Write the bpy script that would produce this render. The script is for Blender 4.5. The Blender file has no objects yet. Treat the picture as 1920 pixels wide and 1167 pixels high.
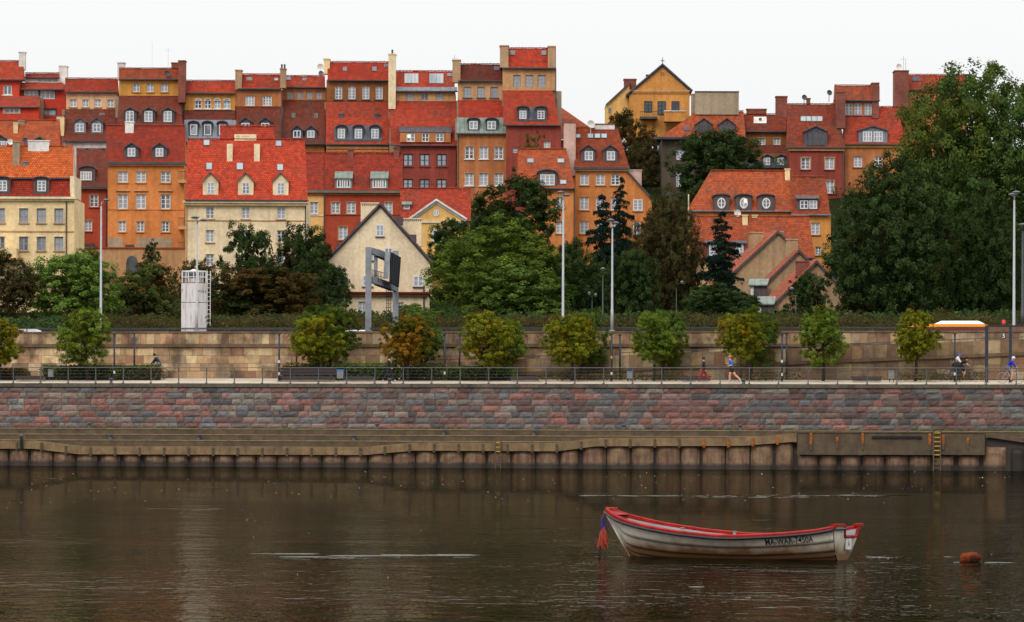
import bpy, bmesh, math, random
from mathutils import Vector, Matrix, noise as mnoise
R = math.radians
SC = bpy.context.scene
COL = SC.collection
# ------------------------------------------------------------------ camera
F = 8024.0          # focal length in photo pixels (1920 wide)
EYE = 2.43          # camera height above the river
YH = 807.0          # photo row of the horizon
PHI = 0.0035        # slight roll of the camera
cam = bpy.data.cameras.new('camera')
cam_o = bpy.data.objects.new('camera', cam); COL.objects.link(cam_o)
cam.sensor_width = 36.0; cam.lens = 36.0 * F / 1920.0
cam.shift_y = (YH - 583.5) / 1920.0
cam.clip_start = 1.0; cam.clip_end = 20000.0
cam_o.location = (0, 0, EYE); cam_o.rotation_euler = (R(90), -PHI, 0)
SC.camera = cam_o
# ------------------------------------------------------------------ sky: even overcast
w = bpy.data.worlds.new('World'); SC.world = w; w.use_nodes = True
nt = w.node_tree; nt.nodes.clear()
SUN_EL, SUN_AZ = R(42), R(200)     # sun behind the cloud, behind the camera and a little to the left
out = nt.nodes.new('ShaderNodeOutputWorld'); bg = nt.nodes.new('ShaderNodeBackground')
sky = nt.nodes.new('ShaderNodeTexSky'); sky.sky_type = 'NISHITA'; sky.sun_disc = False
sky.sun_elevation = SUN_EL; sky.sun_rotation = SUN_AZ
tc = nt.nodes.new('ShaderNodeTexCoord'); sep = nt.nodes.new('ShaderNodeSeparateXYZ')
nt.links.new(tc.outputs['Generated'], sep.inputs[0])
mp = nt.nodes.new('ShaderNodeMapRange')           # overcast law: L = Lz (1 + 2 sin h) / 3
mp.inputs['From Min'].default_value = 0; mp.inputs['From Max'].default_value = 1
mp.inputs['To Min'].default_value = 8.0; mp.inputs['To Max'].default_value = 21.0
nt.links.new(sep.outputs['Z'], mp.inputs['Value'])
cmb = nt.nodes.new('ShaderNodeCombineColor')
for i, k in enumerate((1.0, 1.0, 0.995)):
    m = nt.nodes.new('ShaderNodeMath'); m.operation = 'MULTIPLY'; m.inputs[1].default_value = k
    nt.links.new(mp.outputs[0], m.inputs[0]); nt.links.new(m.outputs[0], cmb.inputs[i])
mixs = nt.nodes.new('ShaderNodeMixRGB'); mixs.inputs[0].default_value = 0.94
nt.links.new(sky.outputs[0], mixs.inputs[1]); nt.links.new(cmb.outputs[0], mixs.inputs[2])
nt.links.new(mixs.outputs[0], bg.inputs[0]); bg.inputs[1].default_value = 0.106
nt.links.new(bg.outputs[0], out.inputs[0])
sun = bpy.data.lights.new('sun', 'SUN'); sun.energy = 1.4; sun.angle = R(22); sun.color = (1.0, 0.95, 0.88)
sun_o = bpy.data.objects.new('sun', sun); COL.objects.link(sun_o)
sd = Vector((math.sin(SUN_AZ) * math.cos(SUN_EL), math.cos(SUN_AZ) * math.cos(SUN_EL), math.sin(SUN_EL)))
sun_o.rotation_euler = sd.to_track_quat('Z', 'Y').to_euler(); sun_o.location = (0, 0, 120)
SC.view_settings.view_transform = 'Standard'; SC.view_settings.look = 'None'
SC.view_settings.exposure = 0.0; SC.view_settings.gamma = 1.0
SC.render.engine = 'CYCLES'
SC.cycles.use_denoising = True
SC.cycles.max_bounces = 6; SC.cycles.diffuse_bounces = 2; SC.cycles.glossy_bounces = 3
SC.cycles.transparent_max_bounces = 6; SC.cycles.caustics_reflective = False; SC.cycles.caustics_refractive = False
RND = random.Random(7)

# ------------------------------------------------------------------ pixels to places
def ray(px, py):
    u, v = px - 960.0, py - YH
    return (u + PHI * v) / F, -(v - PHI * u) / F
def W(px, py, d):
    a, b = ray(px, py)
    return Vector((a * d, d, EYE + b * d))
QA = math.atan(0.2); QD = 275.0                   # the quay runs 11 degrees off the picture plane
def Q(px, py, t):
    """photo pixel -> (s along the quay, z) for a plane t metres behind the face of the stone wall"""
    a, b = ray(px, py)
    Y = (t + QD * math.cos(QA)) / (a * math.sin(QA) + math.cos(QA))
    return a * Y * math.cos(QA) - (Y - QD) * math.sin(QA), EYE + b * Y
def qworld(s, t, z=0.0):
    return Vector((s * math.cos(QA) + t * math.sin(QA), QD - s * math.sin(QA) + t * math.cos(QA), z))

# ------------------------------------------------------------------ objects
def tag(o, label=None, cat=None, group=None, kind=None):
    if label: o['label'] = label
    if cat: o['category'] = cat
    if group: o['group'] = group
    if kind: o['kind'] = kind
    return o
def empty(name, loc=(0, 0, 0), rz=0.0, label=None, cat=None, group=None):
    o = bpy.data.objects.new(name, None); COL.objects.link(o)
    o.location = loc; o.rotation_euler = (0, 0, rz); o.empty_display_size = 0.3
    return tag(o, label, cat, group)
def qempty(name, s, t, z, label=None, cat=None, group=None, rz=0.0):
    return empty(name, qworld(s, t, z), -QA + rz, label, cat, group)
def copy_tree(o, parent=None):
    c = o.copy(); COL.objects.link(c); c.parent = parent
    if parent is not None: c.matrix_parent_inverse = o.matrix_parent_inverse.copy()
    for ch in list(o.children): copy_tree(ch, c)
    return c
class MB:
    """collects faces; build() links them as one mesh object"""
    def __init__(s, org=(0, 0, 0)):
        s.v = []; s.f = []; s.m = []; s.uv = {}; s.col = []; s.o = Vector(org)
    def vert(s, p):
        s.v.append((p[0] - s.o[0], p[1] - s.o[1], p[2] - s.o[2])); return len(s.v) - 1
    def poly(s, pts, mi=0, uv=None, col=None):
        ids = [s.vert(p) for p in pts]; s.f.append(ids); s.m.append(mi)
        if uv: s.uv[len(s.f) - 1] = uv
        s.col.append(col)
    def box(s, x0, x1, y0, y1, z0, z1, mi=0, col=None, skip=''):
        a = [(x0, y0, z0), (x1, y0, z0), (x1, y1, z0), (x0, y1, z0), (x0, y0, z1), (x1, y0, z1), (x1, y1, z1), (x0, y1, z1)]
        for k, q in (('b', (3, 2, 1, 0)), ('t', (4, 5, 6, 7)), ('f', (0, 1, 5, 4)), ('k', (2, 3, 7, 6)), ('l', (3, 0, 4, 7)), ('r', (1, 2, 6, 5))):
            if k not in skip: s.poly([a[i] for i in q], mi, col=col)
    def tube(s, pts, r, n=6, mi=0, cap=True):
        pts = [Vector(p) for p in pts]; rr = r if isinstance(r, (list, tuple)) else [r] * len(pts)
        rings = []
        for i, p in enumerate(pts):
            d = (pts[min(i + 1, len(pts) - 1)] - pts[max(i - 1, 0)])
            d = d.normalized() if d.length > 1e-9 else Vector((0, 0, 1))
            up = Vector((0, 0, 1)) if abs(d.z) < 0.9 else Vector((1, 0, 0))
            a = d.cross(up).normalized(); b = d.cross(a).normalized()
            rings.append([s.vert(p + (a * math.cos(2 * math.pi * k / n) + b * math.sin(2 * math.pi * k / n)) * rr[i]) for k in range(n)])
        for i in range(len(rings) - 1):
            for k in range(n):
                s.f.append([rings[i][k], rings[i][(k + 1) % n], rings[i + 1][(k + 1) % n], rings[i + 1][k]]); s.m.append(mi); s.col.append(None)
        if cap:
            s.f.append(rings[0][::-1]); s.m.append(mi); s.col.append(None)
            s.f.append(rings[-1][:]); s.m.append(mi); s.col.append(None)
    def lathe(s, prof, n=12, c=(0, 0, 0), mi=0):
        rings = [[s.vert((c[0] + r * math.cos(2 * math.pi * k / n), c[1] + r * math.sin(2 * math.pi * k / n), c[2] + z)) for k in range(n)] for r, z in prof]
        for i in range(len(rings) - 1):
            for k in range(n):
                s.f.append([rings[i][k], rings[i][(k + 1) % n], rings[i + 1][(k + 1) % n], rings[i + 1][k]]); s.m.append(mi); s.col.append(None)
        s.f.append(rings[0][::-1]); s.m.append(mi); s.col.append(None)
        s.f.append(rings[-1][:]); s.m.append(mi); s.col.append(None)
    def mesh(s, name, mats, smooth=False):
        me = bpy.data.meshes.new(name); me.from_pydata(s.v, [], s.f)
        for m in (mats if isinstance(mats, (list, tuple)) else [mats]): me.materials.append(m)
        if any(s.m): me.polygons.foreach_set('material_index', s.m)
        if smooth: me.polygons.foreach_set('use_smooth', [True] * len(s.f))
        if s.uv:
            L = me.uv_layers.new(name='UVMap')
            for fi, uv in s.uv.items():
                p = me.polygons[fi]
                for k, li in enumerate(p.loop_indices): L.data[li].uv = uv[k]
        if any(c is not None for c in s.col):
            A = me.color_attributes.new('col', 'FLOAT_COLOR', 'CORNER'); flat = []
            for p, c in zip(me.polygons, s.col):
                c = c or (0.5, 0.5, 0.5); flat += [c[0], c[1], c[2], 1.0] * p.loop_total
            A.data.foreach_set('color', flat)
        me.update(); return me
    def build(s, name, mats, parent=None, smooth=False):
        o = bpy.data.objects.new(name, s.mesh(name, mats, smooth)); COL.objects.link(o)
        o.parent = parent
        if parent is None: o.location = s.o
        return o

# ------------------------------------------------------------------ materials
def lin(r, g, b):
    f = lambda c: (c / 255.0) / 12.92 if c <= 10 else ((c / 255.0 + 0.055) / 1.055) ** 2.4
    return (f(r), f(g), f(b))
MATS = {}
class NM:
    def __init__(s, name):
        s.mat = bpy.data.materials.new(name); s.mat.use_nodes = True; s.nt = s.mat.node_tree
        s.b = s.nt.nodes['Principled BSDF']
    def n(s, t, **k):
        x = s.nt.nodes.new(t)
        for a, b in k.items():
            if a in x.inputs.keys(): x.inputs[a].default_value = b
            else: setattr(x, a, b)
        return x
    def l(s, a, b): s.nt.links.new(a, b)
    def mix(s, fac, a, b, mode='MIX'):
        x = s.n('ShaderNodeMixRGB', blend_type=mode)
        for i, v in ((0, fac), (1, a), (2, b)):
            if hasattr(v, 'is_output'): s.l(v, x.inputs[i])
            elif i == 0: x.inputs[0].default_value = v
            else: x.inputs[i].default_value = (v[0], v[1], v[2], 1)
        return x.outputs[0]
    def ramp(s, v, p0, p1, c0=(0, 0, 0), c1=(1, 1, 1)):
        x = s.n('ShaderNodeValToRGB'); s.l(v, x.inputs[0])
        x.color_ramp.elements[0].position = p0; x.color_ramp.elements[1].position = p1
        x.color_ramp.elements[0].color = (*c0, 1); x.color_ramp.elements[1].color = (*c1, 1)
        return x.outputs[0]
    def coord(s, scale=(1, 1, 1), kind='Object'):
        t = s.n('ShaderNodeTexCoord'); m = s.n('ShaderNodeMapping'); m.inputs['Scale'].default_value = scale
        s.l(t.outputs[kind], m.inputs[0]); return m.outputs[0]
    def wcoord(s, scale=(1, 1, 1)):
        t = s.n('ShaderNodeNewGeometry'); m = s.n('ShaderNodeMapping'); m.inputs['Scale'].default_value = scale
        s.l(t.outputs['Position'], m.inputs[0]); return m.outputs[0]
    def noise(s, vec, scale, detail=3.0, rough=0.55):
        x = s.n('ShaderNodeTexNoise'); x.inputs['Scale'].default_value = scale; x.inputs['Detail'].default_value = detail
        x.inputs['Roughness'].default_value = rough; s.l(vec, x.inputs['Vector']); return x.outputs[0]
    def color(s, c): s.l(c, s.b.inputs['Base Color'])
    def bump(s, h, strength=0.3, dist=0.02):
        x = s.n('ShaderNodeBump'); x.inputs['Strength'].default_value = strength; x.inputs['Distance'].default_value = dist
        s.l(h, x.inputs['Height']); s.l(x.outputs[0], s.b.inputs['Normal'])
    def set(s, **k):
        for a, v in k.items(): s.b.inputs[a.replace('_', ' ')].default_value = v
        return s
def sc(c, k): return (c[0] * k, c[1] * k, c[2] * k)
def stucco(name, c, dirt=0.55, rough=0.9):
    """render coat: blotches, faint vertical runs of dirt, fine grain"""
    m = NM(name); m.set(Roughness=rough); m.b.inputs['Specular IOR Level'].default_value = 0.2
    v = m.wcoord(); a = m.noise(v, 0.35, 4); vs = m.wcoord((2.2, 2.2, 0.16)); st = m.noise(vs, 1.0, 4)
    g = m.noise(v, 3.5, 5, 0.7)
    c1 = m.mix(m.ramp(a, 0.36, 0.64), sc(c, 0.82), sc(c, 1.08))
    c2 = m.mix(m.ramp(st, 0.44, 0.72, (0, 0, 0), (dirt, dirt, dirt)), c1, (c[0] * 0.55, c[1] * 0.52, c[2] * 0.5))
    c3 = m.mix(0.42, c2, m.ramp(g, 0.3, 0.7, (0.5, 0.5, 0.5), (1.3, 1.3, 1.3)), 'MULTIPLY')
    m.color(c3); m.bump(g, 0.25, 0.02); return m.mat
def tiles(name, c, lich=0.5, tw=0.21, th=0.21, lc=None):
    """clay roof tiles in courses, weathered; UVs are metres along the eave and up the slope"""
    m = NM(name); m.set(Roughness=0.85); m.b.inputs['Specular IOR Level'].default_value = 0.25
    t = m.n('ShaderNodeTexCoord'); uv = t.outputs['UV']
    br = m.n('ShaderNodeTexBrick'); m.l(uv, br.inputs['Vector']); br.offset = 0.5
    for k, v in (('Scale', 1.0), ('Brick Width', tw), ('Row Height', th), ('Mortar Size', 0.022), ('Mortar Smooth', 0.4), ('Bias', 0.0)):
        br.inputs[k].default_value = v
    br.inputs['Color1'].default_value = (*sc(c, 0.78), 1); br.inputs['Color2'].default_value = (*sc(c, 1.22), 1)
    br.inputs['Mortar'].default_value = (*sc(c, 0.34), 1)
    wv = m.wcoord(); n1 = m.noise(wv, 0.55, 5, 0.65); n2 = m.noise(wv, 2.4, 4, 0.7)
    vs = m.n('ShaderNodeMapping'); vs.inputs['Scale'].default_value = (1.6, 0.22, 1); m.l(uv, vs.inputs[0])
    n3 = m.noise(vs.outputs[0], 1.0, 4)
    lc = lc or (0.055, 0.04, 0.032)
    x = m.mix(m.ramp(n1, 0.46, 0.74, (0, 0, 0), (lich, lich, lich)), br.outputs['Color'], lc)
    x = m.mix(m.ramp(n3, 0.55, 0.8, (0, 0, 0), (lich * 0.8,) * 3), x, lc)
    x = m.mix(0.65, x, m.ramp(n2, 0.3, 0.72, (0.5, 0.5, 0.5), (1.5, 1.5, 1.45)), 'MULTIPLY')
    oi = m.n('ShaderNodeObjectInfo'); x = m.mix(1.0, x, m.ramp(oi.outputs['Random'], 0.0, 1.0, (0.74, 0.70, 0.68), (1.16, 1.26, 1.2)), 'MULTIPLY')
    m.color(x)
    sepu = m.n('ShaderNodeSeparateXYZ'); m.l(uv, sepu.inputs[0])
    dv = m.n('ShaderNodeMath', operation='DIVIDE'); m.l(sepu.outputs[1], dv.inputs[0]); dv.inputs[1].default_value = th
    fr = m.n('ShaderNodeMath', operation='FRACT'); m.l(dv.outputs[0], fr.inputs[0])
    ad = m.n('ShaderNodeMath', operation='SUBTRACT'); m.l(br.outputs['Fac'], ad.inputs[0]); 
    ml = m.n('ShaderNodeMath', operation='MULTIPLY'); m.l(ad.outputs[0], ml.inputs[0]); ml.inputs[1].default_value = -1
    m.l(fr.outputs[0], ad.inputs[1])
    m.bump(ml.outputs[0], 0.55, 0.05); return m.mat
def plain(name, c, rough=0.6, metal=0.0, var=0.25, ns=1.5, spec=0.3, bump=0.1):
    m = NM(name); m.set(Roughness=rough, Metallic=metal); m.b.inputs['Specular IOR Level'].default_value = spec
    v = m.coord(); g = m.noise(v, ns, 4, 0.6); h = m.noise(v, ns * 7, 3)
    x = m.mix(m.ramp(g, 0.3, 0.7), sc(c, 1 - var), sc(c, 1 + var)); m.color(x)
    if bump: m.bump(h, bump, 0.01)
    return m.mat
def zinc(name, c, tw=0.5):
    """sheet metal with standing seams"""
    m = NM(name); m.set(Roughness=0.55); m.b.inputs['Specular IOR Level'].default_value = 0.4
    v = m.wcoord(); s2 = m.n('ShaderNodeSeparateXYZ'); m.l(v, s2.inputs[0])
    d = m.n('ShaderNodeMath', operation='DIVIDE'); m.l(s2.outputs[0], d.inputs[0]); d.inputs[1].default_value = tw
    fr = m.n('ShaderNodeMath', operation='FRACT'); m.l(d.outputs[0], fr.inputs[0])
    seam = m.ramp(fr.outputs[0], 0.0, 0.14, (1, 1, 1), (0, 0, 0))
    n = m.noise(m.wcoord((1.5, 1.5, 0.4)), 1.2, 4)
    x = m.mix(m.ramp(n, 0.3, 0.7), sc(c, 0.7), sc(c, 1.25)); x = m.mix(seam, x, sc(c, 0.45)); m.color(x)
    m.bump(seam, 0.5, 0.03); return m.mat
def glass_mat(name, c0, c1):
    m = NM(name); m.set(Roughness=0.08); m.b.inputs['Specular IOR Level'].default_value = 0.6
    oi = m.n('ShaderNodeObjectInfo'); v = m.wcoord((1, 1, 0.6)); n = m.noise(v, 1.1, 2)
    a = m.n('ShaderNodeMath', operation='ADD'); m.l(oi.outputs['Random'], a.inputs[0]); m.l(n, a.inputs[1])
    x = m.ramp(a.outputs[0], 0.45, 1.35, c0, c1); m.color(x); return m.mat
# ------------------------------------------------------------------ river
def zprom(t): return 5.45 + 0.045 * max(0.0, min(t, 9.5))
def t_on_prom(px, py):
    """depth on the gently rising promenade where the pixel's sight line meets it"""
    best = (9, 0)
    for i in range(0, 96):
        t = i * 0.1; e = abs(Q(px, py, t)[1] - zprom(t))
        if e < best[0] - 1e-6: best = (e, t)
    return best[1]
m = NM('river_water'); m.nt.nodes.remove(m.b)
wa = m.wcoord((0.85, 0.55, 1)); wb = m.wcoord((2.6, 1.35, 1)); wc = m.wcoord((0.06, 0.10, 1))
n1 = m.noise(wa, 1.0, 2.0, 0.5); n2 = m.noise(wb, 1.0, 3.0, 0.6); n3 = m.noise(wc, 1.0, 2.0)
amp = m.ramp(n3, 0.35, 0.68, (0.55,) * 3, (1.25,) * 3)
h1 = m.n('ShaderNodeMath', operation='MULTIPLY'); m.l(n2, h1.inputs[0]); h1.inputs[1].default_value = 0.95
h2 = m.n('ShaderNodeMath', operation='ADD'); m.l(n1, h2.inputs[0]); m.l(h1.outputs[0], h2.inputs[1])
h3 = m.n('ShaderNodeMath', operation='MULTIPLY'); m.l(h2.outputs[0], h3.inputs[0]); m.l(amp, h3.inputs[1])
bp = m.n('ShaderNodeBump'); bp.inputs['Strength'].default_value = 1.0; bp.inputs['Distance'].default_value = 0.027; m.l(h3.outputs[0], bp.inputs['Height'])
fr_ = m.n('ShaderNodeFresnel'); fr_.inputs['IOR'].default_value = 1.33; m.l(bp.outputs[0], fr_.inputs['Normal'])
gl_ = m.n('ShaderNodeBsdfGlossy'); gl_.inputs['Color'].default_value = (0.45, 0.46, 0.39, 1); gl_.inputs['Roughness'].default_value = 0.015; m.l(bp.outputs[0], gl_.inputs['Normal'])
df_ = m.n('ShaderNodeBsdfDiffuse'); df_.inputs['Color'].default_value = (0.007, 0.006, 0.0035, 1)
mx_ = m.n('ShaderNodeMixShader'); m.l(fr_.outputs[0], mx_.inputs[0]); m.l(df_.outputs[0], mx_.inputs[1]); m.l(gl_.outputs[0], mx_.inputs[2]); m.l(mx_.outputs[0], m.nt.nodes['Material Output'].inputs[0])
WATER = m.mat
b = MB(); b.poly([(-1600, -120, 0), (1600, -120, 0), (1600, 640, 0), (-1600, 640, 0)])
tag(b.build('water', WATER), kind='structure')
b = MB(); b.poly([(-1600, -120, -2.5), (1600, -120, -2.5), (1600, 640, -2.5), (-1600, 640, -2.5)])
tag(b.build('riverbed', plain('river_mud', (0.04, 0.032, 0.022), 0.95, ns=0.3)), kind='structure')
# long low wake ridges and small pale flecks on the water
RIP = MB((0, 0, 0)); rr = random.Random(3)
def ridge(x0, x1, y, hgt, wid, bow=0.0):
    n = max(12, int((x1 - x0) / 0.12)); prev = None
    for i in range(n + 1):
        u = i / n; x = x0 + (x1 - x0) * u
        k = math.sin(math.pi * u) ** 0.45 * (0.55 + 0.7 * mnoise.noise((x * 1.3, y, 0)))
        if mnoise.noise((x * 0.9, y * 3, 9)) < -0.16: prev = None; continue
        k = max(k, 0.03); yy = y + bow * (2 * u - 1) ** 2 + 0.25 * wid * mnoise.noise((x * 0.6, y * 2, 5))
        cur = [(x, yy - wid * k * 0.55, 0.002), (x, yy - wid * 0.1 * k, 0.002 + hgt * k), (x, yy + wid * k * 0.6, 0.002)]
        if prev:
            RIP.poly([prev[0], cur[0], cur[1], prev[1]]); RIP.poly([prev[1], cur[1], cur[2], prev[2]])
        prev = cur
def streak(px0, px1, py, thick, n=1):
    for k in range(n):
        a0, b0 = ray(px0, py); a1, b1 = ray(px1, py); d = -EYE / ((b0 + b1) / 2); wid = 0.55 * (d / 82)
        f0, f1 = (0, 1) if n == 1 else sorted((rr.random(), rr.random()))
        if f1 - f0 < 0.15: f1 = min(1, f0 + 0.2)
        x0, x1 = a0 * d, a1 * d
        ridge(x0 + (x1 - x0) * f0, x0 + (x1 - x0) * f1, d + (rr.random() - 0.5) * wid * (0 if n == 1 else 2.2), wid * 0.045 * thick / 3.2, wid * (0.8 if n > 1 else 1))
def streaks(px0, px1, py, spread, n, l0, l1, thick):
    for _ in range(n):
        L = rr.uniform(l0, l1); x = rr.uniform(px0, max(px0 + 1, px1 - L)); y = py + rr.gauss(0, spread); streak(x, x + L, y, thick * rr.uniform(0.5, 1.1))
streaks(464, 610, 1039, 0.5, 5, 40, 110, 2.8); streaks(500, 905, 1043.5, 0.9, 12, 60, 190, 2.6); streaks(560, 760, 1047, 0.8, 4, 40, 100, 1.6); streaks(700, 905, 1041.5, .6, 5, 60, 140, 2.4)
streaks(1040, 1720, 930, 2.2, 44, 25, 120, 2.0); streak(1115, 1186, 1044, 3.2); streaks(1612, 1690, 1046, 1.5, 4, 15, 40, 2.0)
streaks(1838, 1918, 1055, .5, 4, 40, 75, 2.8); streak(1786, 1802, 1055, 2.0); streak(1768, 1786, 1044.5, 1.6)
streaks(40, 200, 897, 1.5, 5, 20, 60, 1.4); streaks(320, 470, 915, 1.5, 4, 20, 50, 1.4); streaks(240, 470, 956, 1.2, 7, 30, 90, 1.6); streaks(640, 810, 917, 1.5, 5, 20, 60, 1.4); streak(870, 908, 1140, 1.6)
streak(1290, 1322, 1101, 1.6); streak(1395, 1425, 1121, 1.6)
for _ in range(22):
    px = rr.uniform(0, 1900); py = rr.uniform(885, 1150); streak(px, px + rr.uniform(12, 45), py, rr.uniform(0.6, 1.2))
tag(RIP.build('water_ripples', WATER, None, True), 'long low wake ripples catching the white sky on the river', 'ripple', kind='stuff')
FL = MB((0, 0, 0))
for i in range(330):
    if i < 270:
        px = rr.uniform(0, 1920); py = rr.choice((rr.gauss(893, 7), rr.gauss(941, 8), rr.gauss(905, 14)))
        if py < 883: continue
    else: px = rr.uniform(0, 1920); py = rr.uniform(890, 1160)
    if mnoise.noise((px * 0.006, py * 0.03, 1)) < -0.12: continue
    a, c = ray(px, py); d = -EYE / c; x = a * d; r = rr.uniform(0.007, 0.018) * (d / 150) ** 0.8
    if 1100 < px < 1640 and 940 < py < 1060: continue
    FL.poly([(x - r * 1.3, d, 0.004), (x, d - r * 4, 0.004), (x + r * 1.3, d, 0.004), (x, d + r * 3, r * 0.55)])
    FL.poly([(x - r * 1.3, d, 0.004), (x, d - r * 0.5, r * 0.8), (x + r * 1.3, d, 0.004), (x, d - r * 4, 0.004)])
tag(FL.build('pale_flecks', plain('pale_fleck', (0.62, 0.6, 0.56), 0.7)), 'tiny pale flecks scattered on the dark river', 'foam', kind='stuff')

# ------------------------------------------------------------------ ground
PROF = [(10.4, 6.4), (24.2, 6.4), (25.2, 9.3), (50, 10.2), (72, 11.2), (92, 13.0), (112, 14.6), (126, 16.4), (142, 18.6), (158, 24.0), (174, 29.5), (190, 32.0), (215, 34.5), (400, 35), (900, 33), (4200, 25)]
def zground(t):
    for (a, za), (b_, zb) in zip(PROF, PROF[1:]):
        if t <= b_: return za + (zb - za) * max(0, (t - a)) / (b_ - a)
    return PROF[-1][1]
def ground_at(x, y):
    t = x * math.sin(QA) + (y - QD) * math.cos(QA); return zground(t)
def ground_on(px, py_hint, d):
    a, _ = ray(px, py_hint); return Vector((a * d, d, ground_at(a * d, d)))
m = NM('hillside_soil'); m.set(Roughness=1.0); m.b.inputs['Specular IOR Level'].default_value = 0.0; v = m.wcoord(); a = m.noise(v, 0.25, 5); g = m.noise(v, 2.5, 5, 0.7)
x = m.mix(m.ramp(a, 0.4, 0.6), (0.014, 0.022, 0.008), (0.026, 0.022, 0.012)); x = m.mix(0.6, x, m.ramp(g, 0.3, 0.7, (0.4,) * 3, (1.4,) * 3), 'MULTIPLY')
m.color(x); m.bump(g, 0.8, 0.15); SOIL = m.mat
gb = MB((0, QD, 0))
ss = [-1600, -700, -300, -150, -100, -75, -50, -35, -20, -8, 4, 16, 28, 40, 55, 75, 100, 150, 300, 700, 1600]
ts = [p[0] for p in PROF]
for i in range(len(ss) - 1):
    for j in range(len(ts) - 1):
        gb.poly([qworld(ss[i], ts[j], zground(ts[j])), qworld(ss[i + 1], ts[j], zground(ts[j])), qworld(ss[i + 1], ts[j + 1], zground(ts[j + 1])), qworld(ss[i], ts[j + 1], zground(ts[j + 1]))])
tag(gb.build('ground', SOIL), kind='structure')
# the road on top of the retaining wall
ASPH = plain('asphalt', (0.05, 0.05, 0.052), 0.9, ns=3)
rb = MB((0, QD, 0)); RZ = lambda s: 7.7 if s < 12 else 6.7 if s > 24 else 7.7 - (s - 12) / 12.0
for a, c in ((-400, 12), (12, 24), (24, 400)): rb.poly([qworld(a, 10.9, RZ(a)), qworld(c, 10.9, RZ(c)), qworld(c, 24.3, RZ(c)), qworld(a, 24.3, RZ(a))])
tag(rb.build('road', ASPH), kind='structure')
lb = MB((0, QD, 0))
for i in range(-10, 12):
    a, c = i * 9, i * 9 + 4; lb.poly([qworld(a, 17.1, RZ(a) + .006), qworld(c, 17.1, RZ(c) + .006), qworld(c, 17.25, RZ(c) + .006), qworld(a, 17.25, RZ(a) + .006)])
tag(lb.build('road_markings', plain('road_paint', (0.75, 0.75, 0.72), 0.7)), kind='structure')

# ------------------------------------------------------------------ quay
QR = -QA
def vcol(name, rough=0.85, g0=0.55, g1=1.35, ns=6.0, bump=0.5, stain=None, sscale=(0.8, 0.8, 0.25), slo=0.52, shi=0.72, mode=None):
    """stone: per-stone colour attribute with grain and weather stains"""
    m = NM(name); m.set(Roughness=rough); m.b.inputs['Specular IOR Level'].default_value = 0.25
    at = m.n('ShaderNodeAttribute', attribute_name='col'); v = m.wcoord(); g = m.noise(v, ns, 5, 0.7); g2 = m.noise(v, ns * 0.22, 3)
    x = m.mix(0.75, at.outputs['Color'], m.ramp(g, 0.28, 0.72, (g0,) * 3, (g1,) * 3), 'MULTIPLY')
    x = m.mix(0.6, x, m.ramp(g2, 0.3, 0.7, (0.72,) * 3, (1.2,) * 3), 'MULTIPLY')
    if stain:
        s = m.noise(m.wcoord(sscale), 1.0, 5, 0.65); x = m.mix(m.ramp(s, slo, shi, (0, 0, 0), (0.85,) * 3), x, stain)
    m.color(x); m.bump(g, bump, 0.03); return m.mat
GRAN = vcol('granite_block', stain=(0.05, 0.045, 0.04), slo=0.56, shi=0.8)
def block(bm, x0, x1, z0, z1, y, depth, rs, col, rough=0.05, bev=0.025, nx=4, nz=3):
    """rock-faced block: bevelled rim, uneven front; y is the joint plane, the face stands towards -y"""
    xs = [x0 + (x1 - x0) * i / nx for i in range(nx + 1)]; zs = [z0 + (z1 - z0) * i / nz for i in range(nz + 1)]
    P = {}
    for i, xx in enumerate(xs):
        for j, zz in enumerate(zs):
            edge = i in (0, nx) or j in (0, nz)
            yy = y - depth * (0.35 if edge else 1.0) - (0 if edge else rs.uniform(-rough, rough))
            jx = 0 if edge else rs.uniform(-0.2, 0.2) * (x1 - x0) / nx; jz = 0 if edge else rs.uniform(-0.2, 0.2) * (z1 - z0) / nz
            P[i, j] = (xx + jx, yy, zz + jz)
    for i in range(nx):
        for j in range(nz):
            bm.poly([P[i, j], P[i + 1, j], P[i + 1, j + 1], P[i, j + 1]], col=col)
    yb = y + 0.12
    for a, c in (((x0, z0), (x1, z0)), ((x1, z0), (x1, z1)), ((x1, z1), (x0, z1)), ((x0, z1), (x0, z0))):
        ye = y - depth * 0.35
        bm.poly([(a[0], ye, a[1]), (a[0], yb, a[1]), (c[0], yb, c[1]), (c[0], ye, c[1])], col=col)
def lay(parent, name, pieces, mat, top=300):
    """pieces: (area, fn(MB)); the largest become parts, the rest one part of kind stuff"""
    pieces.sort(key=lambda p: -p[0])
    for ar, fn in pieces[:top]:
        bm_ = MB(); fn(bm_); bm_.build(name, mat, parent)
    if len(pieces) > top:
        bm_ = MB()
        for ar, fn in pieces[top:]: fn(bm_)
        tag(bm_.build(name + '_rest', mat, parent), kind='stuff')
S0, S1 = -42.0, 42.0
zr = [Q(960, y, 0)[1] for y in (804.7, 795.4, 783.7, 772.6, 761, 749.3, 737.7, 727.3)]
ZTOP = Q(960, 720, 0)[1]
wall = qempty('quay_wall', 0, 0, zr[0], 'rough granite block wall of red and grey stones below the promenade', 'wall')
rs = random.Random(11)
pal = [lin(128, 84, 78), lin(112, 76, 70), lin(104, 92, 88), lin(92, 92, 96), lin(120, 96, 84), lin(98, 74, 70), lin(134, 78, 66), lin(116, 108, 100), lin(84, 82, 84), lin(122, 88, 82)]
pcs = []
OZ = zr[0]
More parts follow.
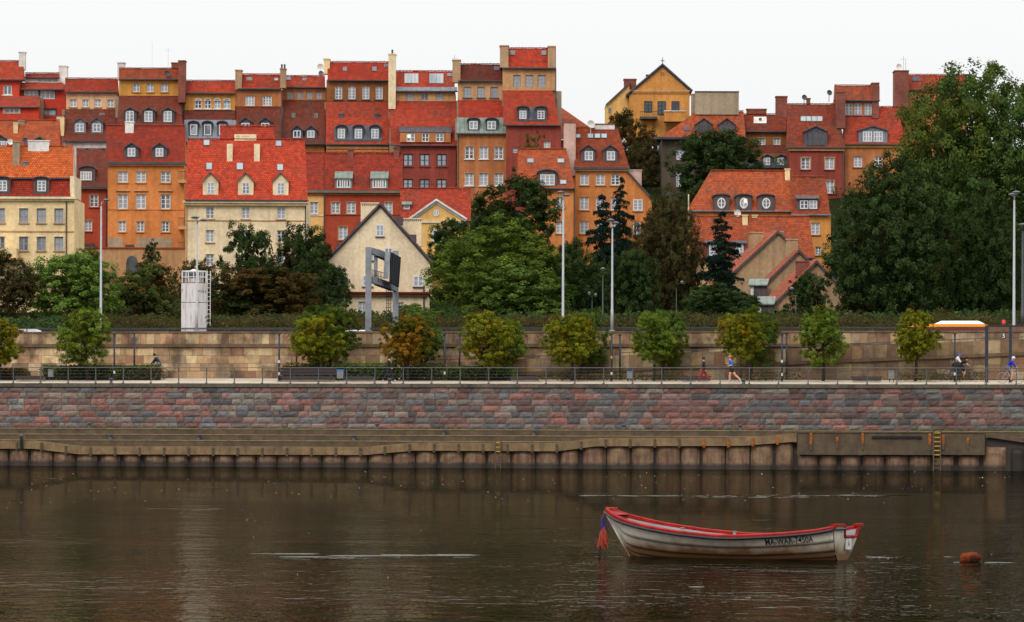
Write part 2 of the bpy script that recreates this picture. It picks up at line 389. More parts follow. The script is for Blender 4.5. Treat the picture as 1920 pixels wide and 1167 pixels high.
for r in range(7):
    x = S0 - rs.uniform(0, 0.8)
    while x < S1:
        wd = rs.choice((0.45, 0.6, 0.75, 0.9, 1.05, 1.15)) * rs.uniform(0.85, 1.15); x1 = x + wd
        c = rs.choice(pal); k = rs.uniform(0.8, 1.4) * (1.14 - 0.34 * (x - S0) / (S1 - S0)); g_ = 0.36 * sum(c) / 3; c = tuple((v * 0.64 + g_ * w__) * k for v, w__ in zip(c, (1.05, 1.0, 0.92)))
        seed = rs.random()
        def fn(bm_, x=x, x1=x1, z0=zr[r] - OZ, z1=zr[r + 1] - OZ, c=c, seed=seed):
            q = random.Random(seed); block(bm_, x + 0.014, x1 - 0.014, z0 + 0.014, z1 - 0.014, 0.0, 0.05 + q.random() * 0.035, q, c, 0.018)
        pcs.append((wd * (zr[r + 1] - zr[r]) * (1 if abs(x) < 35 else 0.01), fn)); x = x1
bk = MB(); bk.box(S0 - 60, S1 + 60, 0.02, 0.6, -3.6, ZTOP - OZ - 0.26, skip='k')
bk.build('mortar', plain('mortar_joint', (0.20, 0.175, 0.155), 0.95), wall)
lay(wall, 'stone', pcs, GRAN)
COPE = vcol('coping_stone', stain=(0.03, 0.028, 0.024))
cp = []; x = S0
while x < S1:
    wd = 1.2 * rs.uniform(0.9, 1.1); k = rs.uniform(0.6, 0.85); c = tuple(v * k for v in lin(108, 98, 86)); seed = rs.random()
    def fn(bm_, x=x, x1=x + wd, c=c, z0=zr[7] - OZ, z1=ZTOP - OZ):
        bm_.box(x + 0.008, x1 - 0.008, -0.14, 0.5, z0 + 0.008, z1, col=c)
    cp.append((wd, fn)); x += wd
lay(wall, 'coping_slab', cp, COPE)
# promenade paving, pale strip rising gently to the back
m = NM('pale_paving'); m.set(Roughness=0.85); v = m.wcoord(); g = m.noise(v, 1.2, 4)
m.color(m.mix(m.ramp(g, 0.3, 0.7), lin(150, 138, 120), lin(184, 170, 150))); PAVE = m.mat
pb = MB((0, QD, 0))
pb.poly([qworld(-420, 0.5, zprom(0.5) - 0.05), qworld(420, 0.5, zprom(0.5) - 0.05), qworld(420, 10.4, zprom(10.4)), qworld(-420, 10.4, zprom(10.4))])
tag(pb.build('promenade_pavement', PAVE), kind='structure')
# terrace steps
CONC = NM('weathered_concrete'); CONC.set(Roughness=0.9); v = CONC.wcoord(); g = CONC.noise(v, 1.4, 5, 0.65); s_ = CONC.noise(CONC.wcoord((1.8, 1.8, 0.35)), 1.2, 5, 0.6)
x = CONC.mix(CONC.ramp(g, 0.3, 0.7), lin(62, 51, 39), lin(96, 79, 58)); x = CONC.mix(CONC.ramp(s_, 0.48, 0.72, (0,) * 3, (0.75,) * 3), x, (0.045, 0.036, 0.026))
CONC.color(x); CONC.bump(CONC.noise(v, 9, 4), 0.3, 0.02); CONC = CONC.mat
NOSE = plain('worn_nosing', lin(128, 112, 86), 0.9, ns=2.5, var=0.35)
st = qempty('terrace_steps', 0, -1.2, 0, 'three long concrete terrace steps at the foot of the granite wall', 'steps')
zs_ = [Q(480, y, -1.2)[1] for y in (804.2, 815, 825.8)] + [Q(480, 840, -2.2)[1]]
for k, t in enumerate((-0.95, -1.55, -2.15)):
    x = S0 - 3; jj = random.Random(k)
    while x < S1 + 3:
        x1 = x + 9.2 + jj.uniform(-0.6, 0.6)
        sb = MB(); sb.box(x + 0.006, x1 - 0.006, t + 1.2, t + 1.2 + (0.95 if k == 0 else 0.62), -2.0, zs_[k] - 0.05); o = sb.build('step', CONC, st); sb = MB(); sb.box(x + 0.006, x1 - 0.006, t + 1.17, t + 1.2 + (0.95 if k == 0 else 0.62), zs_[k] - 0.048, zs_[k]); sb.build('nosing', NOSE, st)
        x = x1
sb = MB(); sb.box(S0 - 80, S1 + 80, -0.94, -0.6, -2, 1.0); sb.build('step_footing', CONC, st)
# undulating edge beam with brackets, sheet piles below
BT = -2.75
EDGE = [(-60, 826.5), (62, 826.5), (148, 836.8), (684, 838), (775, 829.8), (1045, 830.8), (1118, 821.5), (1392, 820.5), (1494, 812.5)]
def edge_y(px):
    for (a, ya), (b_, yb) in zip(EDGE, EDGE[1:]):
        if px <= b_: return ya + (yb - ya) * (px - a) / (b_ - a)
    return EDGE[-1][1]
beam = qempty('edge_beam', 0, BT, 1.2, 'undulating brown concrete beam along the water edge on steel brackets', 'beam')
BEAMC = NM('beam_concrete'); BEAMC.set(Roughness=0.9); v = BEAMC.wcoord(); g = BEAMC.noise(v, 1.6, 5, 0.65); s_ = BEAMC.noise(BEAMC.wcoord((2.5, 2.5, 0.5)), 1.2, 4)
x = BEAMC.mix(BEAMC.ramp(g, 0.3, 0.7), lin(98, 78, 54), lin(138, 112, 78)); x = BEAMC.mix(BEAMC.ramp(s_, 0.5, 0.75, (0,) * 3, (0.6,) * 3), x, (0.045, 0.034, 0.022)); BEAMC.color(x); BEAMC.bump(BEAMC.noise(v, 9, 4), 0.3, 0.02); BEAMC = BEAMC.mat
STEEL = plain('rusty_bracket', (0.09, 0.065, 0.04), 0.8, ns=8)
ORNG = plain('orange_bracket', lin(150, 84, 32), 0.8, ns=8, var=0.55)
px = -60.0; pxs = []
while px < 1494: pxs.append(px); px += 46.0
pxs.append(1494.0)
extra = sorted(set(pxs + [e[0] for e in EDGE if 0 < e[0] < 1490]))
for a_, b_ in zip(pxs, pxs[1:]):
    mids = [p for p in extra if a_ < p < b_]; cut = [a_] + mids + [b_]
    bb = MB((0, 0, 1.2))
    for c, d in zip(cut, cut[1:]):
        s0, z0 = Q(c, edge_y(c), BT); s1, z1 = Q(d, edge_y(d), BT)
        if c == a_: s0 += 0.006
        if d == b_: s1 -= 0.006
        th = 0.53
        fr = [(s0, 0, z0), (s1, 0, z1), (s1, 0, z1 - th), (s0, 0, z0 - th)]; bkp = [(p[0], 0.55, p[2]) for p in fr]
        bb.poly(fr[::-1]); bb.poly([fr[0], fr[1], bkp[1], bkp[0]]); bb.poly([fr[3], bkp[3], bkp[2], fr[2]]); bb.poly(bkp)
        if c == a_: bb.poly([fr[0], bkp[0], bkp[3], fr[3]])
        if d == b_: bb.poly([fr[1], fr[2], bkp[2], bkp[1]])
    bb.build('beam_segment', BEAMC, beam)
    s0, z0 = Q(a_, edge_y(a_), BT); kb = MB((0, 0, 1.2))
    kb.box(s0 - 0.075, s0 + 0.075, -0.07, 0.0 - 0.002, z0 - 0.62, z0 - 0.08); kb.box(s0 - 0.03, s0 + 0.03, -0.11, -0.068, z0 - 0.2, z0 - 0.14); kb.box(s0 - 0.03, s0 + 0.03, -0.11, -0.068, z0 - 0.5, z0 - 0.44)
    kb.build('bracket', ORNG if a_ > 1280 else STEEL, beam)
# landing stage panels at the right
land = qempty('landing_stage', Q(1670, 830, BT)[0], BT - 0.1, 1.2, 'tall concrete landing stage face with orange brackets beside the yellow ladder', 'landing stage')
LX = land.location
def lq(px, py, dt=0.0):
    s, z = Q(px, py, BT - 0.1 + dt); return s - Q(1670, 830, BT)[0], z - 1.2
for a_, b_ in ((1495, 1618), (1618, 1757), (1757, 1846)):
    s0, zt = lq(a_, 812); s1, zb = lq(b_, 853.5); lb_ = MB(); lb_.box(s0 + 0.006, s1 - 0.006, 0, 0.7, zb, zt); lb_.box(s0 + 0.006, s1 - 0.006, -0.05, 0.7, zt + 0.002, zt + 0.05); lb_.build('concrete_panel', CONC, land)
for bx, y0, y1 in ((1521, 812, 834), (1570, 819, 830), (1618, 812, 833), (1743.5, 813, 834), (1769, 815, 833), (1815, 820, 832)):
    s0, zt = lq(bx, y0); _, zb = lq(bx, y1); lb_ = MB(); lb_.box(s0 - 0.08, s0 + 0.08, -0.09, -0.052, zb, zt); lb_.box(s0 - 0.03, s0 + 0.03, -0.14, -0.088, zb + 0.08, zb + 0.14); lb_.box(s0 - 0.03, s0 + 0.03, -0.14, -0.088, zt - 0.2, zt - 0.14); lb_.build('bracket', ORNG, land)
    lb_ = MB(); lb_.box(s0 - 0.05, s0 + 0.05, -0.07, -0.002, zb - 0.36, zb - 0.01); lb_.build('strap', STEEL, land)
s0, zt = lq(1634, 817.5); s1, zb = lq(1729, 822.5); lb_ = MB()
for k in range(9):
    u0 = s0 + (s1 - s0) * k / 9; lb_.box(u0 + 0.02, u0 + (s1 - s0) / 9 - 0.02, -0.10, -0.002, zb + 0.02 * (k % 2), zt)
lb_.build('rubber_fender', plain('black_rubber', (0.015, 0.014, 0.014), 0.8), land)
# ramp edge going down at the far right
s0, z0 = Q(1850, 811.5, -2.55); s1, z1 = Q(1990, 832, -2.55); rp = qempty('ramp_edge', s0, -2.55, z0, 'pale sloping concrete ramp edge at the right end of the quay', 'ramp')
b_ = MB(); n_ = 6
for k in range(n_):
    u0, u1 = k / n_, (k + 1) / n_; xa, xb = (s1 - s0) * u0, (s1 - s0) * u1; za, zb = (z1 - z0) * u0, (z1 - z0) * u1
    b_ = MB(); fr = [(xa + .005, 0, za), (xb - .005, 0, zb), (xb - .005, 0, zb - 0.28), (xa + .005, 0, za - 0.28)]; bb_ = [(p[0], 0.45, p[2]) for p in fr]
    b_.poly(fr[::-1]); b_.poly([fr[0], fr[1], bb_[1], bb_[0]]); b_.poly([fr[3], bb_[3], bb_[2], fr[2]]); b_.build('ramp_slab', CONC, rp)
b_ = MB(); b_.box(-0.15, 8, 0.28, 0.38, -3.6, -0.3); b_.build('ramp_void_panel', plain('void_shade_concrete', (0.035, 0.028, 0.022), 0.7), rp)  # dark panel added to paint the shaded void below the ramp
# sheet piles
m = NM('pile_wall'); m.set(Roughness=0.75); v = m.wcoord(); g = m.noise(v, 1.7, 5, 0.65); s2 = m.noise(m.wcoord((3, 3, 0.5)), 1.0, 4)
x = m.mix(m.ramp(g, 0.35, 0.65), lin(100, 76, 56), lin(140, 112, 84)); x = m.mix(m.ramp(s2, 0.42, 0.66, (0,) * 3, (0.8,) * 3), x, lin(76, 42, 30))
sz = m.n('ShaderNodeSeparateXYZ'); m.l(v, sz.inputs[0]); zz = m.n('ShaderNodeMath', operation='ADD'); m.l(sz.outputs[2], zz.inputs[0])
nz = m.n('ShaderNodeMath', operation='MULTIPLY'); m.l(g, nz.inputs[0]); nz.inputs[1].default_value = -0.5; m.l(nz.outputs[0], zz.inputs[1])
x = m.mix(m.ramp(zz.outputs[0], -0.22, 0.18, (0.9,) * 3, (0, 0, 0)), x, (0.02, 0.016, 0.012)); m.color(x); m.bump(m.noise(v, 5, 5, 0.7), 0.6, 0.05); PILE = m.mat
DARKP = plain('pile_gap_shade', (0.018, 0.014, 0.012), 0.6)  # near-black colour paints the shade of pile gaps and the right-end void
pw = qempty('pile_wall', 0, BT + 0.1, 0, 'rust stained sheet pile wall standing in the water below the beam', 'wall')
b_ = MB(); b_.box(S0 - 80, S1 + 80, 0.42, 0.6, -2.2, 1.05); b_.build('back_plate', DARKP, pw)
px = -30.0; rs = random.Random(5)
PE = []
while px < 1960:
    wd = rs.choice((41, 44, 46, 40)) * (0.97 + 0.00003 * px); gap = rs.choice((3, 3, 4, 6, 9)); PE.append((px, px + wd - gap)); px += wd
for a_, b__ in PE:
    s0 = Q(a_, 860, BT)[0]; s1 = Q(b__, 860, BT)[0]; pb_ = MB(); prev = None; n = 7; off = 0.06 if a_ < 1846 else 0.22
    mid_ = (a_ + b__) / 2; ptop = (Q(mid_, edge_y(mid_), BT)[1] - 0.45) if mid_ < 1494 else 1.02 if mid_ < 1846 else 1.5
    for k in range(n + 1):
        u = k / n; xx = s0 + (s1 - s0) * u; bul = (1 - abs(2 * u - 1) ** 3.0)
        col_ = [(xx, 0.30 - 0.30 * bul + off, -0.9), (xx, 0.30 - 0.30 * bul + off, ptop - 0.4), (xx, 0.30 - 0.24 * bul + off, ptop - 0.16), (xx, 0.34 + off, ptop)]
        if prev:
            for r in range(3): pb_.poly([prev[r], col_[r], col_[r + 1], prev[r + 1]])
        prev = col_
    pb_.build('sheet_pile', PILE if a_ < 1846 else DARKP, pw, True)  # right-end piles coloured dark to read as a shaded void
# ladders
YEL = plain('yellow_rung', lin(176, 136, 40), 0.6, ns=9, var=0.4); DGREY = plain('dark_steel', (0.03, 0.032, 0.036), 0.5, spec=0.5)
def ladder(px, y0, y1, wpx, n, ny, label):
    s0, zt = Q(px, y0, BT - 0.3); _, zb = Q(px, y1, BT - 0.3); e = qempty('ladder', s0, BT - 0.3, zb, label, 'ladder', 'quay ladders')
    hw = wpx * 0.017
    for sg in (-1, 1):
        b_ = MB(); b_.box(sg * hw - 0.035, sg * hw + 0.035, 0, 0.07, -0.3, zt - zb); b_.box(sg * hw - 0.035, sg * hw + 0.035, 0.07, 0.3, zt - zb - 0.08, zt - zb); b_.build('stile', STEEL, e)
    for k in range(n):
        z = (zt - zb) * (k + 0.5) / n; b_ = MB(); b_.box(-hw + 0.036, hw - 0.036, 0.015, 0.055, z - 0.03, z + 0.03); b_.build('rung', YEL if k >= n - ny else STEEL, e)
ladder(933.5, 826, 876, 10, 6, 3, 'narrow ladder with three yellow rungs on the low middle quay edge')
ladder(1757, 808, 882, 13, 9, 6, 'tall ladder with yellow top rungs on the concrete landing stage')
# mooring bollards
BOLL = plain('grey_bollard', (0.075, 0.082, 0.09), 0.55)
BL = MB(); BL.lathe([(0.13, 0), (0.11, 0.05), (0.10, 0.22), (0.16, 0.27), (0.17, 0.33), (0.10, 0.36)], 10); blm = BL.mesh('bollard_body', BOLL, True)
BL = MB(); BL.lathe([(0.2, 0.0), (0.2, 0.025), (0.14, 0.03)], 10); bls = BL.mesh('bollard_base', STEEL)
def bollard(px, zi, t, label, k=1.0):
    s, _ = Q(px, 820, t); z = zs_[zi] if zi is not None else ZTOP
    e = qempty('mooring_bollard', s, t, z, label, 'bollard', 'mooring bollards on the quay')
    for n_, me, dz in (('base_plate', bls, 0), ('bollard_body', blm, 0.02)):
        o = bpy.data.objects.new(n_, me); COL.objects.link(o); o.parent = e; o.location = (0, 0, dz); o.scale = (k, k, k)
for i, (px, zi, t, lab) in enumerate(((168, 0, -0.5, 'grey bollard on the top step near the left edge of the picture'), (207, 2, -1.85, 'leftmost grey bollard on the lowest step'), (372, 2, -1.85, 'second grey bollard from the left on the lowest step'),
        (663, 2, -1.85, 'third grey bollard from the left on the lowest step, where the beam starts rising'), (707, 0, -0.5, 'grey bollard against the granite wall on the top step, left of centre'), (832, 1, -1.25, 'lone grey bollard on the middle step left of the narrow ladder'),
        (1001, 1, -1.25, 'grey bollard on the middle step right of the narrow ladder'), (1170, 0, -0.7, 'grey bollard on the top step right of centre, over the raised beam'), (1388, 0, -0.7, 'rightmost grey bollard on the top step before the landing stage'))):
    bollard(px, zi, t, lab)
s, z = Q(41, 841, BT); e = qempty('mooring_post', s, BT - 0.12, z - 0.1, 'tall grey mooring post fixed to the edge beam at the far left', 'post')
b_ = MB(); b_.lathe([(0.09, 0), (0.09, 0.8), (0.15, 0.84), (0.15, 0.98), (0.1, 1.0)], 10); b_.build('post_shaft', BOLL, e, True); b_ = MB(); b_.box(-0.14, 0.14, 0.06, 0.11, 0.15, 0.7); b_.build('mounting_plate', STEEL, e)

# ------------------------------------------------------------------ upper retaining wall and ramp wall
RT = 10.4
LIME = vcol('limestone_ashlar', g0=0.7, g1=1.2, ns=4.0, bump=0.3, stain=lin(74, 58, 48), sscale=(0.5, 0.5, 0.42), slo=0.46, shi=0.64)
rs = random.Random(21)
lpal = [lin(196, 164, 124), lin(206, 178, 138), lin(176, 144, 110), lin(188, 150, 112), lin(160, 132, 104), lin(214, 188, 148), lin(170, 128, 100), lin(184, 160, 130)]
def zq(y, t, px=960): return Q(px, y, t)[1]
rw = qempty('retaining_wall', 0, RT, zq(712, RT), 'pale limestone retaining wall carrying the road above the promenade', 'wall')
OZ2 = zq(712, RT); RTOP = zq(621.0, RT)
b_ = MB(); b_.box(S0 - 70, S1 + 70, 0.05, 0.7, -0.6, RTOP - OZ2 - 0.05); b_.build('wall_core', plain('wall_core_mortar', (0.11, 0.09, 0.07), 0.95), rw)
rows = [(697, 713), (682, 697), (667, 682), (651.5, 667)]
ashl = []
for r, (ya, yb) in enumerate(rows):
    x = S0 - 2 - rs.random()
    while x < S1 + 2.5:
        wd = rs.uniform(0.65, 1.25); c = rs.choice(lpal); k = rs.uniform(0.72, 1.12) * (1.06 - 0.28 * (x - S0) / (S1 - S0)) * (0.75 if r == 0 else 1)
        c = tuple(v * k for v in c); dp = rs.uniform(0.0, 0.03)
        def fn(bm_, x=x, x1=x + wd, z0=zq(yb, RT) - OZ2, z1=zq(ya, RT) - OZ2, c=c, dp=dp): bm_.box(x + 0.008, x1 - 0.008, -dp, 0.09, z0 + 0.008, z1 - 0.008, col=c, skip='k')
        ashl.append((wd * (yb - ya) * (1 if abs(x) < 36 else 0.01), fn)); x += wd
x = S0 - 2
while x < S1 + 2.5:
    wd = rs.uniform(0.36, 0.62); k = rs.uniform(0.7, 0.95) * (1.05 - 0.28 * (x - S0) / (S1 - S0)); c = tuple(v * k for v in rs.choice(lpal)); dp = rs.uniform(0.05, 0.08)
    def fn(bm_, x=x, x1=x + wd, c=c, dp=dp, z0=zq(645, RT) - OZ2): bm_.box(x + 0.007, x1 - 0.007, -dp, 0.12, z0, RTOP - OZ2 - 0.13, col=c, skip='k')
    ashl.append((wd * 23, fn)); x += wd
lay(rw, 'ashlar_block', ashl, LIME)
x = S0 - 2; led = []
while x < S1 + 2.5:
    wd = rs.uniform(1.5, 2.1); k = rs.uniform(0.35, 0.5); c = tuple(v * k for v in lpal[4])
    def fn(bm_, x=x, x1=x + wd, c=c): bm_.box(x + 0.006, x1 - 0.006, -0.16, 0.1, zq(651, RT) - OZ2, zq(645.3, RT) - OZ2, col=c); 
    led.append((wd, fn)); k = rs.uniform(0.4, 0.55); c2 = tuple(v * k for v in lpal[4])
    def fn2(bm_, x=x, x1=x + wd, c=c2): bm_.box(x + 0.006, x1 - 0.006, -0.12, 0.5, RTOP - OZ2 - 0.128, RTOP - OZ2, col=c)
    led.append((wd, fn2)); x += wd
lay(rw, 'ledge_stone', led, LIME)
# guard rail of the road
gr = qempty('guard_rail', 0, 10.75, RTOP, 'dark horizontal guard rail along the edge of the road', 'guard rail')
b_ = MB(); zt_ = zq(615.0, 10.75) - RTOP; b_.box(S0 - 40, S1 + 40, -0.03, 0.03, zt_ - 0.05, zt_ + 0.03); b_.build('rail', DGREY, gr)
b_ = MB(); b_.box(S0 - 40, S1 + 40, -0.02, 0.02, zt_ * 0.5 - 0.02, zt_ * 0.5 + 0.02); b_.build('rail', DGREY, gr)
pmesh = MB(); pmesh.box(-0.03, 0.03, -0.029, 0.029, -0.3, zt_ - 0.052); pm = pmesh.mesh('rail_post', DGREY)
for i in range(-19, 20):
    o = bpy.data.objects.new('rail_post', pm); COL.objects.link(o); o.parent = gr; o.location = (i * 2.0, 0, 0)
# ramp wall
T2 = 8.6
rampw = qempty('ramp_wall', Q(1400, 690, T2)[0], T2, zprom(T2), 'limestone ramp parapet climbing to the right in front of the retaining wall', 'wall')
SX2, OZ3 = Q(1400, 690, T2)[0], zprom(T2)
def rtop(px): return 681 + (636.5 - 681) * (px - 800) / (1920 - 800)
def rpt(px, y): s, z = Q(px, y, T2); return s - SX2, z - OZ3
px = 792.0; pcs = []; bands = []; low = []
while px < 1960:
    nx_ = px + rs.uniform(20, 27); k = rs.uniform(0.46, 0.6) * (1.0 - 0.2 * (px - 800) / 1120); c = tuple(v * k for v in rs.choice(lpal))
    def fn(bm_, a=px, b_=nx_, c=c):
        s0, z0 = rpt(a, rtop(a)); s1, z1 = rpt(b_, rtop(b_)); _, y0 = rpt(a, rtop(a) + 24); _, y1 = rpt(b_, rtop(b_) + 24)
        s0 += .008; s1 -= .008
        fr = [(s0, 0, y0), (s1, 0, y1), (s1, 0, z1), (s0, 0, z0)]; bp = [(p[0], 0.3, p[2]) for p in fr]
        bm_.poly(fr, col=c); bm_.poly([fr[3], fr[2], bp[2], bp[3]], col=c); bm_.poly([fr[0], fr[3], bp[3], bp[0]], col=c); bm_.poly([fr[2], fr[1], bp[1], bp[2]], col=c)
    pcs.append((1, fn)); k = rs.uniform(0.3, 0.42); cb = tuple(v * k for v in lpal[4])
    def fb(bm_, a=px, b_=nx_, c=cb):
        s0, z0 = rpt(a, rtop(a) + 24.2); s1, z1 = rpt(b_, rtop(b_) + 24.2); th = 0.21
        s0 += .004; s1 -= .004
        fr = [(s0, -0.14, z0 - th), (s1, -0.14, z1 - th), (s1, -0.14, z1), (s0, -0.14, z0)]; bp = [(p[0], 0.2, p[2]) for p in fr]
        bm_.poly(fr, col=c); bm_.poly([fr[3], fr[2], bp[2], bp[3]], col=c); bm_.poly([fr[1], fr[0], bp[0], bp[1]], col=c)
    bands.append((1, fb))
    # lower ashlar in two or three courses that follow the ground
    s0, zt0 = rpt(px, rtop(px) + 30.3); s1, zt1 = rpt(nx_, rtop(nx_) + 30.3); H_ = min(zt0, zt1)
    nr = max(1, round(H_ / 0.55)) if H_ > 0.1 else 0
    for r in range(nr):
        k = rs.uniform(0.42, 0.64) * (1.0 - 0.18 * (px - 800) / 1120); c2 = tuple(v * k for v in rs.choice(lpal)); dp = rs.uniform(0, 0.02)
        def fl(bm_, s0=s0, s1=s1, za=H_ * r / nr, zb=H_ * (r + 1) / nr, c=c2, dp=dp): bm_.box(s0 + .007, s1 - .007, 0.02 - dp, 0.3, za + 0.006, zb - 0.006, col=c, skip='k')
        low.append((1, fl))
    px = nx_
lay(rampw, 'parapet_slab', pcs, LIME); lay(rampw, 'string_course_stone', bands, LIME); lay(rampw, 'ashlar_block', low, LIME)
b_ = MB()
for a, c in ((792, 1960),):
    s0, z0 = rpt(a, rtop(a) + 3); s1, z1 = rpt(c, rtop(c) + 3)
    b_.poly([(s0, 0.06, -0.5), (s1, 0.06, -0.5), (s1, 0.06, z1), (s0, 0.06, z0)])
b_.build('wall_core', plain('ramp_core_mortar', (0.10, 0.085, 0.07), 0.95), rampw)
hr = qempty('ramp_handrail', SX2, T2 + 0.15, OZ3, 'thin dark handrail on top of the sloping ramp parapet', 'handrail')
s0, z0 = rpt(800, rtop(800) - 5); s1, z1 = rpt(1960, rtop(1960) - 5)
b_ = MB(); b_.tube([(s0, 0, z0), (s1, 0, z1)], 0.025, 5); b_.build('rail', DGREY, hr)
for k in range(0, 28):
    u = k / 27; b_ = MB(); xx = s0 + (s1 - s0) * u; zz = z0 + (z1 - z0) * u; b_.tube([(xx, 0, zz - 0.2), (xx, 0, zz - 0.03)], 0.018, 5); b_.build('rail_post', DGREY, hr)
# promenade railing on the coping
rl = qempty('promenade_railing', 0, 0.22, ZTOP, 'thin steel railing with wire infill along the promenade edge', 'railing')
RAIL = plain('railing_steel', (0.07, 0.075, 0.08), 0.45, spec=0.5)
hz = zq(690, 0.22) - ZTOP
b_ = MB(); b_.tube([(S0 - 30, 0, hz), (S1 + 30, 0, hz)], 0.028, 6); b_.build('handrail', RAIL, rl)
for k in range(1, 5):
    b_ = MB(); b_.tube([(S0 - 30, 0, hz * k / 5), (S1 + 30, 0, hz * k / 5)], 0.006, 4); b_.build('wire', RAIL, rl)
pmesh = MB(); pmesh.box(-0.028, 0.028, -0.04, 0.04, 0.0, hz - 0.02); pmesh.box(-0.09, 0.05, -0.06, 0.06, -0.0, 0.06); pm = pmesh.mesh('railing_post', RAIL)
for i in range(-19, 20):
    o = bpy.data.objects.new('railing_post', pm); COL.objects.link(o); o.parent = rl; o.location = (i * 1.88 + 0.3, 0, 0.001)
# ------------------------------------------------------------------ houses
K = 0.90
def ST(name, r, g, b, dirt=0.5): c = lin(r, g, b); g_ = 0.04 * sum(c); return stucco(name, tuple((v * 0.92 + g_ * 0.66) * K for v in c), dirt)
RK = 0.52
TILE = dict(bright=tiles('tiles_bright_red', sc(lin(230, 78, 48), RK), 0.25), orange=tiles('tiles_orange', sc(lin(246, 112, 50), RK), 0.22),
            red=tiles('tiles_red', sc(lin(212, 76, 48), RK), 0.45), old=tiles('tiles_old_red', sc(lin(180, 78, 50), RK), 0.7), dark=tiles('tiles_dark_red', sc(lin(150, 66, 48), RK), 0.6),
            rust=tiles('tiles_rust', sc(lin(210, 96, 54), RK), 0.55))
WHITE = plain('white_window_paint', sc(lin(232, 232, 230), 0.8), 0.5, var=0.08, bump=0)
DKFR = plain('dark_window_paint', (0.03, 0.035, 0.04), 0.5, bump=0)
BRFR = plain('grey_window_paint', sc(lin(170, 165, 160), 0.7), 0.6, bump=0)
GLASS = glass_mat('window_glass', (0.018, 0.024, 0.040), (0.30, 0.32, 0.38)); GLASSL = glass_mat('pale_window_glass', (0.16, 0.19, 0.22), (0.32, 0.36, 0.38))
GLASSD = glass_mat('dark_window_glass', (0.012, 0.014, 0.018), (0.05, 0.06, 0.07))
ZD = zinc('dark_zinc', (0.055, 0.06, 0.078)); ZG = zinc('grey_zinc', (0.16, 0.175, 0.21)); ZGR = zinc('green_copper', (0.15, 0.19, 0.155)); ZBR = zinc('brown_sheet', (0.085, 0.06, 0.062)); ZPL = zinc('pale_zinc', (0.30, 0.31, 0.33))
GUT = plain('gutter_metal', (0.055, 0.058, 0.065), 0.5); GUTG = plain('green_gutter', (0.09, 0.13, 0.11), 0.6)
CREAM = ST('cream_render', 240, 216, 174, 0.35); PALEY = ST('pale_yellow_render', 246, 216, 158, 0.35); ORNW = ST('orange_render', 216, 132, 62); ORN2 = ST('worn_orange_render', 192, 118, 66, 0.65)
REDW = ST('brick_red_render', 176, 70, 40); REDO = ST('red_orange_render', 206, 66, 34, 0.3); SALM = ST('salmon_render', 222, 172, 128); GOLD = ST('golden_render', 214, 148, 58); DUSK = ST('dusky_red_render', 152, 66, 52, 0.6)
BEIG = ST('beige_render', 200, 150, 100, 0.6); YELL = ST('yellow_render', 242, 190, 106, 0.35); BROWN = ST('brown_render', 148, 92, 48, 0.6); GREYW = ST('sooty_grey_render', 88, 76, 64, 0.7); OCHR = ST('ochre_render', 210, 142, 62, 0.5)
GABW = ST('ivory_render', 240, 216, 178, 0.25); STONEB = ST('stained_beige_render', 186, 150, 112, 0.7); WHT = ST('white_render', 226, 222, 216, 0.35); PINK = ST('pinkish_render', 214, 176, 160, 0.4); TAUPE = ST('taupe_render', 168, 148, 122, 0.5); DKRED = ST('deep_red_render', 200, 54, 34, 0.2)
BRK = NM('chimney_brick'); BRK.set(Roughness=0.9); vb = BRK.wcoord(); sx = BRK.n('ShaderNodeSeparateXYZ'); BRK.l(vb, sx.inputs[0]); cx_ = BRK.n('ShaderNodeCombineXYZ'); BRK.l(sx.outputs[0], cx_.inputs[0]); BRK.l(sx.outputs[2], cx_.inputs[1])
bt = BRK.n('ShaderNodeTexBrick'); BRK.l(cx_.outputs[0], bt.inputs[0]); bt.inputs['Color1'].default_value = (*sc(lin(150, 66, 50), 0.6), 1); bt.inputs['Color2'].default_value = (*sc(lin(176, 84, 60), 0.7), 1); bt.inputs['Mortar'].default_value = (0.12, 0.09, 0.075, 1)
for k_, v_ in (('Scale', 1.0), ('Brick Width', 0.26), ('Row Height', 0.1), ('Mortar Size', 0.012)): bt.inputs[k_].default_value = v_
BRK.color(BRK.mix(0.6, bt.outputs[0], BRK.ramp(BRK.noise(vb, 0.9, 4), 0.3, 0.7, (0.5,) * 3, (1.25,) * 3), 'MULTIPLY')); BRK = BRK.mat
LAMPY = NM('lit_lamp'); LAMPY.b.inputs['Emission Color'].default_value = (1, 0.62, 0.2, 1); LAMPY.b.inputs['Emission Strength'].default_value = 1.6; LAMPY = LAMPY.mat

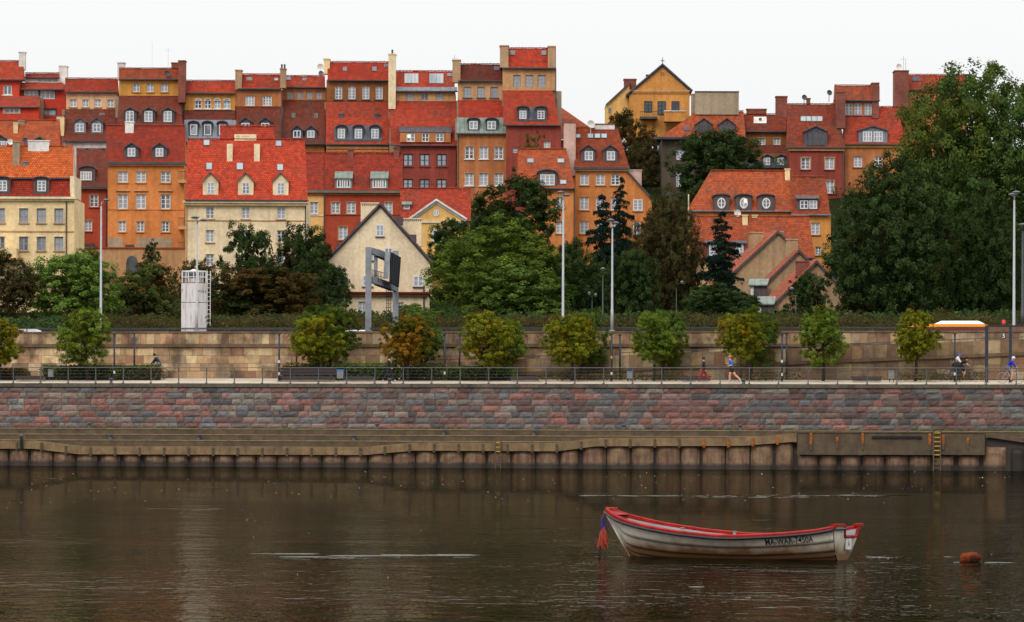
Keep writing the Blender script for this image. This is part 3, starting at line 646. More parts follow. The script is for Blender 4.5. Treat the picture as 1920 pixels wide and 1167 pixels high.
class RoofRef:
    def __init__(s, yb, yt, d0, d1): s.yb, s.yt, s.d0, s.d1 = yb, yt, d0, d1
    def at(s, y): return s.d0 + (s.d1 - s.d0) * (s.yb - y) / (s.yb - s.yt)
HOUSES = []
class House:
    def __init__(h, name, label, cx, cy, d, ybase=None, cat='house', group='old town houses'):
        h.cx, h.cy = cx, cy; h.d = d; yb = ybase or cy
        h.org = Vector((h.X(cx, d), d, h.Z(yb, d)))
        h.e = empty(name, h.org, 0, label, cat, group); h.rs = random.Random(cx * 1000 + cy); h.low = []; HOUSES.append(h)
    def X(h, px, d): return ((px - 960.0) + PHI * (h.cy - YH)) * d / F
    def Z(h, py, d): return EYE - ((py - YH) - PHI * (h.cx - 960.0)) * d / F
    def mb(h): return MB(h.org)
    def box(h, name, x0, x1, yt, yb, d, dep, mat, parent=None):
        b = h.mb(); b.box(h.X(x0, d), h.X(x1, d), d, d + dep, h.Z(yb, d), h.Z(yt, d)); return b.build(name, mat, parent or h.e)
    def glaze(h, x0, x1, z0, z1, d, n=(2, 3), fr=None, gl=None, parent=None, names=('window', 'pane'), arch=False, lamp=False, oval=False):
        """frame with casements and glazing bars plus its panes, metres; d is the plane of the frame's face"""
        fr = fr or WHITE; gl = gl or GLASS; b = h.mb(); w_, h_ = x1 - x0, z1 - z0; fw = min(0.095, w_ * 0.11); dp = 0.06
        cols, rows = n
        if oval:
            N = 20; cx, cz = (x0 + x1) / 2, (z0 + z1) / 2
            for k in range(N):
                a0, a1 = 2 * math.pi * k / N, 2 * math.pi * (k + 1) / N
                p = [(cx + math.cos(a) * w_ / 2 * q, cz + math.sin(a) * h_ / 2 * q) for a in (a0, a1) for q in (1, 0.74)]
                b.poly([(p[0][0], d, p[0][1]), (p[2][0], d, p[2][1]), (p[3][0], d, p[3][1]), (p[1][0], d, p[1][1])])
                b.poly([(p[0][0], d + dp, p[0][1]), (p[2][0], d + dp, p[2][1]), (p[2][0], d, p[2][1]), (p[0][0], d, p[0][1])])
            b.box(cx - 0.05, cx + 0.05, d + 0.004, d + dp, z0 + 0.1, z1 - 0.1); b.box(x0 + 0.1, x1 - 0.1, d + 0.01, d + dp, cz - 0.03, cz + 0.03)
            o = b.build(names[0], fr, parent or h.e); g = h.mb(); g.poly([(cx + math.cos(2 * math.pi * k / N) * w_ / 2 * 0.8, d + 0.035, cz + math.sin(2 * math.pi * k / N) * h_ / 2 * 0.8) for k in range(N)])
            gp = o if parent is None or parent is h.e else parent
            g.build(names[1], gl, gp)
            if lamp:
                g = h.mb(); g.box(cx + 0.02, cx + 0.3, d + 0.02, d + 0.03, cz + 0.05, cz + 0.4); g.build('lamp_glow', LAMPY, gp)
            return o
        b.box(x0, x0 + fw, d, d + dp, z0, z1); b.box(x1 - fw, x1, d, d + dp, z0, z1)
        b.box(x0 + fw, x1 - fw, d, d + dp, z0, z0 + fw); b.box(x0 + fw, x1 - fw, d, d + dp, z1 - fw, z1)
        iw = (w_ - 2 * fw)
        for c in range(1, cols):
            xc = x0 + fw + iw * c / cols; b.box(xc - fw * 0.62, xc + fw * 0.62, d + 0.003, d + dp, z0 + fw, z1 - fw)
        for c in range(cols):
            xa = x0 + fw + iw * c / cols + (fw * 0.62 if c else 0); xb = x0 + fw + iw * (c + 1) / cols - (fw * 0.62 if c < cols - 1 else 0)
            for r in range(1, rows):
                zc = z0 + fw + (h_ - 2 * fw) * r / rows; b.box(xa, xb, d + 0.008, d + dp, zc - 0.026, zc + 0.026)
        o = b.build(names[0], fr, parent or h.e)
        gp = o if parent is None or parent is h.e else parent
        g = h.mb()
        for c in range(cols):
            xa = x0 + fw + iw * c / cols - 0.01; xb = x0 + fw + iw * (c + 1) / cols + 0.01
            ta = h.rs.uniform(-0.02, 0.02); tb = h.rs.uniform(-0.012, 0.012); yy = d + 0.04
            g.poly([(xa, yy - ta * (xb - xa) / 2, z0 + fw * 0.8), (xb, yy + ta * (xb - xa) / 2, z0 + fw * 0.8), (xb, yy + ta * (xb - xa) / 2 + tb, z1 - fw * 0.8), (xa, yy - ta * (xb - xa) / 2 + tb, z1 - fw * 0.8)])
        g.build(names[1], gl, gp)
        if lamp:
            g = h.mb(); g.box((x0 + x1) / 2 - 0.3, (x0 + x1) / 2 + 0.05, d + 0.02, d + 0.03, (z0 + z1) / 2 - 0.05, (z0 + z1) / 2 + 0.28); g.build('lamp_glow', LAMPY, gp)
        return o
    def wall(h, x0, x1, yt, yb, d, mat, wins=(), n=(2, 3), dep=7.0, name='wall', sill=None, trim=None, fr=None, gl=None, rec=0.13, hood=None, tw=2.2):
        """facade with real window openings; wins = (x0, x1, ytop, ybottom[, dict])"""
        X0, X1, Z0, Z1 = h.X(x0, d), h.X(x1, d), h.Z(yb, d), h.Z(yt, d); b = h.mb(); holes = []
        for wv in wins: holes.append((h.X(wv[0], d), h.X(wv[1], d), h.Z(wv[3], d), h.Z(wv[2], d)))
        xs = sorted({X0, X1, *(min(max(q, X0), X1) for o in holes for q in o[:2])}); zs = sorted({Z0, Z1, *(min(max(q, Z0), Z1) for o in holes for q in o[2:])})
        for i in range(len(xs) - 1):
            for j in range(len(zs) - 1):
                cx, cz = (xs[i] + xs[i + 1]) / 2, (zs[j] + zs[j + 1]) / 2
                if not any(o[0] < cx < o[1] and o[2] < cz < o[3] for o in holes):
                    b.poly([(xs[i], d, zs[j]), (xs[i + 1], d, zs[j]), (xs[i + 1], d, zs[j + 1]), (xs[i], d, zs[j + 1])])
        for a0, a1, c0, c1 in holes:
            r = d + rec + 0.07
            b.poly([(a0, d, c0), (a0, r, c0), (a0, r, c1), (a0, d, c1)]); b.poly([(a1, d, c0), (a1, d, c1), (a1, r, c1), (a1, r, c0)])
            b.poly([(a0, d, c0), (a1, d, c0), (a1, r, c0), (a0, r, c0)]); b.poly([(a0, d, c1), (a0, r, c1), (a1, r, c1), (a1, d, c1)])
        b.poly([(X0, d, Z0), (X0, d, Z1), (X0, d + dep, Z1), (X0, d + dep, Z0)]); b.poly([(X1, d, Z0), (X1, d + dep, Z0), (X1, d + dep, Z1), (X1, d, Z1)])
        b.poly([(X0, d, Z1), (X1, d, Z1), (X1, d + dep, Z1), (X0, d + dep, Z1)]); b.poly([(X0, d + dep, Z0), (X0, d + dep, Z1), (X1, d + dep, Z1), (X1, d + dep, Z0)])
        o = b.build(name, mat, h.e)
        h.low.append((Z0, X0, X1, d, dep, mat))
        for wv, (a0, a1, c0, c1) in zip(wins, holes):
            k = wv[4] if len(wv) > 4 else {}
            h.glaze(a0, a1, c0, c1, d + rec * k.get('rec', 1), k.get('n', n), k.get('fr', fr), k.get('gl', gl), lamp=k.get('lamp', False))
            s = d / F
            if sill is not None and k.get('sill', True):
                q = h.mb(); q.box(a0 - 2 * s, a1 + 2 * s, d - 0.13, d - 0.002, c0 - 1.8 * s, c0 - 0.002); q.build('sill', sill, h.e)
            if trim is not None and k.get('trim', True):
                q = h.mb(); e = tw * s; p = 0.035
                q.box(a0 - e, a0 - .002, d - p, d - .003, c0, c1 + e); q.box(a1 + .002, a1 + e, d - p, d - .003, c0, c1 + e); q.box(a0 - .001, a1 + .001, d - p, d - .003, c1 + .002, c1 + e); q.build('window_trim', trim, h.e)
            if hood is not None:
                q = h.mb(); q.box(a0 - 3 * s, a1 + 3 * s, d - 0.16, d - .002, c1 + 3.4 * s, c1 + 5.2 * s); q.build('window_hood', hood, h.e)
        return o
    def roof(h, x0, x1, yb, yt, d, mat, run=None, x0t=None, x1t=None, over=0.3, back=True, name='roof', ridge=True, gable=None, gut=GUT, gh=2.2, pitch=0.85):
        """tiled slope seen from the front: eave at yb, ridge or top edge at yt"""
        x0t = x0 if x0t is None else x0t; x1t = x1 if x1t is None else x1t
        d0 = d - over; run = run or (yb - yt) * d / F * pitch; d1 = d0 + run
        A, B = (h.X(x0, d0), d0, h.Z(yb, d0)), (h.X(x1, d0), d0, h.Z(yb, d0)); C, D = (h.X(x1t, d1), d1, h.Z(yt, d1)), (h.X(x0t, d1), d1, h.Z(yt, d1))
        L = math.hypot(run, C[2] - B[2]); b = h.mb(); th = 0.14; ox = h.rs.uniform(0, 5)
        up = lambda p: (p[0], p[1], p[2])
        nx, nz = max(4, int((x1 - x0) / 9)), max(3, int((yb - yt) / 9)); rs_ = random.Random(int(x0 * 7 + yt)); G = {}
        for i in range(nx + 1):
            for j in range(nz + 1):
                u, v = i / nx, j / nz; a = [A[k] + (B[k] - A[k]) * u for k in range(3)]; c = [D[k] + (C[k] - D[k]) * u for k in range(3)]; p = [a[k] + (c[k] - a[k]) * v for k in range(3)]
                p[2] += rs_.uniform(-0.025, 0.025) if 0 < j else 0       # old timbers sag
                G[i, j] = tuple(p)
        for i in range(nx):
            for j in range(nz):
                q = [(i, j), (i + 1, j), (i + 1, j + 1), (i, j + 1)]
                b.poly([G[k] for k in q], uv=[(G[k][0] + ox, L * k[1] / nz) for k in q])
        dn = lambda p: (p[0], p[1], p[2] - th)
        for p, q in ((A, B), (B, C), (D, A)): b.poly([dn(p), dn(q), q, p], uv=[(0, 0), (1, 0), (1, .1), (0, .1)])
        if back:
            E_, F_ = (C[0], C[1] + run, B[2]), (D[0], D[1] + run, A[2]); b.poly([D, C, E_, F_], uv=[(D[0], L), (C[0], L), (E_[0], 0), (F_[0], 0)])
        o = b.build(name, mat, h.e)
        if back and gable is not False:
            g = h.mb(); E_, F_ = (C[0], C[1] + run, B[2]), (D[0], D[1] + run, A[2])
            i_ = 0.02
            if x0t == x0: g = h.mb(); g.poly([(A[0] + i_, A[1] + over, A[2] - .05), (D[0] + i_, D[1], D[2] - th), (F_[0] + i_, F_[1], F_[2])]); g.build('gable_wall', gable or STONEB, h.e)
            if x1t == x1: g = h.mb(); g.poly([(B[0] - i_, B[1] + over, B[2] - .05), (E_[0] - i_, E_[1], E_[2]), (C[0] - i_, C[1], C[2] - th)]); g.build('gable_wall', gable or STONEB, h.e)
        if back and ridge:
            g = h.mb(); n = max(3, int((C[0] - D[0]) / 0.36)); r = 0.11
            for k in range(n):
                xa = D[0] + (C[0] - D[0]) * k / n; xb = D[0] + (C[0] - D[0]) * (k + 1) / n; zz = D[2] + h.rs.uniform(-0.012, 0.012)
                q0 = [(xa + .01, D[1] + r * math.cos(t_) * 1.0, zz + r * math.sin(t_) * 0.8 + 0.02) for t_ in (0, .8, 1.57, 2.34, 3.14)]; q1 = [(xb - .02, p[1], p[2] + 0.03) for p in q0]
                for m_ in range(4): g.poly([q0[m_], q1[m_], q1[m_ + 1], q0[m_ + 1]], uv=[(xa, 0), (xb, 0), (xb, .2), (xa, .2)])
                g.poly(q1, uv=[(0, 0)] * 5); g.poly(q0[::-1], uv=[(0, 0)] * 5)
            g.build('ridge_tiles', mat, h.e)
        if not back and name == 'roof':     # masonry between the steps of neighbouring houses
            g = h.mb(); g.box(h.X(x0 - 3, d1), h.X(x1 + 3, d1), d1 + .2, d1 + 3.5, h.Z(yb + 30, d1), h.Z(yt + 2.5, d1)); g.build('party_wall', TAUPE, h.e)
        if gut is not None:
            g = h.mb(); s = d0 / F; g.box(A[0] - 0.05, B[0] + 0.05, d0 - 0.14, d0 + 0.02, A[2] - gh * s, A[2] - 0.004); g.build('gutter', gut, h.e)
        return RoofRef(yb, yt, d0, d1)
    def band(h, x0, x1, yt, yb, d, mat, proud=0.15, name='cornice'): return h.box(name, x0, x1, yt, yb, d - proud, proud - 0.002, mat)
    def pipe(h, x, yt, yb, d, mat=None):
        b = h.mb(); b.tube([(h.X(x, d), d - 0.08, h.Z(yb, d)), (h.X(x, d), d - 0.08, h.Z(yt, d))], 0.06, 6); return b.build('downpipe', mat or GUT, h.e)
    def chim(h, x0, x1, yt, yb, d, mat, dep=0.9, cap=True, vents=0, pots=0, capm=None):
        o = h.box('chimney', x0, x1, yt + (2 if cap else 0), yb, d, dep, mat); s = d / F
        if cap: h.box('chimney_cap', x0 - 1.0, x1 + 1.0, yt, yt + 2, d - 0.06, dep + 0.12, capm or mat, o)
        for k in range(vents):
            q = x0 + (x1 - x0) * (k + 0.7) / (vents + 0.4); h.box('vent_hole', q, q + 2.2, yt + 3.5, yt + 6, d - 0.012, 0.01, GLASSD, o)
        for k in range(pots):
            q = x0 + (x1 - x0) * (k + 0.5) / pots; b = h.mb(); b.lathe([(0.1, 0), (0.09, 0.35), (0.14, 0.38), (0.02, 0.5)], 8, (h.X(q, d), d + dep / 2, h.Z(yt, d))); b.build('chimney_pot', ZD, o)
        return o
    def dormer(h, rf, x0, x1, yt, yb, win, mat, style='tri', n=(2, 2), rise=8, fr=None, gl=None, hoodm=None, oval=False, oh=2, lamp=False, wins=None):
        """x0..x1, yt..yb: front of the dormer box; the hood rises above yt"""
        d = rf.at(yb) - 0.02; s = d / F; X0, X1, Z0, Z1 = h.X(x0, d), h.X(x1, d), h.Z(yb, d), h.Z(yt, d); dk = rf.at(yt - rise) + 0.4 - d; dk = max(dk, 0.5)
        b = h.mb(); b.poly([(X0, d, Z0), (X1, d, Z0), (X1, d, Z1), (X0, d, Z1)])
        b.poly([(X0, d, Z0), (X0, d, Z1), (X0, d + dk, Z1), (X0, d + dk, Z0)]); b.poly([(X1, d, Z0), (X1, d + dk, Z0), (X1, d + dk, Z1), (X1, d, Z1)]); b.poly([(X0, d, Z1), (X1, d, Z1), (X1, d + dk, Z1), (X0, d + dk, Z1)])
        o = b.build('dormer', mat, h.e)
        g = h.mb(); e = oh * s; zt = Z1 + rise * s; y0 = d - 0.22; y1 = d + dk + 0.2; th = 0.09; cx = (X0 + X1) / 2
        if style == 'tri': prof = [(X0 - e, Z1 - e * 0.4), (cx, zt), (X1 + e, Z1 - e * 0.4)]
        elif style == 'arch': prof = [(cx - (X1 - X0 + 2 * e) / 2 * math.cos(math.pi * k / 10), Z1 - e * 0.2 + (zt - Z1) * math.sin(math.pi * k / 10) ** 0.85) for k in range(11)]
        else: prof = [(X0 - e, Z1), (X1 + e, Z1)]
        if style == 'shed':
            zb = Z1 + rise * s; yk = rf.at(yt - rise) + 0.15
            g.poly([(X0 - e, y0, Z1), (X1 + e, y0, Z1), (X1 + e, yk, zb), (X0 - e, yk, zb)]); g.poly([(X0 - e, y0, Z1 - th), (X1 + e, y0, Z1 - th), (X1 + e, y0, Z1), (X0 - e, y0, Z1)])
            g.poly([(X0 - e, y0, Z1 - th), (X0 - e, y0, Z1), (X0 - e, yk, zb), (X0 - e, yk, zb - th)]); g.poly([(X1 + e, y0, Z1), (X1 + e, y0, Z1 - th), (X1 + e, yk, zb - th), (X1 + e, yk, zb)])
        else:
            for p, q in zip(prof, prof[1:]):
                g.poly([(p[0], y0, p[1]), (q[0], y0, q[1]), (q[0], y1, q[1]), (p[0], y1, p[1])])
                g.poly([(p[0], y0, p[1] - th), (q[0], y0, q[1] - th), (q[0], y0, q[1]), (p[0], y0, p[1])])
            f = h.mb(); f.poly([(p[0], d - 0.012, p[1] - th * 0.5) for p in prof][::-1] + ([] if style == 'tri' else [])); 
            f.build('pediment', mat, o)
        g.build('hood', hoodm or mat, o)
        for wv in (wins or [win]):
            h.glaze(h.X(wv[0], d), h.X(wv[1], d), h.Z(wv[3], d), h.Z(wv[2], d), d - 0.05, n, fr, gl, o, ('window_frame', 'pane'), oval=oval, lamp=lamp)
        return o
    def skylight(h, rf, x0, x1, yt, yb, mat=None, frm=None):
        def P(x, y, lift): d = rf.at(y) ; return (h.X(x, d), d - lift, h.Z(y, d) + lift * 0.5)
        b = h.mb(); q = [P(x0, yb, .07), P(x1, yb, .07), P(x1, yt, .07), P(x0, yt, .07)]; r = [P(x0, yb, -.05), P(x1, yb, -.05), P(x1, yt, -.05), P(x0, yt, -.05)]
        b.poly(q)
        for k in range(4): b.poly([r[k], r[(k + 1) % 4], q[(k + 1) % 4], q[k]])
        o = b.build('skylight', frm or ZG, h.e)
        e = 0.9 if x1 - x0 > 7 else 0.6; g = h.mb(); g.poly([P(x0 + e, yb - e, .075), P(x1 - e, yb - e, .075), P(x1 - e, yt + e, .075), P(x0 + e, yt + e, .075)]); g.build('pane', mat or GLASSL, o)
    def dish(h, x, y, d, r=0.4, mat=None):
        b = h.mb(); c = Vector((h.X(x, d), d, h.Z(y, d))); ax = Vector((0.35, -0.9, 0.25)).normalized(); u = ax.cross(Vector((0, 0, 1))).normalized(); v = ax.cross(u); N = 14
        ring = lambda rr_, off: [c + ax * off + (u * math.cos(2 * math.pi * k / N) + v * math.sin(2 * math.pi * k / N)) * rr_ for k in range(N)]
        a, m_, z = ring(r, 0.0), ring(r * 0.6, -0.09), c - ax * 0.13
        for k in range(N):
            b.poly([a[k], a[(k + 1) % N], m_[(k + 1) % N], m_[k]]); b.poly([m_[k], m_[(k + 1) % N], z])
        b.tube([z, z - Vector((0, 0, r + 0.6))], 0.035, 5); b.build('satellite_dish', mat or WHT, h.e)
    def mast(h, x, yt, yb, d, r=0.025, arms=2):
        b = h.mb(); X, z0, z1 = h.X(x, d), h.Z(yb, d), h.Z(yt, d); b.tube([(X, d, z0), (X, d, z1)], r, 5)
        for k in range(arms): b.tube([(X - 0.35, d, z1 - 0.3 - 0.4 * k), (X + 0.35, d, z1 - 0.3 - 0.4 * k)], r * 0.6, 4)
        b.build('aerial', ZPL, h.e)
def row(xs, w_, y0, y1, **k): return [(x, x + w_, y0, y1, k) if k else (x, x + w_, y0, y1) for x in xs]
T = TILE
def gable_front(h, xl, yl, xa, ya, xr, yr, yb, d, dep, mat, roofm, vergem, vw=3.0, over=0.35, name='gable_wall'):
    """front wall with a pointed gable, ridge running back from the picture"""
    X, Z = (lambda p: h.X(p, d)), (lambda p: h.Z(p, d)); b = h.mb()
    P = [(X(xl), d, Z(yb)), (X(xr), d, Z(yb)), (X(xr), d, Z(yr)), (X(xa), d, Z(ya)), (X(xl), d, Z(yl))]
    b.poly(P); bk = [(p[0], d + dep, p[2]) for p in P]; b.poly([P[0], P[4], bk[4], bk[0]]); b.poly([P[1], bk[1], bk[2], P[2]]); b.poly(bk[::-1]); b.build(name, mat, h.e)
    s = d / F; y0, y1 = d - over, d + dep + 0.2; th = vw * s
    for sg, ex, ey in ((-1, xl, yl), (1, xr, yr)):
        g = h.mb(); ax, az = X(xa), Z(ya) + 0.02; bx, bz = X(ex), Z(ey) + 0.02; L = math.hypot(ax - bx, az - bz); ux, uz = (bx - ax) / L, (bz - az) / L; bx += ux * 0.35; bz += uz * 0.35
        nx_, nz_ = -uz * (1 if ux > 0 else -1), abs(ux); tx, tz = nx_ * 0.16, nz_ * 0.16
        q = [(ax, az), (bx, bz), (bx + tx, bz + tz), (ax, az + 0.16 / max(nz_, 0.3))]
        f0 = [(p[0], y0, p[1]) for p in q]; f1 = [(p[0], y1, p[1]) for p in q]
        g.poly(f0, 1, uv=[(0, 0)] * 4); g.poly([f0[3], f0[2], f1[2], f1[3]], 0, uv=[(y0, L), (y0, 0), (y1, 0), (y1, L)]); g.poly([f0[1], f0[0], f1[0], f1[1]], 1, uv=[(0, 0)] * 4); g.poly([f0[2], f0[1], f1[1], f1[2]], 1, uv=[(0, 0)] * 4)
        g.build('roof', [roofm, vergem], h.e)
        g = h.mb(); q = [(ax, az - 0.01), (bx, bz - 0.01), (bx - nx_ * th, bz - nz_ * th), (ax, az - th / max(nz_, 0.3))]
        g.poly([(p[0], d - 0.12, p[1]) for p in q]); g.poly([(q[3][0], d - 0.12, q[3][1]), (q[2][0], d - 0.12, q[2][1]), (q[2][0], d, q[2][1]), (q[3][0], d, q[3][1])]); g.build('verge_board', vergem, h.e)
def wins_on(h, wins, d, n=(2, 2), sill=None, fr=None, gl=None, trim=None):
    for wv in wins:
        k = wv[4] if len(wv) > 4 else {}
        h.glaze(h.X(wv[0], d), h.X(wv[1], d), h.Z(wv[3], d), h.Z(wv[2], d), d - 0.06, k.get('n', n), k.get('fr', fr), k.get('gl', gl), oval=k.get('oval', False))
        if sill is not None: h.box('sill', wv[0] - 1.5, wv[1] + 1.5, wv[3] + .2, wv[3] + 1.8, d - 0.14, 0.138, sill)
        if trim is not None:
            h.box('window_trim', wv[0] - 2.5, wv[0] - .2, wv[2] - 2.5, wv[3], d - 0.04, 0.038, trim); h.box('window_trim', wv[1] + .2, wv[1] + 2.5, wv[2] - 2.5, wv[3], d - 0.04, 0.038, trim); h.box('window_trim', wv[0], wv[1], wv[2] - 2.5, wv[2] - .2, d - 0.04, 0.038, trim)
# ---------------- back row, left to right
h = House('town_house', 'red house cut by the left edge, white chimney on its roof ridge', 10, 170, 446)
r = h.roof(-60, 44, 149, 115, 446, T['red'], gable=REDO); h.wall(-60, 36, 150.5, 190, 446, REDO, row([6], 16, 160, 178), n=(2, 1), sill=WHT)
h.chim(35, 47, 97, 131, r.at(125), WHT); h.roof(-60, 75, 200, 180, 443, T['red'], back=False, run=2.0); h.wall(-60, 73, 202, 245, 443, REDO, [(8, 36, 202.8, 213)], n=(3, 1), trim=WHT)
h = House('town_house', 'red house with wide white attic windows and a white chimney, second from left', 80, 190, 447)
h.wall(37, 124, 167, 262, 447, DKRED, [(45, 72, 170, 186), (75, 103, 170, 186), (75, 105, 205, 217, dict(fr=ZG, n=(2, 1), gl=GLASSL))], n=(3, 2), trim=DKFR, tw=1.8)
r = h.roof(38, 119, 167, 155, 447, T['red'], back=False, run=1.6, over=0.5); h.wall(47, 112, 145, 156, 448.3, WHT, [(70, 108, 148, 154.5, dict(n=(4, 1)))], fr=WHT, gl=GLASSL); h.roof(47, 111, 145, 138, 448.4, T['red'], gable=WHT)
h.chim(110, 125, 123, 158, 448.5, WHT, 1.5); h.chim(106, 120, 216, 255, 441, PALEY, 1.2, capm=BRK)
h = House('town_house', 'low red roofed house with a small beige chimney behind the yellow house', 40, 250, 434)
r = h.roof(-60, 112, 292, 226, 434, T['rust'], gable=REDO); h.wall(-60, 110, 294, 330, 434, REDO)
h.chim(25, 33, 230, 253, r.at(250), PALEY); h.chim(34, 46, 226, 234, r.at(234), TAUPE, .5); h.dormer(r, -12, 15, 262, 277, (-2, 13, 265, 276), ZBR, 'tri', (3, 1), 9); h.dish(19, 266, r.at(268) - 1.2, .32)
h.dish(48, 264, r.at(266) - 1.2, .3, ZD); h.dormer(r, 64, 84, 262, 278, (68, 80, 266, 276), ZBR, 'tri', (2, 1), 6)
h = House('town_house', 'salmon attic house with four blind arches over small windows', 172, 205, 441)
r = h.roof(119, 219, 264, 203, 441, T['dark'], back=False, x0t=122); h.wall(120, 217, 265.5, 310, 441, WHT)
dd = r.d1 - .1; h.wall(124, 220, 172.5, 205, dd, SALM, row([131, 154, 177, 201], 12.5, 187, 201), n=(2, 2), sill=BEIG, trim=None); h.roof(122, 221, 172, 148, dd, T['red'], gable=SALM)
for x in (131, 154, 177, 201):      # blind arches over the windows
    b = h.mb(); s = dd / F; cx = h.X(x + 6.2, dd); cz = h.Z(186, dd); rad = 8.2 * s
    for k in range(8):
        a0, a1 = math.pi * k / 8, math.pi * (k + 1) / 8
        q = [(cx + math.cos(a) * rr_, cz + math.sin(a) * rr_) for a, rr_ in ((a0, rad), (a1, rad), (a1, rad * .9), (a0, rad * .9))]; b.poly([(p[0], dd - 0.03, p[1]) for p in q])
    b.build('blind_arch', BEIG, h.e)
for x in (140, 172): h.dormer(r, x - 1, x + 21, 229, 250, (x + 2, x + 17, 232, 248), ZG, 'tri', (2, 2), 8, hoodm=ZD)
h.skylight(r, 187, 196, 213, 217, ZD)
h = House('town_house', 'golden attic house with three dormers and a tall brick chimney', 282, 190, 440)
r = h.roof(219, 343, 240, 179, 440, T['dark'], back=False, x0t=223, x1t=338); h.wall(222, 341, 242, 300, 440, GOLD)
dd = r.d1 - .1; h.wall(223, 336, 148.5, 180, dd, GOLD, row([249, 275, 301.5], 13, 157, 172.5), n=(2, 2), sill=BEIG, trim=BEIG, tw=1); h.roof(223, 336, 148, 129, dd, T['rust'], gable=GOLD)
for x in (233, 268, 304): h.dormer(r, x, x + 23, 208, 231, (x + 3, x + 18, 208.5, 229), ZD, 'tri', (2, 3), 7)
h.chim(220, 233, 117, 150, dd + 1, WHT, 1.2); h.chim(334, 347, 113, 192, dd - 1.2, BRK, 1.6); h.chim(321, 335, 117, 143, dd + .8, BRK, 1.2); h.mast(285, 78, 130, dd + 2, .008, 0); h.mast(315, 90, 125, dd + 2, .012, 1); h.dish(314, 138, dd - .5, .3, ZD)
h = House('town_house', 'yellow attic house with a row of four arched windows', 394, 190, 441)
r0 = h.roof(345, 443, 266, 225, 441, ZG, run=1.0, back=False); r = h.roof(345, 442, 226, 206, r0.d1 + .3, T['dark'], back=False, gut=None); h.wall(346, 441, 268, 300, 441, GOLD)
for x in (355, 381, 409): h.dormer(r0, x - 1, x + 17, 233, 255, (x + 2, x + 15, 234, 254), ZD, 'arch', (1, 1), 7, gl=GLASS)
dd = r.d1 - .1; h.wall(346, 441, 174.5, 207, dd, GOLD, row([365, 383, 401, 419], 13, 189, 204), n=(2, 2), sill=WHT); h.roof(346, 441, 174, 152, dd, T['red'], gable=GOLD)
for x in (365, 383, 401, 419):
    b = h.mb(); s = dd / F; cx = h.X(x + 6.5, dd); cz = h.Z(189.2, dd); rad = 6.6 * s
    pts = [(cx + math.cos(math.pi * k / 10) * rad, dd - 0.03, cz + math.sin(math.pi * k / 10) * rad * .75) for k in range(11)]; b.poly(pts); o_ = b.build('arch_light', WHITE, h.e)
    b = h.mb(); b.poly([(cx + (p[0] - cx) * .75, dd - 0.036, cz + 0.04 + (p[2] - cz) * .72) for p in pts]); b.build('pane', GLASS, o_)
h = House('town_house', 'orange attic house between two beige chimneys, behind the cream house', 484, 180, 440)
r = h.roof(443, 527, 262, 199, 440, T['dark'], back=False); h.wall(443, 526, 264, 300, 440, ORN2); dd = r.d1 - .1
h.wall(441, 527, 166.5, 200, dd, ORN2, row([460, 492], 17.5, 180, 198.5), n=(3, 3), sill=BEIG); r2 = h.roof(447, 526, 166, 140, dd, T['red'], gable=STONEB)
for x in (450, 487): h.dormer(r, x, x + 22, 228, 246, (x + 3, x + 18, 231, 245), ZD, 'tri', (2, 3), 8)
h.chim(441, 453, 131, 168, dd - .4, STONEB, 1.4); h.chim(525, 535.5, 128, 165, dd - .4, STONEB, 1.4, pots=2); h.skylight(r2, 462, 473, 146, 152, ZGR); h.skylight(r2, 514, 522, 147, 152)
h = House('town_house', 'narrow house with four small attic windows and paired zinc dormers', 568, 200, 441)
r = h.roof(530, 610, 269, 187, 441, T['dark'], back=False); h.wall(532, 609, 271, 300, 441, BROWN); dd = r.d1 - .1
h.wall(529, 611, 163.5, 188, dd, ORN2, row([538, 556, 574, 592], 12, 172, 186), n=(2, 2), sill=None, fr=BRFR); r2 = h.roof(536, 609, 163, 143, dd, T['red'], gable=STONEB)
for x in (548, 574): h.dormer(r, x - 1, x + 20, 244, 261, (x + 2, x + 16, 245, 258.5), ZD, 'tri', (2, 1), 9)
for x in (547, 589): h.chim(x, x + 7, 213, 222, r.at(221), ZGR, .4)
h.skylight(r2, 536, 545, 145, 151, ZG); h.skylight(r2, 567, 575, 147, 152, ZG); h.pipe(529, 175, 262, 440.2); h.dish(601, 126, dd + 1.5, .38); h.dish(602, 138, dd + 1, .3, ZG)
h = House('town_house', 'wide brown attic house with tall twin windows and three zinc dormers', 669, 190, 440)
r = h.roof(611, 731, 270, 189, 440, T['red'], back=False); h.wall(612, 729, 272, 330, 440, ORNW); dd = r.d1 - .1; h.band(612, 729, 276, 279, 440, BEIG)
h.wall(612, 729, 150.5, 190, dd, BROWN, row([628, 653, 679, 704], 13.5, 162, 186.5), n=(2, 4), sill=GUT); r2 = h.roof(614, 730, 150, 117, dd, T['bright'], gable=STONEB)
zz = h.roof(627, 716, 263, 236, r.at(262) + .1, ZD, run=1.15, back=False, name='zinc_apron', gut=None)
for x in (633, 665, 696): h.dormer(r, x - 2, x + 17, 241, 263, (x + .5, x + 14, 242, 260), ZD, 'arch', (2, 3), 8)
for x in (636, 703): h.chim(x, x + 8, 213, 223, r.at(222), ZD, .5)
h.chim(607, 618, 110, 139, dd + .7, PALEY, 1.4); h.skylight(r2, 643, 650, 126, 134, ZG); h.skylight(r2, 698, 706, 126, 134, ZG); h.skylight(r2, 720, 727, 121, 126, ZD)
h = House('town_house', 'dusky red house with two wide roof lights and a tall cream chimney', 798, 240, 438)
WD = dict(fr=DKFR, gl=GLASS, n=(2, 2))
h.wall(752, 855, 275, 420, 438, DUSK, row([756, 787, 819], 18.5, 289, 312, fr=DKFR, gl=GLASS) + row([756, 787, 819], 18.5, 336, 354, fr=DKFR, gl=GLASSL), n=(2, 2), sill=DUSK)
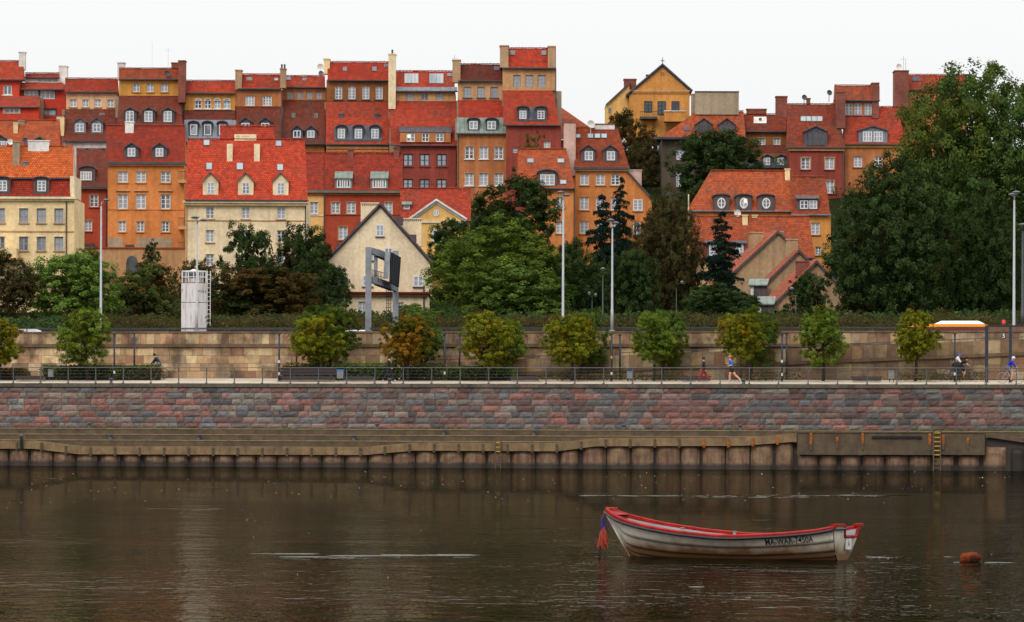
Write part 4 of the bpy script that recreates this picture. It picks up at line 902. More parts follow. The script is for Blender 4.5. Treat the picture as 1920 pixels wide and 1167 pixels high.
rl_ = h.roof(733, 857, 272, 236, 438, T['red'], back=False); h.wall(750, 845, 246, 267, rl_.at(266) - .3, ORN2, [(762, 778, 250, 266, dict(lamp=True)), (791, 804.5, 250, 266, dict(gl=GLASSD)), (817, 832, 250, 266)], n=(2, 2), dep=3, name='attic_storey', rec=.08)
r = h.roof(731, 856, 237.5, 189, rl_.d1 + .3, T['red'], back=False, gut=None); h.roof(748, 847, 247, 236, rl_.at(262) - .2, ZD, run=2.0, back=False, gut=None, name='zinc_roof'); dd = r.d1 - .1
h.wall(735, 853, 170, 190, dd, BEIG, row([762, 789, 817], 13.5, 175, 189), n=(2, 1), fr=BRFR, gl=GLASS); h.roof(733, 857, 170.5, 163, dd, ZG, run=1.2, back=False, name='zinc_roof'); r2 = h.roof(740, 852, 164, 134, dd + 1.1, T['red'], gable=STONEB, gut=None)
for x in (758, 805):
    for k in range(4): h.skylight(r2, x + k * 6.6, x + k * 6.6 + 6.4, 139, 157, None, ZPL)
h.skylight(r2, 838, 847, 138, 144, ZG); h.chim(728, 741.5, 101, 205, r.at(205) - .2, CREAM, 1.6, pots=1)
h = House('town_house', 'orange house with green zinc dormer band and two rows of white windows', 902, 240, 437)
h.wall(857, 949, 251.5, 420, 437, ORN2, row([872, 899, 927], 16.5, 275, 298.5) + row([872, 899, 927], 16.5, 325, 348.5), n=(2, 3), sill=WHT, trim=BEIG, tw=1.2); h.pipe(859, 255, 400, 437)
rz = h.roof(856, 949, 250, 221, 437, ZGR, run=1.2, back=False); r = h.roof(859, 946, 222, 186, rz.d1 + .3, T['bright'], back=False, gut=None); dd = r.d1 - .1
for x in (880, 914): h.dormer(rz, x - 3, x + 19, 227, 245, (x, x + 15.5, 227.5, 243), ZD, 'arch', (2, 2), 7)
h.wall(858, 943, 151.5, 188, dd, BEIG, row([869, 894.5, 919], 14.5, 163, 183.5), n=(2, 3), sill=GUT, fr=BRFR); r2 = h.roof(860, 943, 151, 121, dd, T['dark'], gable=STONEB); h.chim(848, 863, 112, 155, dd - .3, STONEB, 1.4); h.skylight(r2, 926, 936, 126, 132, ZD); h.mast(852, 104, 115, dd, .02, 1)
h = House('town_house', 'tallest dusky house with beige chimneys on both roof ends', 995, 200, 436)
h.wall(949, 1052, 236, 420, 436, DUSK, [(962, 970, 277, 287), (1020, 1032, 265, 277)], n=(2, 2)); r = h.roof(944, 1050, 234, 168, 436, T['red'], back=False, x0t=943, x1t=1036); dd = r.d1 - .1
for x in (970, 1004): h.dormer(r, x, x + 21, 204, 228, (x + 4, x + 17, 208, 223.5), ZD, 'arch', (2, 3), 6)
h.skylight(r, 990, 1004, 203, 227, ZD, ZD)
h.wall(942, 1041, 128, 170, dd, BEIG, row([962, 985, 1008], 14.5, 141, 163.5), n=(2, 3), fr=BRFR, sill=None); r2 = h.roof(943, 1042, 127, 91, dd, T['bright'], gable=STONEB)
h.chim(937, 953, 85, 127, dd - .35, STONEB, 2.4); h.chim(1027, 1041, 86, 127, dd - .35, STONEB, 2.4); h.skylight(r2, 955, 965, 96, 104, ZG, ZG); h.skylight(r2, 1015, 1024, 96, 104, ZG, ZG); h.pipe(1042, 130, 230, dd)
# ---------------- middle and front rows, left
h = House('yellow_house', 'pale yellow corner house with orange mansard roof at the left edge', 60, 420, 372, 600)
wl = row([-8, 36, 69, 102], 17, 391, 418.5) + row([-8, 36, 69, 102], 17, 444, 470.5) + row([36, 69], 17, 502, 527.5)
h.wall(-60, 139, 372, 600, 372, PALEY, wl, n=(2, 2), sill=BEIG, trim=CREAM, tw=1.6, dep=9, fr=BRFR); h.band(-60, 142, 369, 373, 372, CREAM, .45); h.band(-60, 141, 373.2, 377, 372, PALEY, .25); h.band(-60, 139, 433, 435.5, 372, BEIG, .06, 'string_course'); h.pipe(124.5, 377, 560, 372, ZBR)
r = h.roof(-60, 131, 368, 336, 372.1, T['bright'], run=.75, back=False, gh=3); r2 = h.roof(-60, 137, 333, 275, r.d1 + .2, T['orange'], gable=CREAM, gh=3, pitch=.8)
h.chim(131, 139, 330, 370, 372.05, CREAM, 6, cap=False)
for x in (-3, 70): h.dormer(r, x - 7, x + 22, 337, 364, (x - 1 if x < 0 else x, x + 16, 339, 359), ZBR, 'arch', (2, 3), 7)
h.chim(23, 36, 265, 312, r2.at(310), TAUPE, .6); h.chim(52, 91, 263, 284, r2.at(284), WHT, .8); h.chim(42, 51, 303, 314, r2.at(313), ZG, .4)
b = h.box('balcony', -60, 31, 466, 486, 370.2, 1.75, PALEY); h.box('balcony_slab', -60, 33, 484, 487.5, 370, 1.9, BEIG)
h = House('town_house', 'narrow brick red house squeezed beside the pale yellow house', 176, 380, 412, 470)
h.wall(146, 203, 352, 490, 412, REDW, [(168, 184.5, 365, 388.5), (158, 172.5, 413.5, 434)], n=(2, 3), sill=REDW, trim=BEIG, tw=1); r = h.roof(143, 205, 351, 280, 412, T['dark'], gable=REDW, gh=4); h.dormer(r, 149, 178, 318, 341, (150.5, 172, 322, 338.5), ZBR, 'arch', (4, 2), 8); h.pipe(199, 355, 470, 412, ZBR)
h.box('archway', 156, 178, 457, 470, 411.96, .03, GLASSD)
h = House('orange_house', 'bright orange house with three columns of white windows and two dormers', 272, 380, 405, 470)
wl = row([221, 255, 301], 18.5, 322, 342.5) + row([221, 255, 301], 18.5, 364.5, 392) + row([222, 256, 303], 14.5, 415, 435)
h.wall(202, 345, 309, 480, 405, ORNW, wl, n=(2, 3), sill=BEIG, trim=BEIG, tw=1.6); h.band(201, 347, 306.5, 311, 405, BEIG, .3); h.band(202, 345, 392.6, 394, 405, ORN2, .05, 'string_course')
for x in (221, 255, 301): h.box('window_hood', x - 4, x + 22, 356, 358.5, 404.8, .19, BEIG)
r = h.roof(199, 347, 304, 236, 405, T['red'], gable=ORNW, gh=4.5); h.chim(234, 250, 228, 251, r.at(250), WHT, .8)
for x in (239, 291.5): h.dormer(r, x - 6, x + 21, 277, 297, (x, x + 14.5, 278, 294), ZD, 'tri', (2, 2), 10)
for x0, x1 in ((203, 231), (257, 323)): h.box('bare_plaster_patch', x0, x1, 446, 465, 404.97, .025, TAUPE)
h.box('archway', 235, 252, 459, 466, 404.96, .03, GLASSD)
for y in (337, 424, 470):
    b = h.box('balcony_slab', 334, 350, y, y + 6, 403.6, 1.4, BEIG)
    for k in range(7): h.box('baluster', 335 + k * 2.3, 335.5 + k * 2.3, y - 15, y, 403.65, .05, DKFR, b)
    h.box('balcony_rail', 334, 350, y - 16, y - 15, 403.63, .08, DKFR, b)
h = House('terrace_wall', 'long beige terrace wall with a dark arch under the orange house', 260, 480, 399, 600, 'wall', None)
h.wall(150, 352, 466, 600, 399, BEIG, dep=4); h.band(150, 352, 464, 466.3, 399, REDW, .12, 'coping'); b = h.mb(); cx, cz, s = h.X(247.5, 399), h.Z(494, 399), 399 / F
b.poly([(cx + math.cos(math.pi * k / 12) * 11 * s, 398.96, cz + math.sin(math.pi * k / 12) * 14 * s) for k in range(13)] + [(cx - 11 * s, 398.96, cz - 20 * s), (cx + 11 * s, 398.96, cz - 20 * s)]); b.build('archway', GLASSD, h.e)
h = House('cream_house', 'large cream house under a huge bright red roof with three pediment dormers', 461, 400, 385, 600)
wl = row([386, 453, 519.5], 15.5, 388, 411) + row([386, 453, 519.5], 15.5, 432, 455) + row([386, 453, 519.5], 15.5, 477, 499)
h.wall(348, 574, 384, 610, 385, CREAM, wl, n=(2, 3), sill=BEIG, trim=PALEY, tw=1.5, dep=9); h.band(343, 579, 376.5, 381, 385, CREAM, .55); h.band(345, 577, 381.2, 385.5, 385, PALEY, .35); h.band(348, 574, 413, 415, 385, BEIG, .06, 'string_course'); h.band(348, 574, 501, 503.5, 385, BEIG, .08, 'string_course')
r = h.roof(348, 577, 375, 262, 385, T['bright'], x0t=351, x1t=571, over=.55, gable=CREAM, gh=2, pitch=.72); rt = h.roof(412, 514, 264, 237, r.d1 + .35, T['bright'], gut=None, gable=CREAM, pitch=.72)
for x in (388, 454, 519.5): h.dormer(r, x - 8, x + 21, 340, 366, (x, x + 14, 342.5, 364), CREAM, 'tri', (2, 3), 17, hoodm=ZBR, oh=2)
for x0, x1, y0, y1 in ((381, 393, 263, 274), (516, 528, 264, 275), (386, 398, 306, 319.5), (443, 456, 306, 319.5), (519, 531, 308, 320.5)): h.skylight(r, x0, x1, y0, y1, GLASSL, ZBR)
h.chim(425, 435.5, 270, 304, r.at(303), CREAM, .7, cap=False); h.chim(476, 486.5, 270, 304, r.at(303), CREAM, .7, cap=False)
o = h.chim(439, 480, 252, 265, r.at(264), CREAM, .8, cap=False)
for k in range(6): h.box('vent_hole', 443 + k * 4.2, 444.6 + k * 4.2, 255, 257, r.at(264) - .012, .01, TAUPE, o)
h.pipe(350, 384, 560, 385, BEIG); h.pipe(573, 384, 480, 385, GUT)
h = House('town_house', 'yellow and brick red house with green copper dormers, right of the cream house', 664, 370, 402, 480)
h.wall(572, 608, 360.5, 480, 402, YELL, [(581, 596.5, 379, 401.5)], n=(2, 3), sill=WHT, trim=CREAM, tw=1.2); h.wall(608.2, 753, 360.5, 500, 401.9, REDW, [(621, 637.5, 379, 401), (650, 667, 379, 401), (721, 736, 379, 401), (635, 652, 425, 449.5)], n=(2, 3), sill=BEIG, trim=BEIG, tw=1); h.pipe(608, 362, 480, 401.8)
h.band(608.2, 753, 402, 404, 401.9, DUSK, .06, 'string_course'); h.band(572, 608, 403, 406, 402, CREAM, .06, 'string_course'); h.band(572, 753, 361, 366, 402, ORN2, .2)
r = h.roof(570, 607.5, 358, 287, 402, T['red'], gut=GUTG, gh=4, gable=REDW); r = h.roof(608, 755, 358, 287, 401.9, T['red'], gut=GUTG, gh=4, gable=REDW)
for x in (628, 695): h.dormer(r, x, x + 32, 334, 354, (x + 3.5, x + 29, 336.5, 352.5), ZGR, 'shed', (5, 1), 17, hoodm=ZGR, oh=1)
h.chim(652, 662, 280, 297, r.at(297), BRK, .6); h.chim(738, 748, 276, 300, r.at(298), BRK, .6)
h = House('gable_house', 'ivory house with a steep pointed gable behind the road sign gantry', 713, 500, 350, 610)
gable_front(h, 612, 490, 713, 385, 806, 490, 552, 350, 9, GABW, T['dark'], ZBR); h.wall(625, 802, 552, 615, 350.05, GABW, [(672, 686.5, 566, 590), (745, 757, 567, 590)], n=(2, 3), sill=STONEB, dep=9)
h.band(610, 806, 547.5, 551, 350, T['bright'], .5, 'tile_ledge'); h.band(612, 804, 551.5, 556, 350.04, BEIG, .25)
wins_on(h, [(705, 719.5, 422, 443.5), (694, 706, 465, 488.5), (721, 735.5, 465, 488), (633, 651, 517, 535.5), (680, 699, 517, 537.5), (775, 794, 517, 537.5)], 350, (2, 2), ZBR)
h.chim(676, 712, 380, 430, 356, GABW, 1.2, vents=9); h.chim(753, 790, 409, 462, 356, GABW, 1.2, vents=9); h.pipe(649, 556, 605, 350); h.pipe(795, 535, 600, 350, DKFR)
for x0, y0 in ((670, 417), (631, 457), (741, 407), (766, 440)): h.box('roof_hatch', x0, x0 + 14, y0, y0 + 14, 353.5, 1.5, ZBR)
h = House('yellow_house', 'small yellow house with a white edged gable and a round window', 818, 410, 378, 470)
gable_front(h, 772, 410, 818, 377.5, 868, 409, 480, 378, 3, YELL, T['red'], WHT, 4.0); r = h.roof(750, 883, 413, 354, 381, T['red'], gable=YELL, gut=GUTG); h.wall(752, 880, 412, 480, 382, YELL); h.band(788, 866, 414, 418.5, 378, CREAM, .12)
wins_on(h, [(811, 827.5, 431, 452.5)], 378, (2, 3), WHT, trim=CREAM); wins_on(h, [(812.5, 823.5, 394, 406, dict(oval=True))], 378)
h.dormer(r, 755, 770, 383, 394, (757, 768, 385, 393), ZD, 'shed', (1, 1), 7, hoodm=ZGR)
# ---------------- middle
h = House('town_house', 'small orange house with a round hooded dormer beside the dark tree', 1025, 350, 415, 480)
h.wall(985, 1079, 355, 480, 415, ORNW, [(1043, 1057, 370, 391), (1043, 1058, 416, 438)], n=(2, 3), sill=BEIG, trim=BEIG, tw=1); r = h.roof(968, 1078, 353, 280, 415, T['rust'], x0t=972, x1t=1062, gable=ORN2); h.pipe(1077, 355, 470, 415)
h.dormer(r, 1008, 1044, 326, 349, (1013, 1040, 327.5, 348), ZBR, 'arch', (3, 3), 9); h.skylight(r, 988, 1001, 298, 306); h.skylight(r, 1045, 1058, 298, 306); h.skylight(r, 1050, 1062, 338, 346)
h = House('orange_house', 'deep orange house with tilted roof lights and a white gable wall at left', 1130, 380, 418, 500)
wl = row([1087, 1117, 1145], 17, 327, 347.5) + row([1087, 1117, 1145], 17, 370, 394) + row([1087, 1117, 1145], 17, 415, 438.5)
h.wall(1079, 1176, 319.5, 520, 418, ORNW, wl, n=(2, 3), sill=BEIG, trim=None, dep=8); h.band(1077, 1179, 317, 321, 418, BEIG, .3); h.band(1079, 1176, 455, 457, 418, DUSK, .06, 'string_course')
b = h.mb(); d_ = 418.05; P = [(h.X(x, d_), d_, h.Z(y, d_)) for x, y in ((1176.2, 520), (1222, 520), (1222, 372), (1176.2, 321))]; b.poly(P); bk = [(p[0], d_ + 6, p[2]) for p in P]; b.poly([P[1], bk[1], bk[2], P[2]]); b.build('side_wing', ORNW, h.e)
b = h.mb(); q = [(h.X(x, d_), h.Z(y, d_)) for x, y in ((1174, 317), (1224, 372.5))]; b.poly([(q[0][0], d_ - .3, q[0][1]), (q[1][0], d_ - .3, q[1][1]), (q[1][0], d_ + 6, q[1][1]), (q[0][0], d_ + 6, q[0][1])]); b.poly([(q[0][0], d_ - .3, q[0][1] - .2), (q[1][0], d_ - .3, q[1][1] - .2), (q[1][0], d_ - .3, q[1][1]), (q[0][0], d_ - .3, q[0][1])]); b.build('wing_roof', ZD, h.e)
wins_on(h, [(1187, 1205, 374, 395), (1187, 1201, 417, 440.5)], d_, (2, 3), BEIG); h.chim(1177, 1203, 318, 362, d_ + 1, PINK, 2)
r = h.roof(1076, 1180, 314, 240, 418, T['rust'], x0t=1080, x1t=1157, gable=PINK, gh=4)
for x in (1096, 1137.5): h.dormer(r, x - 7, x + 20, 281, 304, (x, x + 15.5, 284, 301), ZBR, 'tri', (2, 2), 10, hoodm=ZBR)
for x in (1101, 1114, 1126.5): h.skylight(r, x, x + 11.5, 251, 260, GLASSL, ZD)
h.skylight(r, 1079, 1088, 252, 260, GLASSL, ZD); h.chim(1057, 1079, 229, 330, 418.3, PINK, 3.5, capm=BRK); h.chim(1115, 1152, 232, 243, r.d1 - .2, WHT, 1, capm=BRK); h.dish(1108, 233, r.d1 - 1, .4)
h = House('town_house', 'house showing only a sloping red roof right of the tallest house', 1080, 225, 445, 300)
b = h.mb(); d_ = 444; P = [(h.X(x, d), d, h.Z(y, d)) for x, y, d in ((1046, 262, 444), (1125, 262, 444), (1108, 240, 447), (1047, 198, 452))]; b.poly(P, uv=[(p[0], p[2] * 1.3) for p in P]); b.build('roof', T['rust'], h.e); h.wall(1047, 1120, 263, 330, 444.3, DUSK); h.chim(1046, 1051, 200, 215, 448, ZD, .5)
h = House('gable_house', 'ochre gabled building with dark windows and a cross on its gable', 1236, 180, 476, 260)
gable_front(h, 1180, 176, 1242, 123, 1293, 168, 260, 476, 12, OCHR, T['dark'], ZD, 2.2); h.band(1178, 1293, 169, 172.5, 476, BEIG, .2); h.band(1180, 1291, 173, 175.5, 476, OCHR, .12)
wins_on(h, [(1208, 1223, 190, 211), (1233, 1248.5, 190, 216), (1259, 1274, 190, 208)], 476, (2, 3), None, DKFR, GLASSD); wins_on(h, [(1238, 1246.5, 134, 142.5, dict(oval=True, fr=OCHR, gl=GLASSD))], 476)
b = h.box('balcony_slab', 1200, 1233, 219, 223, 474.8, 1.2, GUT)
for k in range(9): h.box('baluster', 1200.5 + k * 3.9, 1201 + k * 3.9, 210, 219, 474.85, .05, DKFR, b)
h.box('balcony_rail', 1200, 1233, 209, 210, 474.83, .07, DKFR, b); h.box('stair_housing', 1246, 1287, 209, 228, 473, 2.4, OCHR); h.box('stair_housing_cap', 1245, 1288, 207.5, 209, 472.9, 2.6, WHT)
b = h.mb(); X_, z_ = h.X(1242, 476), h.Z(123, 476); b.box(X_ - .05, X_ + .05, 475.8, 475.9, z_, z_ + .85); b.box(X_ - .22, X_ + .22, 475.8, 475.9, z_ + .45, z_ + .55); b.build('roof_cross', ZPL, h.e)
b = h.mb(); d_ = 479; P = [(h.X(x, d_), d_, h.Z(y, d_)) for x, y in ((1137, 260), (1180, 260), (1180, 156), (1137, 196))]; b.poly(P); bk = [(p[0], d_ + 8, p[2]) for p in P]; b.poly([P[0], P[3], bk[3], bk[0]]); b.build('side_wing', YELL, h.e)
b = h.mb(); q = [(h.X(x, d_), h.Z(y, d_)) for x, y in ((1136, 196), (1181, 154))]; b.poly([(q[0][0], d_ - .3, q[0][1]), (q[1][0], d_ - .3, q[1][1]), (q[1][0], d_ + 8, q[1][1]), (q[0][0], d_ + 8, q[0][1])]); b.poly([(q[0][0], d_ - .3, q[0][1] - .2), (q[1][0], d_ - .3, q[1][1] - .2), (q[1][0], d_ - .3, q[1][1]), (q[0][0], d_ - .3, q[0][1])]); b.build('wing_roof', ZD, h.e)
wins_on(h, [(1141, 1146, 203, 213)], d_, (2, 2), None, DKFR); h.chim(1170, 1193, 148, 172, d_ + .6, BRK, 1.5); h.chim(1212, 1218, 140, 152, 480, BRK, 1)
h = House('grey_house', 'sooty grey house with a hipped red roof and a taupe attic box', 1318, 290, 440, 380)
h.wall(1241, 1396, 262, 420, 440, GREYW, [(1268, 1284, 280, 300), (1268, 1278, 323, 350)], n=(2, 3), dep=10); h.band(1226, 1398, 257, 261.5, 440, GUT, .8); r = h.roof(1238, 1398, 258, 209, 440, T['rust'], x0t=1306, x1t=1394, gable=GREYW, over=.7)
for x in (1304, 1347): h.dormer(r, x, x + 31, 233, 250, (x + 3, x + 28, 234, 249), ZBR, 'tri', (4, 1), 12, fr=ZBR, gl=GLASSD)
h.wall(1303, 1385, 172.5, 215, r.d1 - .5, TAUPE, dep=5, name='attic_box'); h.band(1302, 1386, 171, 172.4, r.d1 - .5, GUT, .1); h.chim(1296, 1303, 176, 214, r.d1 + .5, TAUPE, 1); h.skylight(r, 1282, 1293, 238, 246, ZD, ZD); h.skylight(r, 1354, 1362, 212, 217, ZD, ZG)
h = House('town_house', 'brown house with a white framed round roof vent and a brick chimney', 1430, 260, 441, 340)
h.wall(1384, 1478, 288, 380, 441, BROWN); rz = h.roof(1384, 1480, 313, 289, 440.7, ZD, run=1.2, back=False, gut=None, name='zinc_roof')
for x in (1432, 1458): h.dormer(rz, x - 3, x + 17, 294, 312, (x, x + 12, 296, 310), ZD, 'tri', (2, 2), 5)
r0 = h.roof(1384, 1479, 289, 272, 441.6, T['dark'], back=False, gut=None); dd = r0.d1; h.wall(1384, 1477, 246.5, 274, dd, BROWN, [(1423, 1435, 259, 272), (1450, 1463, 259, 272)], n=(2, 1), trim=BEIG, tw=1); r = h.roof(1386, 1480, 246, 215, dd, T['old'], gable=BROWN)
h.skylight(r, 1413, 1437, 220, 232, WHT, WHT); b = h.mb(); c_ = (h.X(1425, r.at(226)), r.at(226) - .3, h.Z(226, r.at(226)) + .1); b.poly([(c_[0] + math.cos(k * .524) * .16, c_[1], c_[2] + math.sin(k * .524) * .16) for k in range(12)]); b.build('vent_hole', GLASSD, h.e)
h.chim(1400, 1437, 204, 217, r.d1, BRK, .8); h.chim(1455, 1476, 180, 226, r.at(220), BRK, 1.4)
pl = h.mb(); rs_ = random.Random(4)
for k in range(60):
    x, y = rs_.uniform(1446, 1478), rs_.uniform(300, 312); q = (h.X(x, 439.4), 439.4 - rs_.random() * .4, h.Z(y, 439.4)); pl.poly([(q[0], q[1], q[2]), (q[0] + .16, q[1] + rs_.uniform(-.1, .1), q[2] + .05), (q[0] + .08, q[1], q[2] + .22)])
tag(pl.build('balcony_greenery', plain('balcony_leaf', (0.05, 0.1, 0.05), .8), h.e), kind='stuff')
h = House('town_house', 'dusky red house with four roof lights in a row and a wooden dormer', 1530, 300, 436, 400)
h.wall(1480, 1583, 278, 480, 436, DUSK, [(1502, 1519, 296, 318), (1547, 1564, 296, 318), (1549, 1564, 339, 363), (1555, 1566, 387, 408)], n=(2, 3), sill=DUSK, trim=BEIG, tw=1.6); h.band(1478, 1584, 277.5, 283, 436, BEIG, .25); r = h.roof(1474, 1585, 276, 196, 436, T['old'], gable=STONEB, x0t=1476, x1t=1568)
for k in range(4): h.skylight(r, 1501 + k * 10.4, 1510.5 + k * 10.4, 219, 228, GLASSL, ZPL)
h.dormer(r, 1508, 1551, 246, 274, (1514, 1547, 248, 273), ZD, 'tri', (4, 2), 10, fr=ZBR, gl=GLASSD); h.dish(1508, 183, r.d1, .3, ZD); h.chim(1512, 1519, 184, 198, r.d1, BRK, .6); h.dish(1555, 174, r.d1, .3, ZD); h.pipe(1582, 280, 470, 435.9)
h = House('town_house', 'brown orange house with brick chimneys and a zinc dormer, beside the big willow', 1630, 240, 437, 400)
h.wall(1584, 1690, 272, 480, 437, ORN2, [(1601, 1617, 294, 314), (1640, 1655, 294, 314)], n=(2, 3), sill=BROWN); h.band(1584, 1690, 271.5, 277, 437, GOLD, .2); r = h.roof(1583, 1692, 270, 201, 437, T['red'], gable=ORN2)
h.dormer(r, 1610, 1664, 244, 268, None, ZG, 'tri', (3, 2), 8, hoodm=ZD, wins=[(1618, 1635, 247, 266), (1638, 1655, 247, 266)]); dd = r.at(218)
h.wall(1566, 1648, 188, 219, dd, ORN2, row([1585, 1602, 1621], 13.5, 194, 216), n=(2, 3), sill=ZG); h.roof(1564, 1649, 188, 161, dd, T['rust'], gable=STONEB); h.chim(1569, 1585, 172, 241, dd - 2, BRK, 1.5); h.chim(1635, 1648, 155, 222, dd - .3, BRK, 1.5)
h = House('town_house', 'distant red roof with a broad brick chimney behind the big willow', 1750, 170, 455, 300)
r = h.roof(1690, 1814, 168, 141, 455, T['red'], gable=BRK); h.wall(1692, 1812, 170, 300, 455, ORN2); h.chim(1678, 1704, 132, 230, 453, BRK, 2.5); h.skylight(r, 1710, 1724, 145, 153, ZD, ZD); h.dish(1686, 126, 454, .35); h.mast(1694, 106, 132, 454, .02, 1); h.mast(1698, 112, 132, 454.2, .02, 0); h.chim(1808, 1813, 139, 150, 456, BRK, .6)
# ---------------- right front
h = House('town_house', 'long low house with three oval dormer windows under a hipped red roof', 1390, 370, 395, 440)
h.wall(1293, 1486, 397, 520, 395, OCHR, dep=7); r = h.roof(1288, 1488, 395, 321, 395, T['rust'], x0t=1332, x1t=1484, gable=OCHR, gut=ZG)
for x in (1345, 1387, 1429): h.dormer(r, x - 8, x + 23, 369, 394, (x, x + 15.5, 371, 391.5), ZBR, 'arch', (1, 1), 6, oval=True, lamp=(x == 1387), gl=GLASS)
h.chim(1472, 1481, 316, 340, r.at(338), PALEY, .7); h.pipe(1291, 365, 420, 394.6, CREAM); h.dish(1383, 400, 394, .35)
h = House('town_house', 'red roofed house with a paired window dormer joining the oval window house', 1520, 400, 394, 480)
h.wall(1486, 1558, 404, 520, 394, OCHR, [(1521, 1537, 418, 440.5), (1529, 1540, 463, 479)], n=(2, 3), sill=BROWN, trim=None); r = h.roof(1484, 1557, 402, 332, 394, T['rust'], x1t=1547, gable=STONEB, gut=ZG)
h.dormer(r, 1494, 1534, 372, 395, None, ZBR, 'shed', (2, 2), 9, hoodm=ZBR, wins=[(1500, 1515.5, 376, 392), (1517.5, 1532, 376, 392)])
h = House('town_house', 'low house under a broad old red roof behind the tall spruce', 1410, 450, 384, 520)
r = h.roof(1296, 1528, 483, 406, 384, T['rust'], x0t=1300, x1t=1516, gable=STONEB); h.wall(1300, 1524, 485, 560, 384, STONEB); h.chim(1392, 1402, 403, 424, r.at(423), PALEY, .7); h.chim(1410, 1420, 403, 409, r.d1 - .1, PALEY, .7)
for x in (1325, 1374): h.dormer(r, x, x + 24, 456, 482, (x + 5, x + 20, 458, 480), ZBR, 'shed', (2, 3), 7, hoodm=ZD)
def gable_yaw(name, label, ax_, ay_, d, yaw, hw, drop, length, wall_h, roofm, chim=None, hatch=None):
    a = W(ax_, ay_, d); base = a.z - drop - wall_h; e = empty(name, (a.x, a.y, base), yaw, label, 'house', 'stepped gable houses'); Zp = drop + wall_h
    b = MB(); P = [(-hw, 0, -3), (hw, 0, -3), (hw, 0, wall_h), (0, 0, Zp), (-hw, 0, wall_h)]; b.poly(P); bk = [(p[0], length, p[2]) for p in P]; b.poly([P[0], P[4], bk[4], bk[0]]); b.poly([P[1], bk[1], bk[2], P[2]]); b.poly(bk[::-1]); b.build('gable_wall', STONEB, e)
    for sg in (-1, 1):
        L = math.hypot(hw, drop); ux, uz = sg * hw / L, -drop / L; n_ = (-uz * sg, abs(ux)); b = MB(); e0 = (ux * -.02, Zp + .02); e1 = (ux * (L + .4), Zp + uz * (L + .4)); t = .18
        q = [e0, e1, (e1[0] + n_[0] * t, e1[1] + n_[1] * t), (0, e0[1] + t / max(n_[1], .3))]; f0 = [(p[0], -.25, p[1]) for p in q]; f1 = [(p[0], length + .2, p[1]) for p in q]
        b.poly(f0, 1, uv=[(0, 0)] * 4); b.poly([f0[3], f0[2], f1[2], f1[3]], 0, uv=[(0, L), (0, 0), (length, 0), (length, L)]); b.poly([f0[1], f0[0], f1[0], f1[1]], 1, uv=[(0, 0)] * 4); b.poly([f0[2], f0[1], f1[1], f1[2]], 1, uv=[(0, 0)] * 4); b.build('roof', [roofm, ZBR], e)
    for cx, cy, w_, z0, z1, mt in (chim or ()): 
        b = MB(); b.box(cx - w_ / 2, cx + w_ / 2, cy, cy + .8, z0 + Zp, z1 + Zp); b.box(cx - w_ / 2 - .06, cx + w_ / 2 + .06, cy - .06, cy + .86, z1 + Zp + .002, z1 + Zp + .12); b.build('chimney', mt, e)
    for cx, cy, w_, z0, z1 in (hatch or ()):
        b = MB(); b.box(cx - .7, cx + 1.8, cy, cy + w_, Zp + z0, Zp + z1); o = b.build('dormer', ZBR, e); b = MB()
        b.poly([(cx - .95, cy - .15, Zp + z1 + .02), (cx - .95, cy + w_ + .15, Zp + z1 + .02), (cx + 1.9, cy + w_ + .15, Zp + z1 + .35), (cx + 1.9, cy - .15, Zp + z1 + .35)]); b.poly([(cx - .95, cy - .15, Zp + z1 - .1), (cx + 1.9, cy - .15, Zp + z1 + .2), (cx + 1.9, cy - .15, Zp + z1 + .35), (cx - .95, cy - .15, Zp + z1 + .02)]); b.build('copper_hood', ZGR, o)
        b = MB(); b.box(cx - .78, cx - .70, cy + .2, cy + w_ - .2, Zp + z0 + .2, Zp + z1 - .12); b.build('window_frame', WHITE, o)
    return e
Y25 = R(10)
gable_yaw('gable_house', 'beige gable house, rearmost of three stepped ones below the broad red roof', 1458, 438, 366, R(8), 4.6, 4.2, 6, 3.4, T['rust'], [(-1.3, 2.5, 1.1, -2.2, .1, STONEB), (.6, 2.5, .8, -.9, .2, STONEB)])
G2_ = gable_yaw('gable_house', 'beige gable house, middle of three stepped ones, with a stubby chimney', 1497, 474, 356, R(8), 4.9, 4.8, 2.4, 2.4, T['rust'], [(-.15, 1.5, .85, -1.0, 1.1, STONEB)])
G3_ = gable_yaw('gable_house', 'beige gable house, nearest of three stepped ones, half hidden by trees', 1530, 494, 347, R(10), 5.0, 5.0, 4.6, 1.6, T['rust'], [(-.9, .6, .9, -1.4, .1, BRK)])

